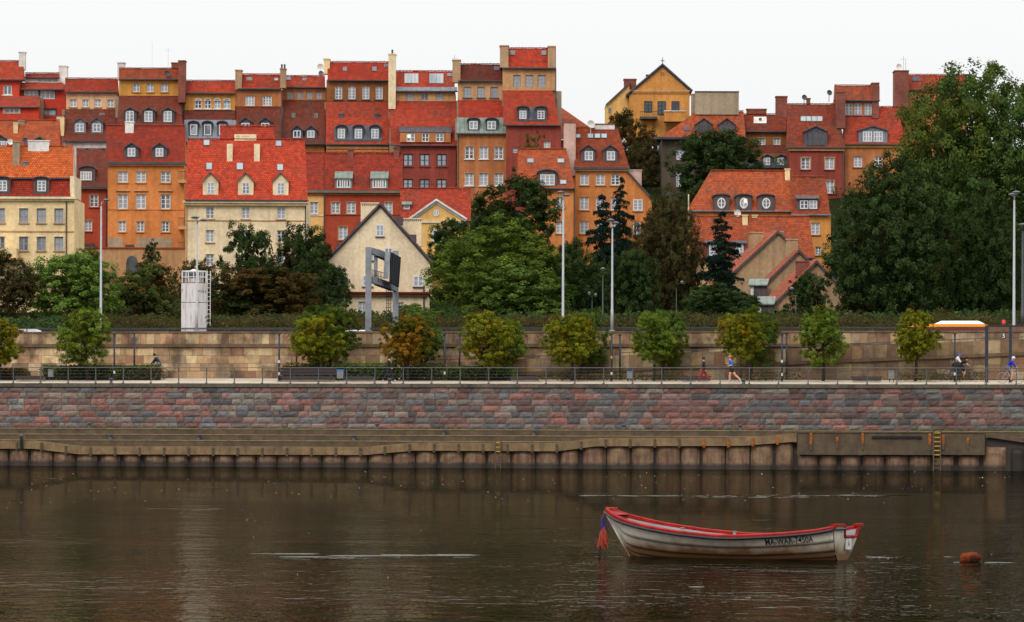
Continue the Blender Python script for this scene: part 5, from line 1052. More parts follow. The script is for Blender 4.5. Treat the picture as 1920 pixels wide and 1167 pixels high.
def copper_dormer(e, x0, x1, y0, y1, yb, d):
    """dark cheeked dormer with a green copper lid, built in the leaning house's own axes"""
    inv = Matrix.Rotation(-e.rotation_euler.z, 4, 'Z') @ Matrix.Translation(-e.location); L = lambda x, y, dd: inv @ W(x, y, dd)
    b = MB(); a = [L(x0 + 4, yb, d), L(x1 - 4, yb, d), L(x1 - 4, y1, d), L(x0 + 4, y1, d)]; k = [L(x0 + 4, yb, d + 2.2), L(x1 - 4, yb, d + 2.2), L(x1 - 4, y1, d + 2.2), L(x0 + 4, y1, d + 2.2)]
    b.poly(a); b.poly([a[1], k[1], k[2], a[2]]); b.poly([k[0], a[0], a[3], k[3]]); b.poly([a[3], a[2], k[2], k[3]]); o = b.build('dormer', ZBR, e)
    b = MB(); q = [L(x0, y1, d - .25), L(x1 - 3, y1, d - .25), L(x1, y0, d + 1.6), L(x0 + 4, y0, d + 1.6)]; u = [p - Vector((0, 0, .1)) for p in q]; b.poly(q)
    for i in range(4): b.poly([u[i], u[(i + 1) % 4], q[(i + 1) % 4], q[i]])
    b.build('copper_hood', ZGR, o); b = MB(); b.poly([L(x0 + 5, yb - 2, d - .03), L(x0 + 11, yb - 2, d - .03), L(x0 + 11, y1 + 3, d - .03), L(x0 + 5, y1 + 3, d - .03)]); b.build('window_frame', WHITE, o)
copper_dormer(G2_, 1402, 1442, 523, 534, 560, 353.2); copper_dormer(G3_, 1416, 1455, 556, 570, 592, 344.5)
for h in HOUSES:                      # footings down into the hillside
    if not h.low: continue
    Z0, X0, X1, d, dep, mat = min(h.low, key=lambda q: q[0]); zg = min(ground_at(X0, d), ground_at(X1, d)) - 1.0
    if Z0 > zg + 0.2:
        b = h.mb(); b.box(X0 + .01, X1 - .01, d + .01, d + dep, zg, Z0 - .003); b.build('foundation_wall', mat, h.e)
# ------------------------------------------------------------------ vegetation
def leaf_mat(name, cols, patch=None, pscale=0.35, p0=0.5, p1=0.62):
    m = NM(name); m.nt.nodes.remove(m.b); g = m.n('ShaderNodeNewGeometry')
    rp = m.n('ShaderNodeValToRGB'); m.l(g.outputs['Random Per Island'], rp.inputs[0]); e = rp.color_ramp.elements
    e[0].color = (*cols[0], 1); e[1].color = (*cols[-1], 1)
    for k, c in enumerate(cols[1:-1]): x = e.new((k + 1) / (len(cols) - 1)); x.color = (*c, 1)
    c = rp.outputs[0]
    n = m.noise(m.wcoord(), 0.8, 3); c = m.mix(0.7, c, m.ramp(n, 0.3, 0.7, (0.55,) * 3, (1.4,) * 3), 'MULTIPLY')
    if patch:
        n2 = m.noise(m.wcoord(), pscale, 3); f = m.ramp(n2, p0, p1); pr = m.mix(m.ramp(g.outputs['Random Per Island'], 0.0, 1.0), patch, sc(patch, 0.5)); c = m.mix(f, c, pr)
    df = m.n('ShaderNodeBsdfDiffuse'); tr = m.n('ShaderNodeBsdfTranslucent'); mx = m.n('ShaderNodeMixShader'); mx.inputs[0].default_value = 0.25
    m.l(c, df.inputs[0]); m.l(c, tr.inputs[0]); m.l(df.outputs[0], mx.inputs[1]); m.l(tr.outputs[0], mx.inputs[2])
    m.l(mx.outputs[0], m.nt.nodes['Material Output'].inputs[0]); return m.mat
DG = [(0.018, 0.032, 0.013), (0.034, 0.058, 0.018), (0.055, 0.085, 0.024)]
LEAF = dict(dark=leaf_mat('leaf_dark_green', DG), deep=leaf_mat('leaf_deep_green', [sc(c, 1.05) for c in DG], (0.045, 0.035, 0.012), 0.3, 0.56, 0.7),
    bright=leaf_mat('leaf_bright_green', [sc(c_, 1.35) for c_ in [(0.045, 0.085, 0.018), (0.085, 0.14, 0.025), (0.14, 0.20, 0.035)]]), mid=leaf_mat('leaf_mid_green', [sc(c_, 1.50) for c_ in [(0.03, 0.055, 0.014), (0.055, 0.09, 0.018), (0.09, 0.125, 0.02)]], (0.10, 0.13, 0.02), 0.25, 0.5, 0.65),
    mixed=leaf_mat('leaf_green_turning', [sc(c_, 1.50) for c_ in [(0.025, 0.045, 0.014), (0.05, 0.07, 0.018), (0.09, 0.075, 0.02)]], (0.15, 0.075, 0.02), 0.35, 0.52, 0.64), brown=leaf_mat('leaf_russet', [sc(c_, 0.80) for c_ in [(0.05, 0.036, 0.014), (0.10, 0.06, 0.018), (0.16, 0.085, 0.024)]], (0.035, 0.045, 0.014), 0.35, 0.46, 0.58),
    dkbrown=leaf_mat('leaf_dark_russet', [sc(c_, 1.7) for c_ in [(0.020, 0.022, 0.010), (0.036, 0.032, 0.012), (0.06, 0.042, 0.016)]]), spruce=leaf_mat('leaf_spruce', [(0.008, 0.018, 0.014), (0.014, 0.028, 0.02), (0.022, 0.04, 0.026)]),
    yel=leaf_mat('leaf_yellow_green', [(0.065, 0.10, 0.012), (0.15, 0.17, 0.015), (0.29, 0.25, 0.018)], (0.36, 0.20, 0.014), 0.7, 0.56, 0.7), org=leaf_mat('leaf_orange', [sc(c_, 1.20) for c_ in [(0.12, 0.075, 0.012), (0.26, 0.13, 0.014), (0.38, 0.17, 0.016)]], (0.11, 0.12, 0.016), 0.6, 0.44, 0.6),
    grn=leaf_mat('leaf_fresh_green', [sc(c_, 1.6) for c_ in [(0.04, 0.075, 0.012), (0.08, 0.12, 0.016), (0.13, 0.16, 0.02)]], (0.16, 0.17, 0.016), 0.6, 0.5, 0.64), willow=leaf_mat('leaf_willow', [sc(c_, 1.35) for c_ in [(0.022, 0.042, 0.014), (0.042, 0.072, 0.018), (0.075, 0.11, 0.024)]], (0.11, 0.14, 0.024), 0.14, 0.5, 0.64),
    lime=leaf_mat('leaf_lime_green', [(0.05, 0.085, 0.016), (0.10, 0.15, 0.022), (0.17, 0.21, 0.03)], (0.05, 0.075, 0.018), 0.22, 0.5, 0.64), birch=leaf_mat('leaf_birch', [(0.06, 0.07, 0.02), (0.12, 0.11, 0.03), (0.09, 0.08, 0.03)]))
BARK = plain('bark', (0.035, 0.028, 0.02), 0.95, ns=4, bump=0.6)
def add_leaf(V, Fc, c, nrm, size, q):
    t = nrm.cross(Vector((q.uniform(-1, 1), q.uniform(-1, 1), q.uniform(-1, 1))))
    if t.length < 1e-4: t = Vector((1, 0, 0))
    t.normalize(); b = nrm.cross(t); i = len(V); l, w_ = size * q.uniform(0.8, 1.4), size * q.uniform(0.45, 0.8)
    V += [tuple(c - t * l), tuple(c + b * w_ + nrm * size * 0.15), tuple(c + t * l), tuple(c - b * w_ + nrm * size * 0.15)]; Fc.append((i, i + 1, i + 2, i + 3))
def leafmesh(name, V, Fc):
    me = bpy.data.meshes.new(name); me.from_pydata(V, [], Fc); me.materials.append(LEAF['dark']); me.update(); return me
def rdir(q):
    while True:
        v = Vector((q.uniform(-1, 1), q.uniform(-1, 1), q.uniform(-1, 1)))
        if 0.05 < v.length < 1: return v.normalized()
import numpy as np
def np_dirs(g, n):
    v = g.normal(size=(n, 3)); return v / np.linalg.norm(v, axis=1, keepdims=True)
def np_leaves(name, g, C, N, size):
    """one folded leaf-shaped quad per row"""
    n = len(C); N = N / np.linalg.norm(N, axis=1, keepdims=True); T = np.cross(N, np_dirs(g, n)); T /= np.linalg.norm(T, axis=1, keepdims=True) + 1e-9; B = np.cross(N, T)
    l = (size * g.uniform(0.8, 1.4, n))[:, None]; w_ = (size * g.uniform(0.45, 0.8, n))[:, None]; f = N * (size * 0.2)[:, None]
    V = np.stack([C - T * l, C + B * w_ + f, C + T * l, C - B * w_ + f], 1).reshape(-1, 3)
    me = bpy.data.meshes.new(name); me.vertices.add(4 * n); me.vertices.foreach_set('co', V.astype(np.float32).ravel()); me.loops.add(4 * n); me.loops.foreach_set('vertex_index', np.arange(4 * n, dtype=np.int32))
    me.polygons.add(n); me.polygons.foreach_set('loop_start', np.arange(0, 4 * n, 4, dtype=np.int32)); me.materials.append(LEAF['dark']); me.update(calc_edges=True); me.validate(); return me
def crown_mesh(seed, nleaf=34000, nclump=64, ls=0.024, shape='round', cr=(0.17, 0.31), flat=0.8):
    """leaf-sized faces in sprays, sprays in clumps, clumps through the crown volume; unit radius"""
    q = random.Random(seed); g = np.random.default_rng(seed); cl = []; tries = 0
    while len(cl) < nclump and tries < 6000:
        tries += 1; d = rdir(q); r = q.uniform(0.6, 0.86) if q.random() < 0.78 else q.uniform(0.1, 0.6); p = d * r; rad = q.uniform(*cr)
        if shape == 'cone':
            z = q.uniform(-1, 0.92); k = (1 - (z + 1) / 2) ** 0.8; a = q.uniform(0, 6.28); rr_ = k * q.uniform(0.5, 0.9); p = Vector((math.cos(a) * rr_, math.sin(a) * rr_, z)); rad *= 0.75
        elif shape == 'egg': k = 1 - 0.30 * max(0, p.z) - 0.12 * max(0, -p.z); p.x *= k; p.y *= k
        elif shape == 'taper': k = 1 - 0.55 * max(0, p.z) ; p.x *= k; p.y *= k
        elif shape == 'dome': p.z = p.z if p.z > -0.3 else -0.3 - (abs(p.z) - 0.3) * 0.5
        elif shape == 'column': k = min(1.15, 0.9 / max(0.35, math.sqrt(max(0.02, 1 - min(0.97, abs(p.z)) ** 2))) * (1 - abs(p.z) ** 4 * 0.5) ** 0.5); p.x *= k; p.y *= k
        if any((p - c[0]).length < 0.42 * (rad + c[1]) for c in cl) and tries < 5000: continue
        cl.append((p, rad))
    tot = sum(r * r for _, r in cl); Cs, Ns = [], []
    for p, r in cl:
        n = int(nleaf * r * r / tot); ns = max(6, n // 45); sd = np_dirs(g, ns); keep = (sd[:, 2] > -0.45) | (g.random(ns) < 0.3); sd = sd[keep]
        sub = np.array(p) + sd * np.array([1.15, 1.15, flat + 0.15]) * r * g.uniform(0.65, 1.12, (len(sd), 1)); k = g.integers(0, len(sd), n)
        off = np_dirs(g, n) * (g.random((n, 1)) ** 0.5) * r * np.array([0.40, 0.40, 0.32]); Cs.append(sub[k] + off); Ns.append(sd[k] * 0.75 + np.array([0, 0, 0.6]) + np_dirs(g, n) * 0.6)
    C, N = np.concatenate(Cs), np.concatenate(Ns)
    if shape == 'cone': C[:, 2] -= 0.1 * np.hypot(C[:, 0], C[:, 1])
    return np_leaves('crown_' + shape, g, C, N, ls * g.uniform(0.7, 1.3, len(C))), [c[0] for c in cl]
def spruce_mesh(seed, n=42000, ls=0.024):
    q = random.Random(seed); g = np.random.default_rng(seed); tiers = 20; Cs = []; br = []
    for k in range(tiers):
        z = -1 + 2 * k / tiers; rad = (1 - (z + 1) / 2) ** 0.7 * q.uniform(0.8, 1.12) + 0.05
        for b in range(max(5, int(12 * rad) + 3)): br.append((z + q.uniform(-.03, .03), rad * q.uniform(0.6, 1.15), q.uniform(0, 6.283)))
    tot = sum(b[1] for b in br)
    for z, L, a in br:
        m_ = int(n * L / tot) + 4; u = g.uniform(0.05, 1, m_) ** 0.8; w_ = 0.13 * L * (1.2 - u) + 0.012
        lat = g.normal(size=m_) * w_; zz = z - 0.10 * u * L * 1.2 - np.abs(g.normal(size=m_)) * 0.03 * (0.5 + L); Cs.append(np.stack([np.cos(a) * L * u - np.sin(a) * lat, np.sin(a) * L * u + np.cos(a) * lat, zz], 1))
    C = np.concatenate(Cs); N = np.array([0, 0, 1.0]) + np_dirs(g, len(C)) * 0.8
    return np_leaves('crown_spruce', g, C, N, ls * g.uniform(0.6, 1.3, len(C))), [Vector((0, 0, 0))]
PROTO = {}
for i, (nm, kw) in enumerate((('round', dict(shape='round')), ('round2', dict(shape='dome', nclump=76)), ('egg', dict(shape='egg')), ('egg2', dict(shape='egg', nclump=72, cr=(0.14, 0.3))), ('big', dict(shape='column', nclump=300, nleaf=110000, ls=0.0135, cr=(0.09, 0.2))), ('big2', dict(shape='egg', nclump=240, nleaf=95000, ls=0.0145, cr=(0.1, 0.2))), ('bigcone', dict(shape='taper', nclump=230, nleaf=95000, ls=0.0145, cr=(0.1, 0.2))), ('cone', dict(shape='cone', nclump=90, nleaf=20000)), ('thin', dict(shape='egg', nclump=26, nleaf=5200, ls=0.024, cr=(0.12, 0.24))))):
    PROTO[nm] = crown_mesh(100 + i, **kw)
PROTO['spruce'] = spruce_mesh(55); PROTO['spruce2'] = spruce_mesh(56, 34000, 0.025)
TQ = random.Random(99)
def trunk_mesh(q, base, ctr, rad, pts, r0, lean=0.0):
    b = MB(); top = ctr + Vector((0, 0, rad[2] * 0.55)); n = 6; P = []
    for k in range(n + 1):
        u = k / n; p = base.lerp(top, u); p.x += math.sin(u * 3 + q.random()) * r0 * 0.6; P.append(p)
    b.tube(P, [r0 * (1 - 0.8 * k / n) for k in range(n + 1)], 7)
    for k in range(9):
        c = q.choice(pts); e = Vector((ctr.x + c.x * rad[0] * 0.9, ctr.y + c.y * rad[1] * 0.9, ctr.z + c.z * rad[2] * 0.9)); s = P[q.randint(2, 4)]; md = s.lerp(e, 0.5) + Vector((0, 0, -0.06 * rad[2])); b.tube([s, md, e], [r0 * 0.35, r0 * 0.22, r0 * 0.06], 5)
    return b
def tree(name, label, px0, px1, yt, yb, d, proto, leaf, group=None, cat='tree', base=None, r0=None, rz=None, depth=0.9):
    """crown box in photo pixels at distance d; the trunk stands on the ground below"""
    q = random.Random(int(px0 * 3 + yt)); c = W((px0 + px1) / 2, (yt + yb) / 2, d); s = d / F; rx, rzz = (px1 - px0) / 2 * s, (yb - yt) / 2 * s
    bs = Vector((c.x, c.y, ground_at(c.x, c.y) - 0.1)) if base is None else Vector(base); bs = bs if bs.z < c.z else Vector((c.x, c.y, c.z - rzz))
    e = empty(name, bs, 0, label, cat, group); me, pts = PROTO[proto]
    r0 = r0 or max(0.07, rx * 0.045); L = c - bs
    trunk_mesh(q, Vector((0, 0, 0)), L, (rx * 0.9, rx * depth, rzz), pts, r0).build('trunk', BARK, e, True)
    o = bpy.data.objects.new('crown', me); COL.objects.link(o); o.parent = e; o.location = L; o.scale = (rx * 1.12, rx * depth, rzz * 1.1); o.rotation_euler = (0, 0, q.uniform(0, 6.28) if rz is None else rz)
    o.material_slots[0].link = 'OBJECT'; o.material_slots[0].material = LEAF[leaf]
    if abs(rx - rzz) > 0.25 * max(rx, rzz): o.rotation_euler = (0, 0, q.choice((0, 3.1416)))
    return e
G1 = 'trees on the hillside below the houses'
tree('leafy_tree', 'dark russet tree at the left edge in front of the yellow house', -45, 72, 474, 612, 330, 'round', 'dkbrown', G1)
tree('leafy_tree', 'broad bright green tree in front of the pale yellow house', 48, 228, 478, 612, 334, 'round2', 'bright', G1)
tree('leafy_tree', 'small slender green tree between the bright green tree and the street lamp', 135, 195, 462, 560, 352, 'egg', 'mid', G1)
tree('conifer_tree', 'small dark conical tree against the beige terrace wall', 250, 318, 455, 540, 360, 'cone', 'dark', G1)
tree('leafy_tree', 'green tree turning russet, left of the white tower', 198, 338, 496, 612, 340, 'round', 'mixed', G1)
tree('leafy_tree', 'dark russet tree behind the white tower', 322, 412, 484, 600, 352, 'egg', 'dkbrown', G1)
tree('leafy_tree', 'tall dark tree in front of the cream house, left of the pair', 410, 520, 418, 600, 350, 'egg2', 'deep', G1)
tree('leafy_tree', 'tall dark tree covering the right corner of the cream house', 512, 622, 416, 600, 347, 'egg', 'deep', G1)
tree('leafy_tree', 'low dark branch tree leaning in front of the ivory gable house', 575, 655, 500, 600, 344, 'round', 'deep', G1)
tree('leafy_tree', 'wide low russet tree between the white tower and the gantry', 392, 605, 502, 618, 336, 'round2', 'brown', G1)
tree('leafy_tree', 'dark round tree in front of the orange house with green dormers', 868, 1048, 336, 500, 392, 'round', 'dark', G1)
tree('leafy_tree', 'dark small tree at the foot of the little yellow gable house', 800, 900, 412, 520, 370, 'round2', 'deep', G1)
tree('leafy_tree', 'very wide green tree with light upper leaves, centre of the hillside', 795, 1085, 412, 622, 342, 'big2', 'lime', G1)
tree('leafy_tree', 'dull green lower tree tucked under the wide central tree', 860, 1060, 500, 622, 336, 'round2', 'mid', G1)
tree('spruce_tree', 'tall dark spruce right of the central tree, in front of the deep orange house', 1070, 1185, 364, 640, 352, 'spruce', 'spruce', G1)
tree('spruce_tree', 'thin blue green spruce top between the two street lamps', 1122, 1204, 334, 560, 372, 'spruce2', 'spruce', G1)
tree('leafy_tree', 'big dark russet tree right of the spruces', 1180, 1322, 356, 612, 345, 'big2', 'dkbrown', G1)
tree('spruce_tree', 'spruce with layered boughs in front of the broad red roof', 1290, 1420, 396, 640, 344, 'spruce', 'spruce', G1)
tree('leafy_tree', 'dark green tree rising between the grey house and the oval window house', 1262, 1438, 245, 400, 412, 'round2', 'dark', G1)
tree('leafy_tree', 'russet tree below the ochre gabled building', 1135, 1228, 212, 360, 450, 'round', 'brown', G1)
tree('leafy_tree', 'lower russet bush tree beside the sooty grey house', 1170, 1240, 262, 390, 445, 'egg', 'dkbrown', G1)
tree('willow_tree', 'huge green tree filling the upper right corner', 1662, 2050, 118, 660, 350, 'big', 'willow', G1, depth=0.7)
tree('leafy_tree', 'huge dark tree in front of the big green tree at right', 1545, 1800, 296, 650, 336, 'bigcone', 'deep', G1, depth=0.8)
tree('leafy_tree', 'dark tree at the right edge behind the street lamp', 1760, 1925, 350, 640, 340, 'big2', 'dark', G1, depth=0.8)
tree('leafy_tree', 'small sparse tree in front of the nearest stepped gable', 1462, 1562, 508, 618, 332, 'egg', 'deep', G1)
tree('birch_tree', 'thin drooping birch in front of the tallest dusky house', 958, 1042, 240, 400, 425, 'thin', 'birch', G1)
tree('leafy_tree', 'dark tree between the central tree and the spruces', 1040, 1135, 455, 625, 340, 'round', 'dark', G1)
tree('leafy_tree', 'dark bush tree right of the bare street lamp', 1135, 1240, 470, 625, 337, 'round2', 'deep', G1)
tree('leafy_tree', 'low dark bush tree under the layered spruce', 1290, 1420, 535, 622, 332, 'round', 'deep', G1)
tree('leafy_tree', 'small green shrub tree in front of the white tower', 326, 378, 562, 622, 316, 'round', 'mixed', G1)
tree('leafy_tree', 'green bushy tree at the foot of the gantry', 738, 832, 572, 625, 312, 'round', 'mid', G1)
# promenade trees
G2 = 'young trees along the promenade'
def ptree(px0, px1, yt, yb, leaf, label, t=5.2, proto='egg', bpx=None):
    bpx = bpx or (px0 + px1) / 2; s, _ = Q(bpx, 712, t); b = qworld(s, t, zprom(t)); c0 = Q((px0 + px1) / 2, 650, t); d = qworld(c0[0], t).y
    return tree('young_tree', label, px0 - 2, px1 + 2, yt - 2, yb - 7, d, proto, leaf, G2, base=b, r0=0.11)
for a in ((-48, 46, 597, 692, 'yel', 'yellowing promenade tree cut by the left edge', 5.2, 'egg'), (97, 215, 583, 690, 'grn', 'round green promenade tree with a gold top, second from left', 5.2, 'round', 163),
    (560, 672, 570, 692, 'mid', 'dark green promenade tree behind the gold edged one', 7.6, 'egg', 618), (550, 640, 592, 690, 'yel', 'gold edged promenade tree above the long bench', 5.0, 'egg2', 602),
    (740, 832, 580, 690, 'mid', 'dark green promenade tree behind the orange one', 7.6, 'egg2', 790), (715, 812, 592, 692, 'org', 'bright orange promenade tree, centre left', 5.0, 'egg', 764),
    (918, 990, 598, 690, 'grn', 'green promenade tree half hidden behind the bronze one', 7.6, 'egg', 935), (866, 965, 590, 692, 'yel', 'bronze and green promenade tree at the picture centre', 5.0, 'round', 912),
    (1060, 1140, 580, 700, 'mid', 'green promenade tree behind the golden one', 7.6, 'egg2', 1085), (1022, 1118, 590, 692, 'yel', 'golden yellow promenade tree right of centre', 5.0, 'egg', 1072),
    (1215, 1286, 582, 694, 'mid', 'dark green promenade tree behind the plain green one', 7.6, 'egg', 1240), (1178, 1270, 588, 690, 'grn', 'plain green promenade tree left of the two joggers', 5.0, 'egg2', 1226),
    (1385, 1455, 580, 690, 'mid', 'dark green promenade tree behind the jogger in blue', 7.6, 'round', 1405), (1343, 1428, 588, 682, 'yel', 'lime yellow promenade tree over the jogger in blue', 5.0, 'egg', 1388),
    (1490, 1592, 580, 692, 'grn', 'dense green promenade tree with a leafy trunk', 5.2, 'round', 1543), (1668, 1766, 582, 690, 'yel', 'lime yellow promenade tree left of the dark gate posts', 5.2, 'egg2', 1716)):
    ptree(*a)
# hedges, shrubs and thickets
def leaf_box(name, label, cat, s0, s1, t0, t1, zb, hgt, leaf, n, ls, seed, kind=None, group=None, zf=None, wav=0.35):
    q = random.Random(seed); V, Fc = [], []; sc_ = (s0 + s1) / 2; o3 = qworld(sc_, (t0 + t1) / 2, zb)
    for _ in range(n):
        s = q.uniform(s0, s1); t = q.uniform(t0, t1); g = (zf(t) if zf else zb); hh = hgt * (1 + wav * mnoise.noise((s * 0.45, t * 0.35, seed)) + 0.4 * wav * mnoise.noise((s * 1.7, t * 1.5, seed)))
        edge = min(1.0, (s - s0) / 0.25, (s1 - s) / 0.25); hh *= 0.35 + 0.65 * max(0, edge) ** 0.5; u = q.random(); z = g + hh * (u ** 0.45 if q.random() < 0.75 else q.random())
        add_leaf(V, Fc, qworld(s, t, z) - o3, (Vector((0, -0.5, 0.7)) + rdir(q) * 0.8).normalized(), ls * q.uniform(0.7, 1.3), q)
    me = leafmesh(name, V, Fc); me.materials[0] = LEAF[leaf]; o = bpy.data.objects.new(name, me); COL.objects.link(o); o.location = o3; return tag(o, label, cat, group, kind)
def hedge(px0, px1, h_, leaf, label, t0=5.6, t1=7.2, n=2600):
    s0, s1 = Q(px0, 700, t0)[0], Q(px1, 700, t0)[0]; e = qempty('hedge', (s0 + s1) / 2, (t0 + t1) / 2, zprom(t0), label, 'hedge', 'clipped hedges behind the promenade')
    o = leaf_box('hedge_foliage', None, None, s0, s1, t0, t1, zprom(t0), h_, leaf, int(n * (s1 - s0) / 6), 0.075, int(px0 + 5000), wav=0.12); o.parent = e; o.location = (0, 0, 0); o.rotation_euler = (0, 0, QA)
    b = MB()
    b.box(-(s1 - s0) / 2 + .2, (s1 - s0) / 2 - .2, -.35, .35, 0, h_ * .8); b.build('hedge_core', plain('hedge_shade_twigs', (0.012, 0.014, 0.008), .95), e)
hedge(-40, 46, 0.8, 'mixed', 'dark clipped hedge at the left edge of the promenade'); hedge(72, 298, 1.0, 'mixed', 'long clipped hedge with yellowing leaves behind the left cyclist')
hedge(524, 614, 1.15, 'mixed', 'clipped hedge behind the long bench'); hedge(616, 745, 1.15, 'mid', 'clipped hedge between the two blue lidded bin and the dark walker'.replace('two ', '')); hedge(745, 830, 1.1, 'mixed', 'clipped hedge under the orange promenade tree'); hedge(832, 962, 0.95, 'mid', 'clipped hedge under the bronze promenade tree')
for i, (a, b_, lf) in enumerate(((1010, 1180, 'dkbrown'), (1182, 1285, 'dkbrown'), (1395, 1500, 'dkbrown'), (1680, 1745, 'mixed'), (1745, 1850, 'dkbrown'))):
    s0, s1 = Q(a, 700, 6)[0], Q(b_, 700, 6)[0]
    leaf_box('ground_cover', ('low brown ground cover below the golden tree', 'low dark ground cover beside the blue lidded bin at right', 'low brown ground cover right of the jogger in blue', 'low green ground cover under the lime tree at right', 'low brown ground cover in front of the two cyclists at right')[i], 'plants', s0, s1, 4.6, 7.0, zprom(5), 0.45, lf, int(700 * (s1 - s0) / 4), 0.06, 300 + i, 'stuff', None, zprom, 0.5)
leaf_box('roadside_shrubs', 'low brown shrubs in a long strip behind the road', 'shrubs', -38, 40, 25.5, 28.5, 9.2, 0.95, 'dkbrown', 30000, 0.075, 71, 'stuff', None, zground, 0.85)
leaf_box('roadside_shrubs', 'patchy russet shrubs in a long strip behind the road', 'shrubs', -38, 40, 28, 31, 9.3, 1.1, 'brown', 12000, 0.08, 72, 'stuff', None, zground, 0.95)
leaf_box('hillside_thicket', 'dark undergrowth covering the slope below the houses', 'undergrowth', -48, 52, 32, 110, 10, 0.9, 'deep', 60000, 0.15, 73, 'stuff', None, zground, 0.6)
leaf_box('hillside_thicket', 'dark undergrowth around the upper houses', 'undergrowth', -55, 60, 110, 190, 20, 1.2, 'deep', 22000, 0.2, 74, 'stuff', None, zground, 0.6)
q = random.Random(8); GV = MB((0, QD, 0))     # weeds at the foot of the granite wall
for _ in range(2600):
    s = q.uniform(S0, S1)
    if mnoise.noise((s * 0.25, 3.3, 0)) < 0.12: continue
    hh = q.uniform(0.04, 0.16); p = qworld(s, -0.22 - q.random() * 0.12, zs_[0]); GV.poly([p, p + Vector((0.03, 0, 0)), p + Vector((q.uniform(-.06, .06), q.uniform(-.05, .02), hh))])
tag(GV.build('weeds', LEAF['grn']), 'green weeds growing along the foot of the granite wall', 'weeds', kind='stuff')
# ------------------------------------------------------------------ the moored boat
def text_geo(txt, bold=0.012):
    cu = bpy.data.curves.new('txt', 'FONT'); cu.body = txt; cu.size = 1.0; cu.offset = bold; cu.resolution_u = 3
    o = bpy.data.objects.new('txt', cu); COL.objects.link(o); bpy.context.view_layer.update(); me = o.to_mesh()
    v = [tuple(p.co) for p in me.vertices]; f = [tuple(p.vertices) for p in me.polygons]; o.to_mesh_clear(); bpy.data.objects.remove(o); bpy.data.curves.remove(cu)
    x0, x1 = min(p[0] for p in v), max(p[0] for p in v); y0, y1 = min(p[1] for p in v), max(p[1] for p in v)
    return [((p[0] - x0) / (x1 - x0), (p[1] - y0) / (y1 - y0)) for p in v], f
def lerp_tab(tab, x):
    if x <= tab[0][0]: return tab[0][1]
    for (a, ya), (b, yb) in zip(tab, tab[1:]):
        if x <= b:
            u = (x - a) / (b - a); return ya + (yb - ya) * u
    return tab[-1][1]
def smooth_tab(tab, x, w=0.14): return sum(lerp_tab(tab, x + w * k) for k in (-1, -.5, 0, .5, 1)) / 5
BL_ = 5.0
SHEER = [(0, .86), (.18, .785), (.35, .725), (.7, .64), (1.2, .555), (1.8, .475), (2.65, .41), (3.1, .41), (3.95, .46), (4.65, .53), (5.0, .60)]
BEAM = [(0, .03), (.12, .16), (.35, .33), (.7, .48), (1.2, .62), (1.8, .71), (2.65, .76), (3.5, .74), (4.2, .68), (5, .58)]
KEEL = [(0, .83), (.52, -.02), (.75, -.10), (1.4, -.15), (3.5, -.14), (5, -.07)]
POW = [(0, 1.0), (.5, .85), (1.2, .60), (2.2, .44), (3.5, .40), (5, .44)]
def zs_b(s): return smooth_tab(SHEER, s, .1) if .1 < s < 4.9 else lerp_tab(SHEER, s)
def hb(s): return smooth_tab(BEAM, s, .1) if s > .15 else lerp_tab(BEAM, s)
def zk_b(s): return lerp_tab(KEEL, s)
def hull(s, v, off=0.0, side=-1):
    z = zk_b(s) + (zs_b(s) - zk_b(s)) * v; y = hb(s) * max(v, 1e-4) ** lerp_tab(POW, s) + off
    rake = 0.10 * (1 - v) * max(0, (s - 4.5) / .5)        # transom leans aft at the top
    return Vector((s - rake, side * max(y, 0.012), z))
m = NM('boat_paint'); m.set(Roughness=0.42); m.b.inputs['Specular IOR Level'].default_value = 0.4
v = m.coord(); zx = m.n('ShaderNodeSeparateXYZ'); m.l(v, zx.inputs[0]); n1 = m.noise(v, 2.2, 5, 0.65); n2 = m.noise(m.coord((5, 5, 1.2)), 1.4, 4); n3 = m.noise(v, 14, 4, 0.7)
zz = m.n('ShaderNodeMath', operation='SUBTRACT'); m.l(zx.outputs[2], zz.inputs[0]); k1 = m.n('ShaderNodeMath', operation='MULTIPLY'); m.l(n1, k1.inputs[0]); k1.inputs[1].default_value = 0.45; m.l(k1.outputs[0], zz.inputs[1])
c = m.mix(m.ramp(n1, 0.35, 0.65), lin(200, 192, 176), lin(226, 218, 202)); mr = m.n('ShaderNodeMath', operation='ADD'); m.l(zz.outputs[0], mr.inputs[0]); mr.inputs[1].default_value = 0.09; c = m.mix(m.ramp(mr.outputs[0], 0.0, 0.30, (0.95,) * 3, (0, 0, 0)), c, lin(104, 66, 28))       # tide-line scum
c = m.mix(m.ramp(n2, 0.52, 0.75, (0,) * 3, (0.4,) * 3), c, lin(116, 92, 60)); c = m.mix(m.ramp(n3, 0.68, 0.74, (0,) * 3, (0.8,) * 3), c, lin(86, 54, 30))
m.color(c); m.bump(n3, 0.08, 0.01); BOATP = m.mat
BRED = plain('boat_red_paint', lin(140, 24, 18), 0.6, var=0.35, ns=5, spec=0.15); BBLK = plain('rub_rail_rubber', (0.012, 0.013, 0.02), 0.45, spec=0.4); BWHT = plain('boat_inside_paint', lin(128, 132, 136), 0.6, var=0.2); WOODB = plain('boat_thwart_wood', lin(150, 120, 84), 0.7)
PSI = R(29); bow = ray(1138, 1000)[0] * 83.2
boat = empty('rowing_boat', (bow, 83.2, 0), -PSI, 'moored white clinker rowing boat with red gunwales on the river', 'boat'); boat.scale = (1.02, 1, 1)
VB = [0.0, .10, .21, .37, .64, 1.0]; ST_ = [5.0 * (k / 44) ** 1.15 for k in range(45)]
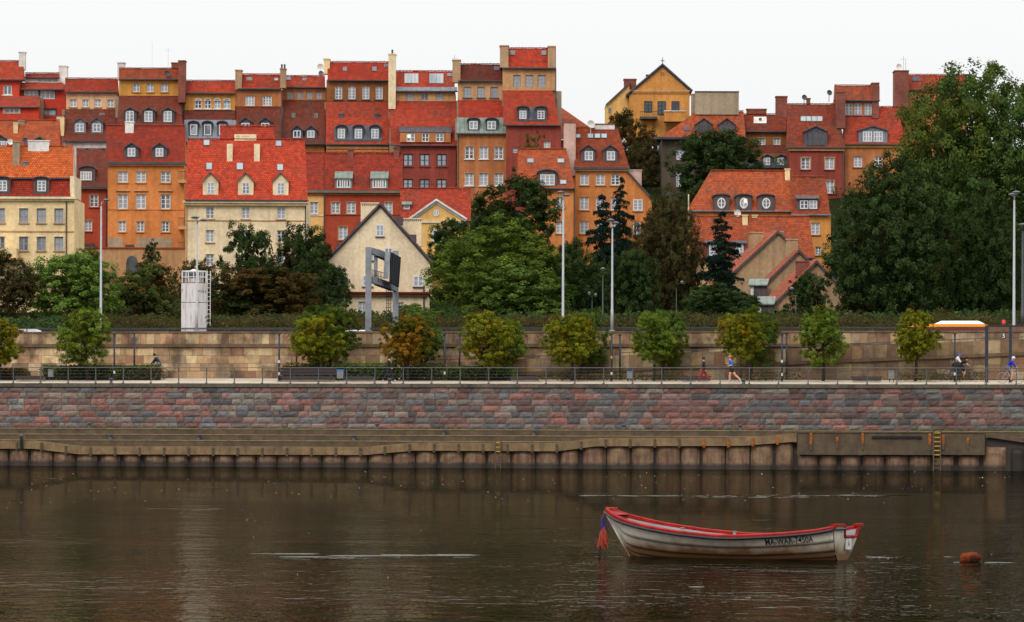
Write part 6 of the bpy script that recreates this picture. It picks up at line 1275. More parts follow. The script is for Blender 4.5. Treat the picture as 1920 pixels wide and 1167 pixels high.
for side in (-1, 1):
    for i in range(5):
        b = MB(); rows = 5; g = []
        for s in ST_:
            c_ = []
            lap = 0.020 * min(1, s / .5)
            for r in range(rows): u = r / (rows - 1); c_.append(hull(s, VB[i] + (VB[i + 1] - VB[i]) * u, lap * (1 - u), side))
            lip = hull(s, VB[i], 0.0, side); g.append([lip] + c_)
        idx = [[b.vert(p) for p in c_] for c_ in g]
        for a in range(len(ST_) - 1):
            for r in range(rows):
                f_ = [idx[a][r], idx[a + 1][r], idx[a + 1][r + 1], idx[a][r + 1]]; b.f.append(f_ if side < 0 else f_[::-1]); b.m.append(0); b.col.append(None)
        o = b.build('plank', BOATP, boat, True)
        for p in o.data.polygons: pass
    b = MB(); prev = None                                   # gunwale cap
    for s in ST_ + [5.03]:
        e_ = hull(min(s, 5), 1, 0, side); yo, yi = abs(e_.y) + .028, max(abs(e_.y) - .065, 0.004); wz = .05 + .03 * max(0, 1 - s)
        cur = [(e_.x if s <= 5 else 5.03, side * yo, e_.z + .004), (e_.x if s <= 5 else 5.03, side * yo, e_.z + wz * .8), (e_.x if s <= 5 else 5.03, side * (yo + yi) / 2, e_.z + wz + .012), (e_.x if s <= 5 else 5.03, side * yi, e_.z + wz), (e_.x if s <= 5 else 5.03, side * yi, e_.z - .005)]
        if prev:
            for r in range(4): q_ = [prev[r], cur[r], cur[r + 1], prev[r + 1]]; b.poly(q_ if side < 0 else q_[::-1])
        prev = cur
    b.poly(prev); b.build('gunwale', BRED, boat)
    b = MB(); b.tube([hull(s, 1, .034, side) + Vector((-.03 if s < .05 else 0, 0, -.022)) for s in ST_], .027, 6); b.build('rub_rail', BBLK, boat, True)
    b = MB(); prev = None                                   # inner skin
    for s in ST_[4:]:
        cur = [hull(s, .30, -.05, side), hull(s, .55, -.05, side), hull(s, .8, -.05, side), hull(s, 1.0, -.06, side)]
        if prev:
            for r in range(3): b.poly([prev[r], cur[r], cur[r + 1], prev[r + 1]])
        prev = cur
    b.build('inner_skin', BWHT, boat, True)
b = MB(); prev = None
for s in ST_[8:-1]:
    h_ = abs(hull(s, .3, -.04).y); z_ = zk_b(s) + (zs_b(s) - zk_b(s)) * .3; cur = [(s, -h_, z_), (s, h_, z_)]
    if prev: b.poly([prev[0], cur[0], cur[1], prev[1]])
    prev = cur
b.build('floorboards', WOODB, boat)
for s, w_ in ((1.35, .26), (2.7, .28), (4.1, .3)):
    y_ = abs(hull(s, (.24 - zk_b(s)) / (zs_b(s) - zk_b(s)), -.06).y); b = MB(); b.box(s - w_ / 2, s + w_ / 2, -y_, y_, .24, .28); b.build('thwart', WOODB, boat)
b = MB(); b.tube([hull(s, 0, .0) * 1 + Vector((-.02, abs(hull(s, 0).y), 0)) for s in (0, .1, .2, .3, .42, .52, .62)], .026, 6); b.build('stem', BOATP, boat, True)
b = MB(); zb_ = zs_b(.4); b.poly([(-.02, 0, .915), (.34, -.26, zs_b(.34) + .07), (.34, .26, zs_b(.34) + .07)]); b.poly([(-.02, 0, .915), (-.02, 0, .86), (.34, -.27, zs_b(.34) + .0), (.34, -.26, zs_b(.34) + .07)]); b.build('bow_cap', BRED, boat)
# transom with motor notch
b = MB(); N0, N1, ND = -.06, .44, .20; left, right = [], []
for k in range(9): p = hull(5.0, k / 8, 0, -1); left.append((p.x + .012, p.y, p.z))
for k in range(9): p = hull(5.0, k / 8, 0, 1); right.append((p.x + .012, p.y, p.z))
zt_ = zs_b(5.0) + .045; zn = zt_ - ND; tx = lambda z: 5.012 - .10 * (1 - (z - zk_b(5)) / (zs_b(5) - zk_b(5)))
def tw_(z): k = max(0, (z - zk_b(5.0)) / (zs_b(5.0) - zk_b(5.0))); return hb(5.0) * min(k, 1) ** lerp_tab(POW, 5.0)
levels = [zk_b(5) + (zn - zk_b(5)) * (k / 8) ** 1.6 for k in range(9)]
for a, c_ in zip(levels, levels[1:]): b.poly([(tx(a), -tw_(a), a), (tx(a), tw_(a), a), (tx(c_), tw_(c_), c_), (tx(c_), -tw_(c_), c_)])
for y0, y1 in ((-1, N0), (N1, 1)):
    ya0, ya1 = (-tw_(zn), N0) if y0 == -1 else (N1, tw_(zn)); yb0, yb1 = (-tw_(zt_), N0 - .07) if y0 == -1 else (N1 + .07, tw_(zt_)); b.poly([(tx(zn), ya0, zn), (tx(zn), ya1, zn), (tx(zt_), yb1, zt_), (tx(zt_), yb0, zt_)])
b.build('transom', BOATP, boat)
b = MB(); P_ = [(tx(zt_) + .012, N0 - .07, zt_ + .01), (tx(zn) + .012, N0, zn), (tx(zn) + .012, N1, zn), (tx(zt_) + .012, N1 + .07, zt_ + .01)]; b.tube(P_, .032, 6); b.build('notch_trim', BRED, boat)
b = MB(); b.box(4.62, 4.68, -hb(4.65) + .03, hb(4.65) - .03, zs_b(4.65) - .06, zs_b(4.65) + .05); b.build('stern_crossbar', BRED, boat)
b = MB(); b.box(tx(zt_) - .07, tx(zt_) + .025, -hb(5) - .0, N0 - .07, zt_ - .01, zt_ + .045); b.build('transom_cap', BRED, boat); b = MB(); b.tube([(tx(zt_) + .03, -hb(5) - .03, zt_ - .05), (tx(zt_) + .035, N0 - .1, zt_ - .05)], .026, 6); b.build('rub_rail', BBLK, boat)
for sg in (1,): b = MB(); b.box(4.93, 5.045, sg * hb(5) - .12, sg * hb(5) + .12, zt_ - .015, zt_ + .04); b.build('corner_cap', BRED, boat)
b = MB(); b.box(tx(.36) + .003, tx(.36) + .022, -.0, .24, .2, .42); o = b.build('motor_plate', plain('plate_white', lin(206, 204, 196), .5, ns=6), boat); b = MB(); b.box(tx(.36) + .0225, tx(.36) + .03, .11, .13, .27, .35); b.build('plate_slot', BBLK, o)
tv, tf = text_geo('MA-WAR-7450A', 0.016)
b = MB(); s0_, s1_ = 3.66, 4.60
b.v = [tuple(hull(s0_ + (s1_ - s0_) * x, .705 + .205 * y, .020 * (1 - (.705 + .205 * y - .64) / .36) + .006, -1)) for x, y in tv]; b.f = [list(f) for f in tf]; b.m = [0] * len(tf); b.col = [None] * len(tf)
tag(b.build('registration_lettering', plain('navy_lettering', (0.012, 0.014, 0.03), .6), boat), 'dark painted letters reading MA-WAR-7450A')
for s in (1.95, 3.05):
    b = MB(); p = hull(s, 1, -.03, -1); b.lathe([(.035, 0), (.03, .05), (.045, .055), (.045, .07)], 8, (p.x, p.y, p.z + .055)); b.build('rowlock_socket', plain('rowlock_metal_%d' % int(s), (.25, .24, .23), .4, .6), boat)
# painter rope with frayed tassel and chain
BLUE = plain('blue_rope', lin(52, 44, 130), .8, ns=20); ORT = plain('orange_rope', lin(164, 66, 50), .9, ns=12, var=.3); CHN = plain('wet_chain', (.012, .011, .01), .45, .5)
rope = empty('mooring_line', (bow, 83.2, -.06), -PSI, 'blue and orange frayed mooring line with chain hanging from the boat bow', 'rope')
b = MB(); b.tube([(.26, -.06, .985), (.10, -.03, .985), (-.03, -.02, .94), (-.055, -.03, .86), (-.06, -.03, .80)], .017, 6); b.build('bow_lashing', ORT, rope, True)
b = MB(); 
for k in range(4):
    a = k * 1.57; b.tube([(-.055, -.03, .82)] + [(-.075 + .018 * math.cos(a + u * 5), -.03 + .018 * math.sin(a + u * 5), .80 - .42 * u) for u in (0, .2, .4, .6, .8, 1)], .014, 5)
b.tube([(-.08, -.03, .66), (-.03, -.03, .63), (.03, -.03, .64), (.08, -.04, .70)], .010, 5); b.build('rope_knot', BLUE, rope, True)
b = MB(); q = random.Random(2)
for k in range(70):
    a = q.uniform(0, 6.28); r0 = q.uniform(.02, .11); e_ = Vector((-.075 + math.cos(a) * r0 * 1.15 + .01, -.03 + math.sin(a) * r0, q.uniform(.17, .34))); s_ = Vector((-.075 + q.uniform(-.015, .015), -.03, q.uniform(.5, .66))); md = s_.lerp(e_, .5) + Vector((q.uniform(-.02, .02), q.uniform(-.02, .02), .03)); b.tube([s_, md, e_], [.007, .009, .005], 4)
b.build('frayed_tassel', ORT, rope)
b = MB()
for k in range(9):
    z = .22 - k * .055; x = -.13 - .012 * k + .01 * math.sin(k); n = 8; P_ = [(x + (.02 if k % 2 else 0) * math.cos(6.283 * j / n), -.03 + (0 if k % 2 else .02) * math.cos(6.283 * j / n), z + .034 * math.sin(6.283 * j / n)) for j in range(n + 1)]; b.tube(P_, .008, 4, cap=False)
b.tube([(-.10, -.03, .26), (-.125, -.03, .20)], .012, 4); b.build('chain', CHN, rope)
# rusty float
d_ = 80.4; fx = ray(1820, 1050)[0] * d_; fl = empty('mooring_float', (fx, d_, 0), R(-12), 'rusty orange can float on the water right of the boat', 'float')
m = NM('rusty_float'); m.set(Roughness=.8); m.b.inputs['Specular IOR Level'].default_value = .1; n1 = m.noise(m.coord(), 5, 5, .7); m.color(m.mix(m.ramp(n1, .35, .62), lin(126, 52, 14), lin(40, 26, 18))); m.bump(n1, .4, .02); RUSTF = m.mat
b = MB(); prof = [(.02, -.19), (.085, -.185), (.115, -.14), (.118, .06), (.10, .12), (.055, .15), (.05, .19), (.02, .195)]
b.lathe(prof, 14); b.v = [(z, y, x * 1.0 + .05 + z * .10) for x, y, z in b.v]; b.build('float_body', RUSTF, fl, True)
b = MB(); b.tube([(.15 + .02 * math.cos(a), 0, .10 + .045 * math.sin(a)) for a in (0, .8, 1.6, 2.4, 3.14)], .012, 5); b.build('lifting_ring', CHN, fl)

# ------------------------------------------------------------------ street lamps, signs and things above the wall
GALV = plain('galvanised_pole', (.33, .34, .36), .5, .0, .15, spec=.4); LHEAD = plain('lamp_head', (.10, .10, .11), .4); GREENP = plain('green_pole', (.03, .05, .045), .5); LUM = plain('lamp_glass', (.55, .55, .52), .25)
def street_lamp(px, yt, yb, d, label, heads, r=.11, mat=None, zb=None):
    p = W(px, yb, d); zt = W(px, yt, d).z; z0 = zb if zb is not None else min(p.z, ground_at(p.x, p.y)); e = empty('street_lamp', (p.x, p.y, z0), 0, label, 'street lamp', 'street lamps along the road'); H_ = zt - z0; lean = (YH - yt) * 0
    b = MB(); top = H_ - .5; b.tube([(0, 0, -.1), (0, 0, 1.4), (0, 0, 1.42), (0, 0, top)], [r * .95, r * .95, r * .76, r * .48], 8); b.build('pole', mat or GALV, e, True)
    b = MB(); b.box(-r * 1.6, r * 1.6, -r * 1.6, r * 1.6, -.1, .06); b.build('base_plate', mat or GALV, e)
    for hx, hz, hr in heads:
        x = hx; b = MB(); b.tube([(0, 0, top - .05), (x * .15, 0, top + .3), (x * .55, 0, H_ + hz - .12), (x, 0, H_ + hz - .05)], r * .4, 6); b.build('arm', mat or GALV, e, True)
        b = MB(); b.lathe([(.04, .10), (hr * .55, .07), (hr, 0), (hr * .95, -.04), (hr * .5, -.07)], 12, (x, 0, H_ + hz - .05)); o = b.build('lamp_head', LHEAD, e, True); b = MB(); b.lathe([(hr * .7, -.075), (hr * .5, -.11)], 10, (x, 0, H_ + hz - .05)); b.build('lamp_glass', LUM, o)
    return e
tw1 = Q(370, 620, 10.6); dq = lambda px, t: qworld(Q(px, 620, t)[0], t).y
street_lamp(189, 374, 600, dq(189, 24.8), 'tall grey lamp with a single arm in front of the narrow red house', [(.35, 0, .22)], .12)
street_lamp(369, 408, 620, dq(369, 10.7), 'tall lamp with two heads in front of the white tower', [(-.15, .06, .3), (.42, -.12, .24)], .10, zb=RTOP)
street_lamp(1055.5, 362, 590, dq(1056, 24.8), 'tall two headed lamp before the small orange house', [(-.2, .1, .28), (.22, -.1, .28)], .12)
street_lamp(1147.5, 415, 621, dq(1148, 10.7), 'thinner two headed lamp before the dark spruces', [(-.12, .12, .27), (.2, -.06, .27)], .10, zb=RTOP)
street_lamp(1901, 362, 610, dq(1901, 24.8), 'tall two headed lamp at the right edge of the picture', [(-.1, -.05, .32), (.14, .1, .3)], .13)
street_lamp(1917, 420, 612, dq(1917, 26), 'dark blue lamp cut by the right edge of the picture', [(0, 0, .3)], .12, DGREY)
street_lamp(1130, 503, 606, dq(1130, 30), 'short dark green lamp with a flat white head before the spruces', [(0, 0, .2)], .07, GREENP)
street_lamp(1110, 550, 600, dq(1110, 30), 'low park lamp with a small pale head under the dark trees', [(-.2, .05, .12), (.25, -.05, .12)], .04, GREENP)
street_lamp(1268, 528, 605, dq(1268, 30), 'low park lamp with a tilted pale head, left of the layered spruce', [(.4, .0, .15)], .04, GREENP)
street_lamp(1492, 540, 605, dq(1492, 30), 'low park lamp with a flat pale head before the stepped gables', [(-.3, .0, .18)], .04, GREENP)
street_lamp(681, 550, 607, dq(681, 26), 'thin dark lamp just left of the gantry post', [(.2, 0, .12)], .05, GREENP) if False else None
# gantry with the back of a road sign
GAN = plain('gantry_grey', (.19, .20, .22), .55, spec=.4); SIGNB = plain('sign_back', (.014, .017, .024), .7, spec=.15); GANL = plain('gantry_light_grey', (.27, .29, .31), .5)
dA, dB = dq(690, 10.9), dq(741, 24.0); g0 = W(690, 620, dA); g0.z = RTOP - .2
gan = empty('sign_gantry', g0, 0, 'grey steel gantry over the road carrying the back of a dark sign', 'gantry')
def beam_(mb, p, q, w_, h_):
    d = (q - p); n = Vector((-d.y, d.x, 0)).normalized() * w_ / 2; u = Vector((0, 0, h_ / 2)); a = [p - n - u, p + n - u, p + n + u, p - n + u]; c_ = [q - n - u, q + n - u, q + n + u, q - n + u]
    for k in range(4): mb.poly([a[k], a[(k + 1) % 4], c_[(k + 1) % 4], c_[k]])
    mb.poly(a[::-1]); mb.poly(c_)
b = MB(g0); p = W(690.5, 620, dA); zt = W(690.5, 464, dA).z; b.box(p.x - .2, p.x + .2, p.y - .2, p.y + .2, RTOP - 1.5, zt); b.build('post', GAN, gan)
pB = W(741.5, 610, dB); ztB = W(741.5, 536, dB).z; b = MB(g0); b.box(pB.x - .2, pB.x + .2, pB.y - .2, pB.y + .2, 6.0, ztB + 2.45); b.build('post', GAN, gan)
for ya, yb in ((470, 489), (524, 541)):
    b = MB(g0); P0, P1 = W(694, ya, dA), W(741, yb, dB); beam_(b, P0 + Vector((.05, .2, 0)), P1 - Vector((0, .2, 0)), .26, .42); b.build('cross_beam', GAN, gan)
    for k in range(12):
        b = MB(g0); c_ = P0.lerp(P1, .25 + .055 * k); b.box(c_.x - .17, c_.x + .17, c_.y - .03, c_.y + .03, c_.z - .26, c_.z + .26); b.build('stiffener', SIGNB, gan)
b = MB(g0); c0, c1 = W(704.5, 478, (dA * .72 + dB * .28)), W(704.5, 526, (dA * .72 + dB * .28)); b.box(c0.x - .13, c0.x + .13, c0.y - .13, c0.y + .13, c1.z, c0.z); b.build('upright', GAN, gan)
dS0, dS1 = dA * .62 + dB * .38, dA * .28 + dB * .72
def quadbox(mb, pts, off):
    a = [Vector(p) for p in pts]; c_ = [p + off for p in a]; mb.poly(a); mb.poly(c_[::-1])
    for k in range(4): mb.poly([a[(k + 1) % 4], a[k], c_[k], c_[(k + 1) % 4]])
b = MB(g0); quadbox(b, [W(732, 530, dS0), W(748, 539, dS1), W(752, 483, dS1), W(734, 473, dS0)], Vector((-.1, .3, 0))); o = b.build('sign_panel', SIGNB, gan)
b = MB(g0); quadbox(b, [W(718.5, 523, dS0 - .35), W(728, 523, dS0 - .35), W(732, 472, dS0 - .35), W(722, 473, dS0 - .35)], Vector((0, .3, 0))); b.build('sign_side_frame', GANL, gan)
for k in range(4):
    b = MB(g0); u = (k + .5) / 4; p0, p1 = W(732 + 16 * u, 530 + 9 * u, dS0 + (dS1 - dS0) * u - .06), W(734 + 18 * u, 473 + 10 * u, dS0 + (dS1 - dS0) * u - .06); b.tube([p0, p1], .03, 4); b.build('sign_rib', SIGNB, gan)
for k in range(7):
    b = MB(g0); p0 = W(698 + k * 3.0, 506 + k * .8, dA * .8 + dB * .2); b.tube([p0, p0 + Vector((0, 0, -.75))], .02, 4); b.build('walkway_baluster', SIGNB, gan)
for zy in (506, 515): b = MB(g0); b.tube([W(697, zy, dA * .85 + dB * .15), W(720, zy + 6, dS0)], .02, 4); b.build('walkway_rail', SIGNB, gan)
for xx in (725, 729, 733): b = MB(g0); b.tube([W(xx, 538, dS1), W(xx, 603, dS1)], .025, 4); b.build('ladder_stile', SIGNB, gan)
for k in range(9): b = MB(g0); b.tube([W(725, 542 + k * 7, dS1), W(733, 542 + k * 7, dS1)], .02, 4); b.build('ladder_rung', SIGNB, gan)
# white octagonal tower
dT = dq(364, 25.8); t0 = W(364, 616, dT); t0.z = ground_at(t0.x, t0.y); tow = empty('white_tower', t0, 0, 'small white octagonal tower with a railed top beside the road', 'tower')
m = NM('tower_paint'); m.set(Roughness=.6); n1 = m.noise(m.coord((3, 3, .5)), 1.5, 5); m.color(m.mix(m.ramp(n1, .5, .75), lin(206, 200, 198), lin(150, 120, 104))); TWP = m.mat
sT = dT / F; H1 = W(364, 532, dT).z - t0.z; H2 = W(364, 568, dT).z - t0.z; H3 = W(364, 508, dT).z - t0.z; rT = 23.5 * sT / .924
def octa(mb, prof): mb.lathe(prof, 8); mb.v = [(x * math.cos(.39) - y * math.sin(.39), x * math.sin(.39) + y * math.cos(.39), z) for x, y, z in mb.v]
b = MB(); octa(b, [(rT, -.3), (rT, H2 - .02)]); b.build('lower_drum', TWP, tow); b = MB(); octa(b, [(rT, H2 + .02), (rT, H1)]); b.build('upper_drum', TWP, tow); b = MB(); octa(b, [(rT * .97, H2 - .019), (rT * .97, H2 + .019)]); b.build('joint_band', plain('joint_dark', (.08, .06, .05), .8), tow)
b = MB(); octa(b, [(rT * 1.0, H1 + .002), (rT * 1.0, H1 + .06)]); b.build('deck_plate', plain('rusty_deck', lin(140, 100, 84), .8), tow)
b = MB(); octa(b, [(.5, H1 + .06), (.5, H3 - .12), (.62, H3 - .1), (.1, H3 + .12)]); b.build('hatch_housing', TWP, tow)
b = MB(); b.box(-.42, -.03, -.53, -.49, H1 + .42, H1 + .72); b.box(.03, .42, -.53, -.49, H1 + .42, H1 + .72); b.build('hatch_glazing', GLASSD, tow)
for k in range(8):
    a = math.pi * 2 * k / 8 + .39 + .0; x, y = math.cos(a) * rT * .95, math.sin(a) * rT * .95; x2, y2 = math.cos(a + .785) * rT * .95, math.sin(a + .785) * rT * .95
    b = MB(); b.tube([(x, y, H1 + .06), (x, y, H3 - .05)], .035, 5); b.tube([((x + x2) / 2, (y + y2) / 2, H1 + .06), ((x + x2) / 2, (y + y2) / 2, H3 - .05)], .028, 5); b.tube([(x, y, H3 - .05), (x2, y2, H3 - .05)], .035, 5); b.tube([(x, y, (H1 + H3) / 2), (x2, y2, (H1 + H3) / 2)], .025, 5); b.build('railing_panel', WHITE, tow)
for xx in (.95, 1.16): b = MB(); b.tube([(xx, -.2, .5), (xx, -.2, H3 - .02)], .028, 5); b.build('ladder_stile', WHITE, tow)
for k in range(12): b = MB(); z = .7 + k * (H3 - 1) / 11; b.tube([(.95, -.2, z), (1.16, -.2, z)], .02, 4); b.build('ladder_rung', WHITE, tow)
BLKP = plain('black_lettering', (.02, .02, .022), .7)
for txt, xa, xb, za, zb in (('FGI', .36, .86, H1 - 1.0 + .35, H1 - .5 + .0), ('T', -.86, -.76, H1 - .62, H1 - .42)):
    tv, tf = text_geo(txt, 0); b = MB(); f_ = rT * .924
    for x, y in tv:
        X_ = xa + (xb - xa) * x; Y_ = -f_ if abs(X_) < f_ * .414 else -(f_ * 1.414 - abs(X_)); b.v.append((X_ * 1.0, Y_ - .012, za + (zb - za) * y + X_ * 0))
    b.f = [list(f) for f in tf]; b.m = [0] * len(tf); b.col = [None] * len(tf); b.build('lettering', BLKP, tow)
# vehicles behind the guard rail
def car(px, label, col, t=13.2, rot=0.0, dz=0.0):
    s = Q(px, 617, t)[0]; z = RZ(s); e = qempty('parked_car', s, t, z, label, 'car', 'cars on the road', rot); CP = plain('car_paint_%d' % px, col, .3, var=.04, spec=.6, bump=0); k = 1.0 + dz
    prof = [(-2.1, .35), (-2.15, .7), (-1.5, .95 * k), (-.75, 1.42 * k), (-.3, 1.5 * k), (.7, 1.49 * k), (1.45, 1.05 * k), (2.05, .9), (2.1, .35)]; b = MB()
    L_, R_ = [(x, -.85 + (.12 if z_ > 1.2 else 0), z_) for x, z_ in prof], [(x, .85 - (.12 if z_ > 1.2 else 0), z_) for x, z_ in prof]; b.poly(L_); b.poly(R_[::-1])
    for i in range(len(prof)): j = (i + 1) % len(prof); b.poly([L_[j], L_[i], R_[i], R_[j]])
    b.build('body', CP, e)
    for sg in (-1, 1): b = MB(); b.poly([(-1.25, sg * .80, 1.02 * k), (1.2, sg * .80, 1.08 * k), (.62, sg * .745, 1.42 * k), (-.66, sg * .745, 1.40 * k)]); b.build('side_window', GLASSD, e)
    for x in (-1.3, 1.3):
        for sg in (-1, 1):
            b = MB(); b.lathe([(.31, -.1), (.31, .1)], 14); b.v = [(q[0], q[2], q[1]) for q in b.v]; b.v = [(q[0] + x, q[1] + sg * .8, q[2] + .31) for q in b.v]; o = b.build('wheel', BBLK, e); b = MB(); b.lathe([(.18, -.105), (.18, .105)], 10); b.v = [(q[0] + x, q[2] + sg * .8, q[1] + .31) for q in b.v]; b.build('rim', GALV, o)
car(48, 'silver car roof showing above the road wall at the left', (.62, .63, .65), dz=.06); car(672, 'white car roof showing above the road wall left of the gantry', (.72, .72, .72))
s = Q(1776, 612, 13.6)[0]; bus = qempty('city_bus', s, 13.6, RZ(s) - .02, 'city bus with white roof unit and yellow and maroon stripes behind the road wall', 'bus', None, 0)
BW, BLn, BH = 1.22, 2.6, 3.0
for nm, z0, z1, mt, ins in (('lower_body', .35, 2.66, plain('bus_maroon', lin(120, 22, 30), .35, var=.05, spec=.5, bump=0), 0), ('yellow_band', 2.662, 2.85, plain('bus_yellow', lin(246, 150, 10), .35, var=.05, spec=.5, bump=0), 0)): b = MB(); b.box(-BLn, BLn, -BW, BW, z0, z1); b.build(nm, mt, bus)
b = MB(); WB = plain('bus_white', (.78, .78, .78), .35, var=.04, bump=0)
for sgn in (1,):
    lo = [(-.75, -BW + .04, 2.852), (BLn - .1, -BW + .04, 2.852), (BLn - .1, BW - .04, 2.852), (-.75, BW - .04, 2.852)]; hi = [(-.3, -BW + .3, 3.06), (BLn - .5, -BW + .3, 3.06), (BLn - .5, BW - .3, 3.06), (-.3, BW - .3, 3.06)]; b.poly(hi)
    for k in range(4): b.poly([lo[k], lo[(k + 1) % 4], hi[(k + 1) % 4], hi[k]])
b.build('roof_unit', WB, bus); b = MB(); b.poly([(-BLn - .005, -BW + .15, 1.1), (-BLn - .005, BW - .15, 1.1), (-BLn - .005, BW - .15, 2.2), (-BLn - .005, -BW + .15, 2.2)]); b.build('windscreen', GLASSD, bus)
for k in range(3):
    for sg in (-1, 1): b = MB(); x0 = -BLn + .2 + k * 1.6; b.poly([(x0, sg * (BW + .004), 1.15), (x0 + 1.45, sg * (BW + .004), 1.15), (x0 + 1.45, sg * (BW + .004), 2.15), (x0, sg * (BW + .004), 2.15)]); b.build('side_window', GLASSD, bus)
for x in (-1.6, 1.6):
    for sg in (-1, 1): b = MB(); b.lathe([(.46, -.14), (.46, .14)], 14); b.v = [(q[0] + x, q[2] + sg * 1.12, q[1] + .46) for q in b.v]; b.build('wheel', BBLK, bus)
p = qworld(Q(1882, 604, 11.2)[0], 11.2, 0); zt = Q(1882, 604, 11.2)[1]; tl = empty('traffic_light', (p.x, p.y, RTOP - 1.8), -QA, 'small traffic light showing red above the road wall at the right', 'traffic light')
b = MB(); b.tube([(0, 0, 0), (0, 0, zt - RTOP + 1.5)], .04, 6); b.build('pole', DGREY, tl); b = MB(); b.box(-.13, .13, -.1, .1, zt - RTOP + 1.2, zt - RTOP + 2.0); b.build('housing', DGREY, tl)
RLM = NM('red_signal'); RLM.b.inputs['Base Color'].default_value = (.6, .01, .01, 1); RLM.b.inputs['Emission Color'].default_value = (1, .02, .02, 1); RLM.b.inputs['Emission Strength'].default_value = 1.4
b = MB(); b.lathe([(.11, 0), (.09, .04)], 12); b.v = [(q[0], -.105 - q[2], q[1] + zt - RTOP + 1.8) for q in b.v]; b.build('red_lens', RLM.mat, tl)
# ------------------------------------------------------------------ promenade furniture
BENCHD = plain('bench_dark_wood', (.030, .020, .022), .6, ns=6); BENCHC = plain('bench_concrete', lin(150, 142, 128), .9, ns=3); BIN = plain('bin_grey', (.16, .165, .17), .5, ns=4); BINB = plain('bin_blue_lid', lin(38, 112, 176), .5); POLE = plain('dark_blue_pole', (.020, .026, .042), .5); STICK = plain('sticker_white', (.5, .5, .48), .7)
def bench(px0, px1, t, label, back=False):
    s0, s1 = Q(px0, 710, t)[0], Q(px1, 710, t)[0]; L = s1 - s0; e = qempty('park_bench', (s0 + s1) / 2, t, zprom(t), label, 'bench', 'benches on the promenade')
    b = MB(); b.box(-L / 2 + .06, L / 2 - .06, -.2, .25, 0, .26); b.build('plinth', BENCHC, e)
    for k in range(4): b = MB(); b.box(-L / 2, L / 2, -.27 + k * .145, -.27 + k * .145 + .125, .262, .33); b.build('seat_slat', BENCHD, e)
    b = MB(); b.box(-L / 2, L / 2, -.285, -.272, .10, .33); b.build('front_board', BENCHD, e)
    if back:
        for k in range(3): b = MB(); y = .30 + k * .03; b.box(-L / 2, L / 2, y, y + .05, .40 + k * .17, .40 + k * .17 + .145); b.build('back_slat', BENCHD, e)
        for k in range(4): b = MB(); x = -L / 2 + .3 + k * (L - .6) / 3; b.box(x - .03, x + .03, .352, .43, .1, .86); b.build('back_support', POLE, e)
bench(30, 84, 3.6, 'low bench at the left end of the promenade'); bench(523, 628, 3.4, 'long bench with a tall dark backrest under the gold edged tree', True); bench(646, 702, 3.2, 'backless dark bench right of the blue lidded bin'); bench(958, 1012, 3.8, 'backless bench just right of the picture centre'); bench(1276, 1332, 4.0, 'backless bench behind the walker in red trousers'); bench(1597, 1653, 4.0, 'backless bench left of the grey litter bin')
def litter_bin(px, y0, y1, wpx, t, label, blue):
    s = Q(px, 710, t)[0]; z0 = zprom(t); zt, zb = Q(px, y0, t)[1], Q(px, y1, t)[1]; e = qempty('litter_bin', s, t, z0, label, 'litter bin', 'litter bins'); w_ = wpx * .0175
    b = MB(); b.box(-w_, w_, -w_ * .8, w_ * .8, zb - z0, zt - z0 - .06); b.build('bin_body', BIN, e); b = MB(); b.box(-w_ * 1.08, w_ * 1.08, -w_ * .9, w_ * .9, zt - z0 - .058, zt - z0 + .03); b.build('lid', BINB if blue else BIN, e)
    for sg in (-1, 1): b = MB(); b.box(sg * w_ * .7 - .025, sg * w_ * .7 + .025, -.03, .03, 0, zb - z0 - .002); b.build('leg', POLE, e)
litter_bin(95.5, 694, 707, 9, 3.4, 'grey litter bin at the left beside the low bench', False); litter_bin(638.5, 694, 710, 12, 3.0, 'litter bin with a blue lid between the two benches', True); litter_bin(1181.5, 697, 710, 10, 3.8, 'litter bin with a bright blue lid left of the plain green tree', True); litter_bin(1671.5, 696, 711, 10, 3.6, 'plain grey litter bin under the lime yellow tree at right', False)
def promenade_pole(px, yt, yb, label, t, tilt=0.0, bands=()):
    s, zt = Q(px, yt, t); z0 = zprom(t); H_ = zt - z0; e = qempty('lamp_post', s, t, z0, label, 'lamp post', 'slim dark lamp posts on the promenade'); b = MB(); b.tube([(0, 0, 0), (tilt * H_, 0, H_)], .062, 8); b.build('shaft', POLE, e, True)
    b = MB(); b.box(tilt * H_ - .13, tilt * H_ + .13, -.09, .09, H_ + .002, H_ + .06); b.build('lamp_cap', POLE, e); b = MB(); b.lathe([(.12, 0), (.12, .04), (.08, .05)], 10); b.build('base_flange', POLE, e)
    for z, c_ in bands: b = MB(); b.tube([(tilt * z, 0, z - .09), (tilt * z, 0, z + .09)], .066, 8); b.build('band', STICK if c_ == 'w' else YEL, e)
for a in ((214.5, 627, 712, 'lamp post right of the round green tree, left of a pair', 4.4, 0, ((.55, 'w'),)), (252, 626, 700, 'lamp post standing behind the long hedge at the left', 8.0), (523.5, 627, 713, 'lamp post at the left end of the long bench', 3.0, 0, ((.5, 'w'), (1.3, 'w'))), (556, 640, 700, 'lamp post partly hidden by the gold edged tree', 8.0),
    (834, 628, 712, 'lamp post right of the bright orange tree', 4.6, 0, ((.5, 'w'),)), (861, 628, 700, 'slightly leaning lamp post left of the bronze tree', 8.0, .02), (1147, 628, 712, 'lamp post with a yellow band right of the golden tree', 4.0, 0, ((1.55, 'y'), (.5, 'w'))), (1162.5, 629, 702, 'plain lamp post beside the yellow banded one', 8.0), (1466.5, 628, 712, 'lamp post with white stickers left of the dense green tree', 4.0, 0, ((1.3, 'w'), (.45, 'w'))), (1475, 627, 703, 'plain lamp post close beside the stickered one', 8.0), (1790.5, 627, 713, 'lamp post in front of the pair of cyclists', 3.8, 0, ((.5, 'w'),))): promenade_pole(*a)
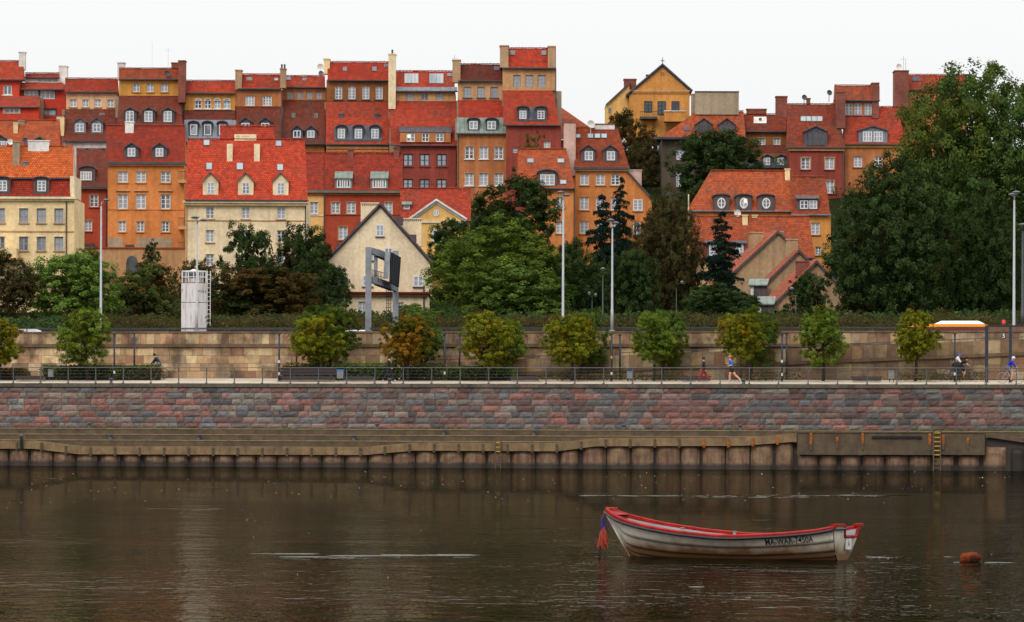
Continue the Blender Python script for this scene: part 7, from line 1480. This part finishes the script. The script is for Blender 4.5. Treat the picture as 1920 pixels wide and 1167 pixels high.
for px, lab in ((208, 'short grey bollard on the promenade edge at the left'), (730, 'short grey bollard on the promenade edge beside the dark walker'), (1394, 'short grey bollard on the promenade edge behind the jogger')):
    bollard(px, None, .32, lab, .9)
# dark frame with the quay number
fr = qempty('quay_sign_frame', Q(1872, 700, 2.6)[0], 2.6, zprom(2.6), 'tall dark frame with two posts at the right end of the promenade', 'frame'); zt = Q(1872, 611, 2.6)[1] - zprom(2.6); sx_ = lambda px: Q(px, 660, 2.6)[0] - Q(1872, 700, 2.6)[0]
for px, w_ in ((1850, .1), (1894.5, .085), (1938, .1)): b = MB(); b.box(sx_(px) - w_, sx_(px) + w_, -.09, .09, 0, zt); b.build('post', POLE, fr)
for px, w_ in ((1850, .1), (1894.5, .085)): b = MB(); b.box(sx_(px) - w_ * 1.6, sx_(px) + w_ * 1.6, -.16, .16, 0, .03); b.build('base_plate', POLE, fr)
b = MB(); b.box(sx_(1853), sx_(1935), -.07, .07, zt - .34, zt - .03); b.build('cross_beam', plain('brown_beam', lin(110, 78, 66), .6), fr); b = MB(); b.box(sx_(1852), sx_(1935), -.12, .12, zt - .028, zt + .03); b.build('beam_cap', POLE, fr)
sg = qempty('number_sign', Q(1882, 630, 2.45)[0], 2.45, Q(1882, 636, 2.45)[1], 'small dark oval sign with a white number five hanging from the frame', 'sign'); b = MB(); N_ = 16
rim = [(math.cos(6.283 * k / N_) * .13, math.sin(6.283 * k / N_) * .21 + .2) for k in range(N_)]; b.poly([(x, 0, z) for x, z in rim]); b.poly([(x, .03, z) for x, z in rim][::-1])
for k in range(N_): j = (k + 1) % N_; b.poly([(rim[k][0], 0, rim[k][1]), (rim[k][0], .03, rim[k][1]), (rim[j][0], .03, rim[j][1]), (rim[j][0], 0, rim[j][1])])
b.build('sign_plate', DGREY, sg); tv, tf = text_geo('5', .02); b = MB(); b.v = [(-.075 + .15 * x, -.006, .07 + .26 * y) for x, y in tv]; b.f = [list(f) for f in tf]; b.m = [0] * len(tf); b.col = [None] * len(tf); b.build('numeral', WHITE, sg); b = MB(); b.box(-.012, .012, .005, .02, .4, .62); b.build('hanger', DGREY, sg)

# ------------------------------------------------------------------ people and bicycles
CLOTH = {}
def cloth(name, c, rough=.85):
    if name not in CLOTH: CLOTH[name] = plain(name, c, rough, var=.18, ns=9)
    return CLOTH[name]
SKIN = cloth('skin', lin(206, 146, 118), .6); NAVY = cloth('navy_jacket', (.010, .014, .026)); BLACKC = cloth('black_cloth', (.009, .010, .012)); BLUET = cloth('bright_blue_shirt', lin(20, 96, 176)); REDT = cloth('red_trousers', lin(150, 20, 42)); WHITEC = cloth('white_cloth', (.6, .6, .6)); GREYC = cloth('grey_shorts', (.14, .15, .15)); ROYAL = cloth('royal_blue_jacket', lin(28, 40, 168)); HAIRD = cloth('dark_hair', (.012, .009, .007)); HAIRF = cloth('fair_cropped_hair', lin(150, 100, 66)); SHOEW = cloth('pale_shoe', (.5, .5, .5)); DENIM = cloth('dark_denim', (.015, .02, .035))
def person(label, s, t, z, face, J, mats, hair, cap=None, group='people on the promenade', k=1.0):
    """J: joints (forward, side, up) in metres; face: +1 walks to the right, -1 to the left. One skin-modifier body, coloured by limb"""
    names = ['pel', 'wai', 'che', 'nec', 'hed', 'top']; ed = [('pel', 'wai'), ('wai', 'che'), ('che', 'nec'), ('nec', 'hed'), ('hed', 'top')]
    rad = dict(pel=.165, wai=.15, che=.185, nec=.065, hed=.115, top=.085)
    for S_ in 'LR':
        for a, b_ in (('che', 'sh'), ('sh', 'el'), ('el', 'wr'), ('wr', 'ha')): ed.append((a if a == 'che' else a + S_, b_ + S_))
        for a, b_ in (('pel', 'hi'), ('hi', 'kn'), ('kn', 'an'), ('an', 'to')): ed.append((a if a == 'pel' else a + S_, b_ + S_))
        rad.update({'sh' + S_: .085, 'el' + S_: .062, 'wr' + S_: .042, 'ha' + S_: .042, 'hi' + S_: .125, 'kn' + S_: .082, 'an' + S_: .055, 'to' + S_: .05})
    ks = list(rad); P = {n: Vector((J[n][0] * face, J[n][1] * face, J[n][2])) * k for n in ks}
    me = bpy.data.meshes.new('skel'); me.from_pydata([P[n] for n in ks], [(ks.index(a), ks.index(b_)) for a, b_ in ed], []); ob = bpy.data.objects.new('skel', me); COL.objects.link(ob)
    md = ob.modifiers.new('s', 'SKIN'); md.use_smooth_shade = True; su = ob.modifiers.new('u', 'SUBSURF'); su.levels = 1; su.render_levels = 1
    lay_ = me.skin_vertices[0].data if me.skin_vertices else None
    if lay_ is None: bpy.context.view_layer.objects.active = ob; me.attributes.new('skin', 'FLOAT', 'POINT')
    for i, n in enumerate(ks): lay_[i].radius = (rad[n] * k, rad[n] * k * (.78 if n in ('che', 'wai', 'pel') else 1)); lay_[i].use_root = (n == 'pel')
    dg = bpy.context.evaluated_depsgraph_get(); m2 = bpy.data.meshes.new_from_object(ob.evaluated_get(dg)); bpy.data.objects.remove(ob)
    V = [v_.co.copy() for v_ in m2.vertices]; Fc = [list(p.vertices) for p in m2.polygons]; bpy.data.meshes.remove(m2)
    zones = dict(top=('wai', 'che'), )
    def limb(c):
        best = None
        for a, b_ in ed:
            d = P[b_] - P[a]; u = max(0, min(1, (c - P[a]).dot(d) / max(d.length_squared, 1e-6))); q_ = (c - P[a] - d * u).length / (rad[a] * k)
            if best is None or q_ < best[0]: best = (q_, a, b_, u)
        return best
    ml = [mats['torso'], mats['arm'], mats['fore'], mats['hip'], mats['thigh'], mats['shin'], mats['shoe'], SKIN]; mi = []
    for f in Fc:
        c = sum((V[i] for i in f), Vector()) / len(f); _, a, b_, u = limb(c); n_ = b_[:2]
        mi.append(7 if b_ in ('hed', 'top') or n_ == 'ha' else 0 if b_ in ('che', 'nec', 'wai') and not (b_ == 'nec' and u > .6) else 1 if n_ in ('sh', 'el') else 2 if n_ == 'wr' else 3 if n_ == 'hi' else 4 if n_ == 'kn' and u < mats.get('cut', 1) else 5 if n_ in ('kn', 'an') else 6 if n_ == 'to' else 7)
    b = MB(); b.v = [tuple(v_) for v_ in V]; b.f = Fc; b.m = mi; b.col = [None] * len(Fc)
    for S_ in 'LR':                                   # fingers and thumb
        d = (P['ha' + S_] - P['wr' + S_]).normalized(); sd = d.cross(Vector((0, 1, .2))).normalized(); o_ = P['ha' + S_]
        for i in range(4): st = o_ + sd * (i - 1.5) * .018 * k; b.tube([st, st + d * .045 * k, st + d * (.07 + .012 * (i in (1, 2))) * k + Vector((0, 0, -.015 * k))], [.0095 * k, .0088 * k, .006 * k], 5, 7)
        st = P['wr' + S_].lerp(o_, .5) + sd * .03 * k; b.tube([st, st + (d + sd * .8) * .04 * k, st + (d * 1.4 + sd * .8) * .05 * k], [.011 * k, .010 * k, .007 * k], 5, 7)
    hd = P['hed']; fx_ = Vector((face, 0, 0)); nz_ = hd + fx_ * .105 * k + Vector((0, 0, .02 * k)); b.tube([nz_ + Vector((0, 0, .03 * k)), nz_ + fx_ * .02 * k - Vector((0, 0, .012 * k))], [.008 * k, .014 * k], 5, 7)
    for sd_ in (-1, 1): b.tube([hd + Vector((0, sd_ * .088 * k, -.02 * k)), hd + Vector((0, sd_ * .105 * k, .03 * k))], [.014 * k, .02 * k], 5, 7)
    e = qempty('person', s, t, z, label, 'person', group); body = b.build('body', ml, e, True)
    b = MB(); b.lathe([(.02, .135), (.07, .12), (.102, .075), (.118, .02), (.112, -.03)], 10, (0, 0, 0)); b.v = [((x - .02 * face) * k + P['hed'].x, y * k + P['hed'].y, z_ * k + P['hed'].z + .028 * k) for x, y, z_ in b.v]; b.build(hair[0], hair[1], e, True)
    b = MB()
    for sd_ in (-1, 1): b.tube([hd + Vector((face * .088, sd_ * .035, .022)) * 1.0 * k if False else hd + Vector((face * .092 * k, sd_ * .036 * k, .022 * k)), hd + Vector((face * .103 * k, sd_ * .036 * k, .022 * k))], [.012 * k, .009 * k], 5)
    b.build('eyes', HAIRD, e)
    return e
def stand(**o):
    J = dict(pel=(0, 0, .93), wai=(.01, 0, 1.10), che=(.02, 0, 1.32), nec=(.03, 0, 1.49), hed=(.06, 0, 1.60), top=(.05, 0, 1.68))
    for S_, y in (('L', .0), ('R', .0)):
        q = 1 if S_ == 'L' else -1; J.update({'sh' + S_: (.02, q * .18, 1.40), 'el' + S_: (-.02, q * .23, 1.13), 'wr' + S_: (.08, q * .22, .90), 'ha' + S_: (.10, q * .22, .83), 'hi' + S_: (0, q * .09, .90), 'kn' + S_: (.02, q * .10, .50), 'an' + S_: (-.02, q * .10, .08), 'to' + S_: (.13, q * .11, .035)})
    J.update(o); return J
def place(px, py, label, face, J, mats, hair, k=1.0, t=None):
    t = t_on_prom(px, py) if t is None else t; s = Q(px, py, t)[0]; return person(label, s, t, zprom(t), face, J, mats, hair, k=k)
run = stand(pel=(0, 0, .90), wai=(.03, 0, 1.07), che=(.07, 0, 1.29), nec=(.10, 0, 1.46), hed=(.14, 0, 1.575), top=(.13, 0, 1.66), shL=(.07, .18, 1.37), elL=(-.12, .24, 1.16), wrL=(.10, .22, 1.06), haL=(.17, .20, 1.08), shR=(.07, -.18, 1.37), elR=(.06, -.24, 1.13), wrR=(.27, -.18, 1.20), haR=(.33, -.16, 1.24),
    hiL=(0, .09, .87), knL=(.10, .09, .47), anL=(.10, .09, .07), toL=(.25, .09, .03), hiR=(0, -.09, .87), knR=(-.20, -.10, .50), anR=(-.52, -.10, .22), toR=(-.58, -.10, .08))
place(1371.5, 717.6, 'jogger in a bright blue shirt and dark shorts running left', -1, run, dict(torso=BLUET, arm=BLUET, fore=SKIN, hip=NAVY, thigh=NAVY, shin=SKIN, shoe=SHOEW, cut=.55), ('hair', HAIRF))
walk = stand(hiL=(0, .09, .88), knL=(.22, .09, .50), anL=(.36, .09, .10), toL=(.50, .09, .06), hiR=(0, -.09, .88), knR=(-.14, -.10, .48), anR=(-.42, -.10, .14), toR=(-.33, -.10, .03), pel=(0, 0, .90), wrL=(-.10, .22, .90), haL=(-.12, .22, .83), elL=(-.10, .24, 1.13), wrR=(.18, -.2, .95), haR=(.24, -.2, .92), elR=(.02, -.24, 1.13))
place(1320, 717.8, 'walker in a dark hooded jacket and red trousers striding left', -1, walk, dict(torso=NAVY, arm=NAVY, fore=NAVY, hip=BLACKC, thigh=REDT, shin=REDT, shoe=SHOEW), ('hair', HAIRD), .93)
place(729, 716, 'walker dressed all in black heading right past the hedge', 1, walk, dict(torso=BLACKC, arm=BLACKC, fore=BLACKC, hip=BLACKC, thigh=NAVY, shin=NAVY, shoe=SHOEW), ('cap', HAIRD), .94)
def bicycle(px, py, t, face, label, col, tire=None, k=1.0):
    t = t_on_prom(px, py) if t is None else t; s = Q(px, py, t)[0]; e = qempty('bicycle', s, t, zprom(t), label, 'bicycle', 'bicycles on the promenade'); r = .335 * k; wb = .52 * k
    f = face; TY = cloth('bicycle_tyre', (.02, .02, .02), .7) if tire is None else tire
    for x in (-wb, wb):
        b = MB(); b.tube([(f * x + r * math.cos(6.2832 * j / 24), 0, r + r * math.sin(6.2832 * j / 24)) for j in range(25)], .019 * k, 5, cap=False); o = b.build('wheel', TY, e, True)
        b = MB()
        for j in range(12): b.tube([(f * x, 0, r), (f * x + r * .97 * math.cos(6.2832 * j / 12), 0, r + r * .97 * math.sin(6.2832 * j / 12))], .0035, 3)
        tag(b.build('spokes', GALV, o), kind='stuff'); b = MB(); b.lathe([(.03 * k, -.04), (.03 * k, .04)], 8); b.v = [(f * x + v_[0], v_[2], r + v_[1]) for v_ in b.v]; b.build('hub', GALV, o)
    FR = cloth('bicycle_frame_' + label.split()[0], col, .4); bb, hd1, hd0, st = (f * -.06 * k, 0, .28 * k), (f * .36 * k, 0, .84 * k), (f * .39 * k, 0, .70 * k), (f * -.19 * k, 0, .80 * k)
    b = MB(); b.tube([bb, hd0], .018, 6); b.tube([st, hd1], .017, 6); b.tube([bb, st], .017, 6); b.tube([bb, (f * -wb, 0, r)], .012, 5); b.tube([st, (f * -wb, 0, r)], .010, 5); b.tube([hd1, (f * wb, 0, r)], .015, 6); b.build('frame', FR, e, True)
    b = MB(); b.tube([hd1, (f * .35 * k, 0, .95 * k)], .013, 5); b.tube([(f * .33 * k, -.25, .97 * k), (f * .40 * k, -.08, .97 * k), (f * .40 * k, .08, .97 * k), (f * .33 * k, .25, .97 * k)], .013, 5); b.build('handlebar', POLE, e)
    b = MB(); b.tube([st, (f * -.20 * k, 0, .90 * k)], .013, 5); b.tube([(f * -.32 * k, 0, .92 * k), (f * -.20 * k, 0, .925 * k), (f * -.06 * k, 0, .925 * k)], [.06, .05, .018], 6); b.build('saddle', BLACKC, e)
    b = MB(); b.lathe([(.09 * k, -.01), (.09 * k, .01)], 14); b.v = [(bb[0] + v_[0], v_[2] - .03, bb[2] + v_[1]) for v_ in b.v]; b.tube([bb, (bb[0] + f * .1 * k, -.08, bb[2] - .13 * k)], .011, 4); b.tube([bb, (bb[0] - f * .1 * k, .08, bb[2] + .13 * k)], .011, 4); b.build('crank', POLE, e)
    return s, t
ride = dict(pel=(-.20, 0, .99), wai=(-.13, 0, 1.13), che=(.02, 0, 1.31), nec=(.11, 0, 1.45), hed=(.19, 0, 1.54), top=(.19, 0, 1.62), shL=(.05, .17, 1.37), elL=(.20, .22, 1.16), wrL=(.31, .21, 1.01), haL=(.37, .21, .985), shR=(.05, -.17, 1.37), elR=(.20, -.22, 1.16), wrR=(.31, -.21, 1.01), haR=(.37, -.21, .985), hiL=(-.18, .09, .95), knL=(.14, .10, .78), anL=(-.10, .10, .46), toL=(.04, .10, .42), hiR=(-.18, -.09, .95), knR=(.14, -.10, .62), anR=(.02, -.10, .22), toR=(.16, -.10, .18))
s_, t_ = bicycle(1895, 719, None, 1, 'pale thin wheeled racing bicycle at the right edge', (.5, .5, .48), plain('pale_tyre', lin(150, 140, 126), .7)); person('cyclist in a royal blue jacket and white helmet riding right', s_, t_, zprom(t_), 1, ride, dict(torso=ROYAL, arm=ROYAL, fore=ROYAL, hip=GREYC, thigh=GREYC, shin=SKIN, shoe=NAVY, cut=.7), ('helmet', WHITEC))
s_, t_ = bicycle(1806, 713, 7.4, 1, 'dark bicycle of the rider in black behind the ground cover', (.03, .03, .035)); low = dict(ride); low.update(che=(.10, 0, 1.24), nec=(.22, 0, 1.35), hed=(.30, 0, 1.42), top=(.31, 0, 1.50), shL=(.14, .17, 1.28), shR=(.14, -.17, 1.28)); person('cyclist in black bent low over the handlebar', s_, t_, zprom(t_), 1, low, dict(torso=BLACKC, arm=BLACKC, fore=SKIN, hip=BLACKC, thigh=NAVY, shin=SKIN, shoe=BLACKC), ('hair', HAIRD), k=.95)
s_, t_ = bicycle(1794, 712.5, 8.1, 1, 'second dark bicycle half hidden by the lamp post', (.05, .05, .06)); person('cyclist with a blue cap and white top behind the lamp post', s_, t_, zprom(t_), 1, ride, dict(torso=WHITEC, arm=WHITEC, fore=SKIN, hip=DENIM, thigh=DENIM, shin=DENIM, shoe=BLACKC), ('cap', BLUET), k=1.02)
s_, t_ = bicycle(294, 711.5, 8.4, -1, 'bicycle with only its rear wheel clear of the long hedge', (.06, .05, .05)); person('cyclist in a dark blue jacket riding left behind the hedge', s_, t_, zprom(t_), -1, ride, dict(torso=cloth('petrol_jacket', (.012, .03, .05)), arm=cloth('petrol_jacket', (.012, .03, .05)), fore=cloth('petrol_jacket', (.012, .03, .05)), hip=GREYC, thigh=GREYC, shin=DENIM, shoe=BLACKC), ('hair', HAIRD))
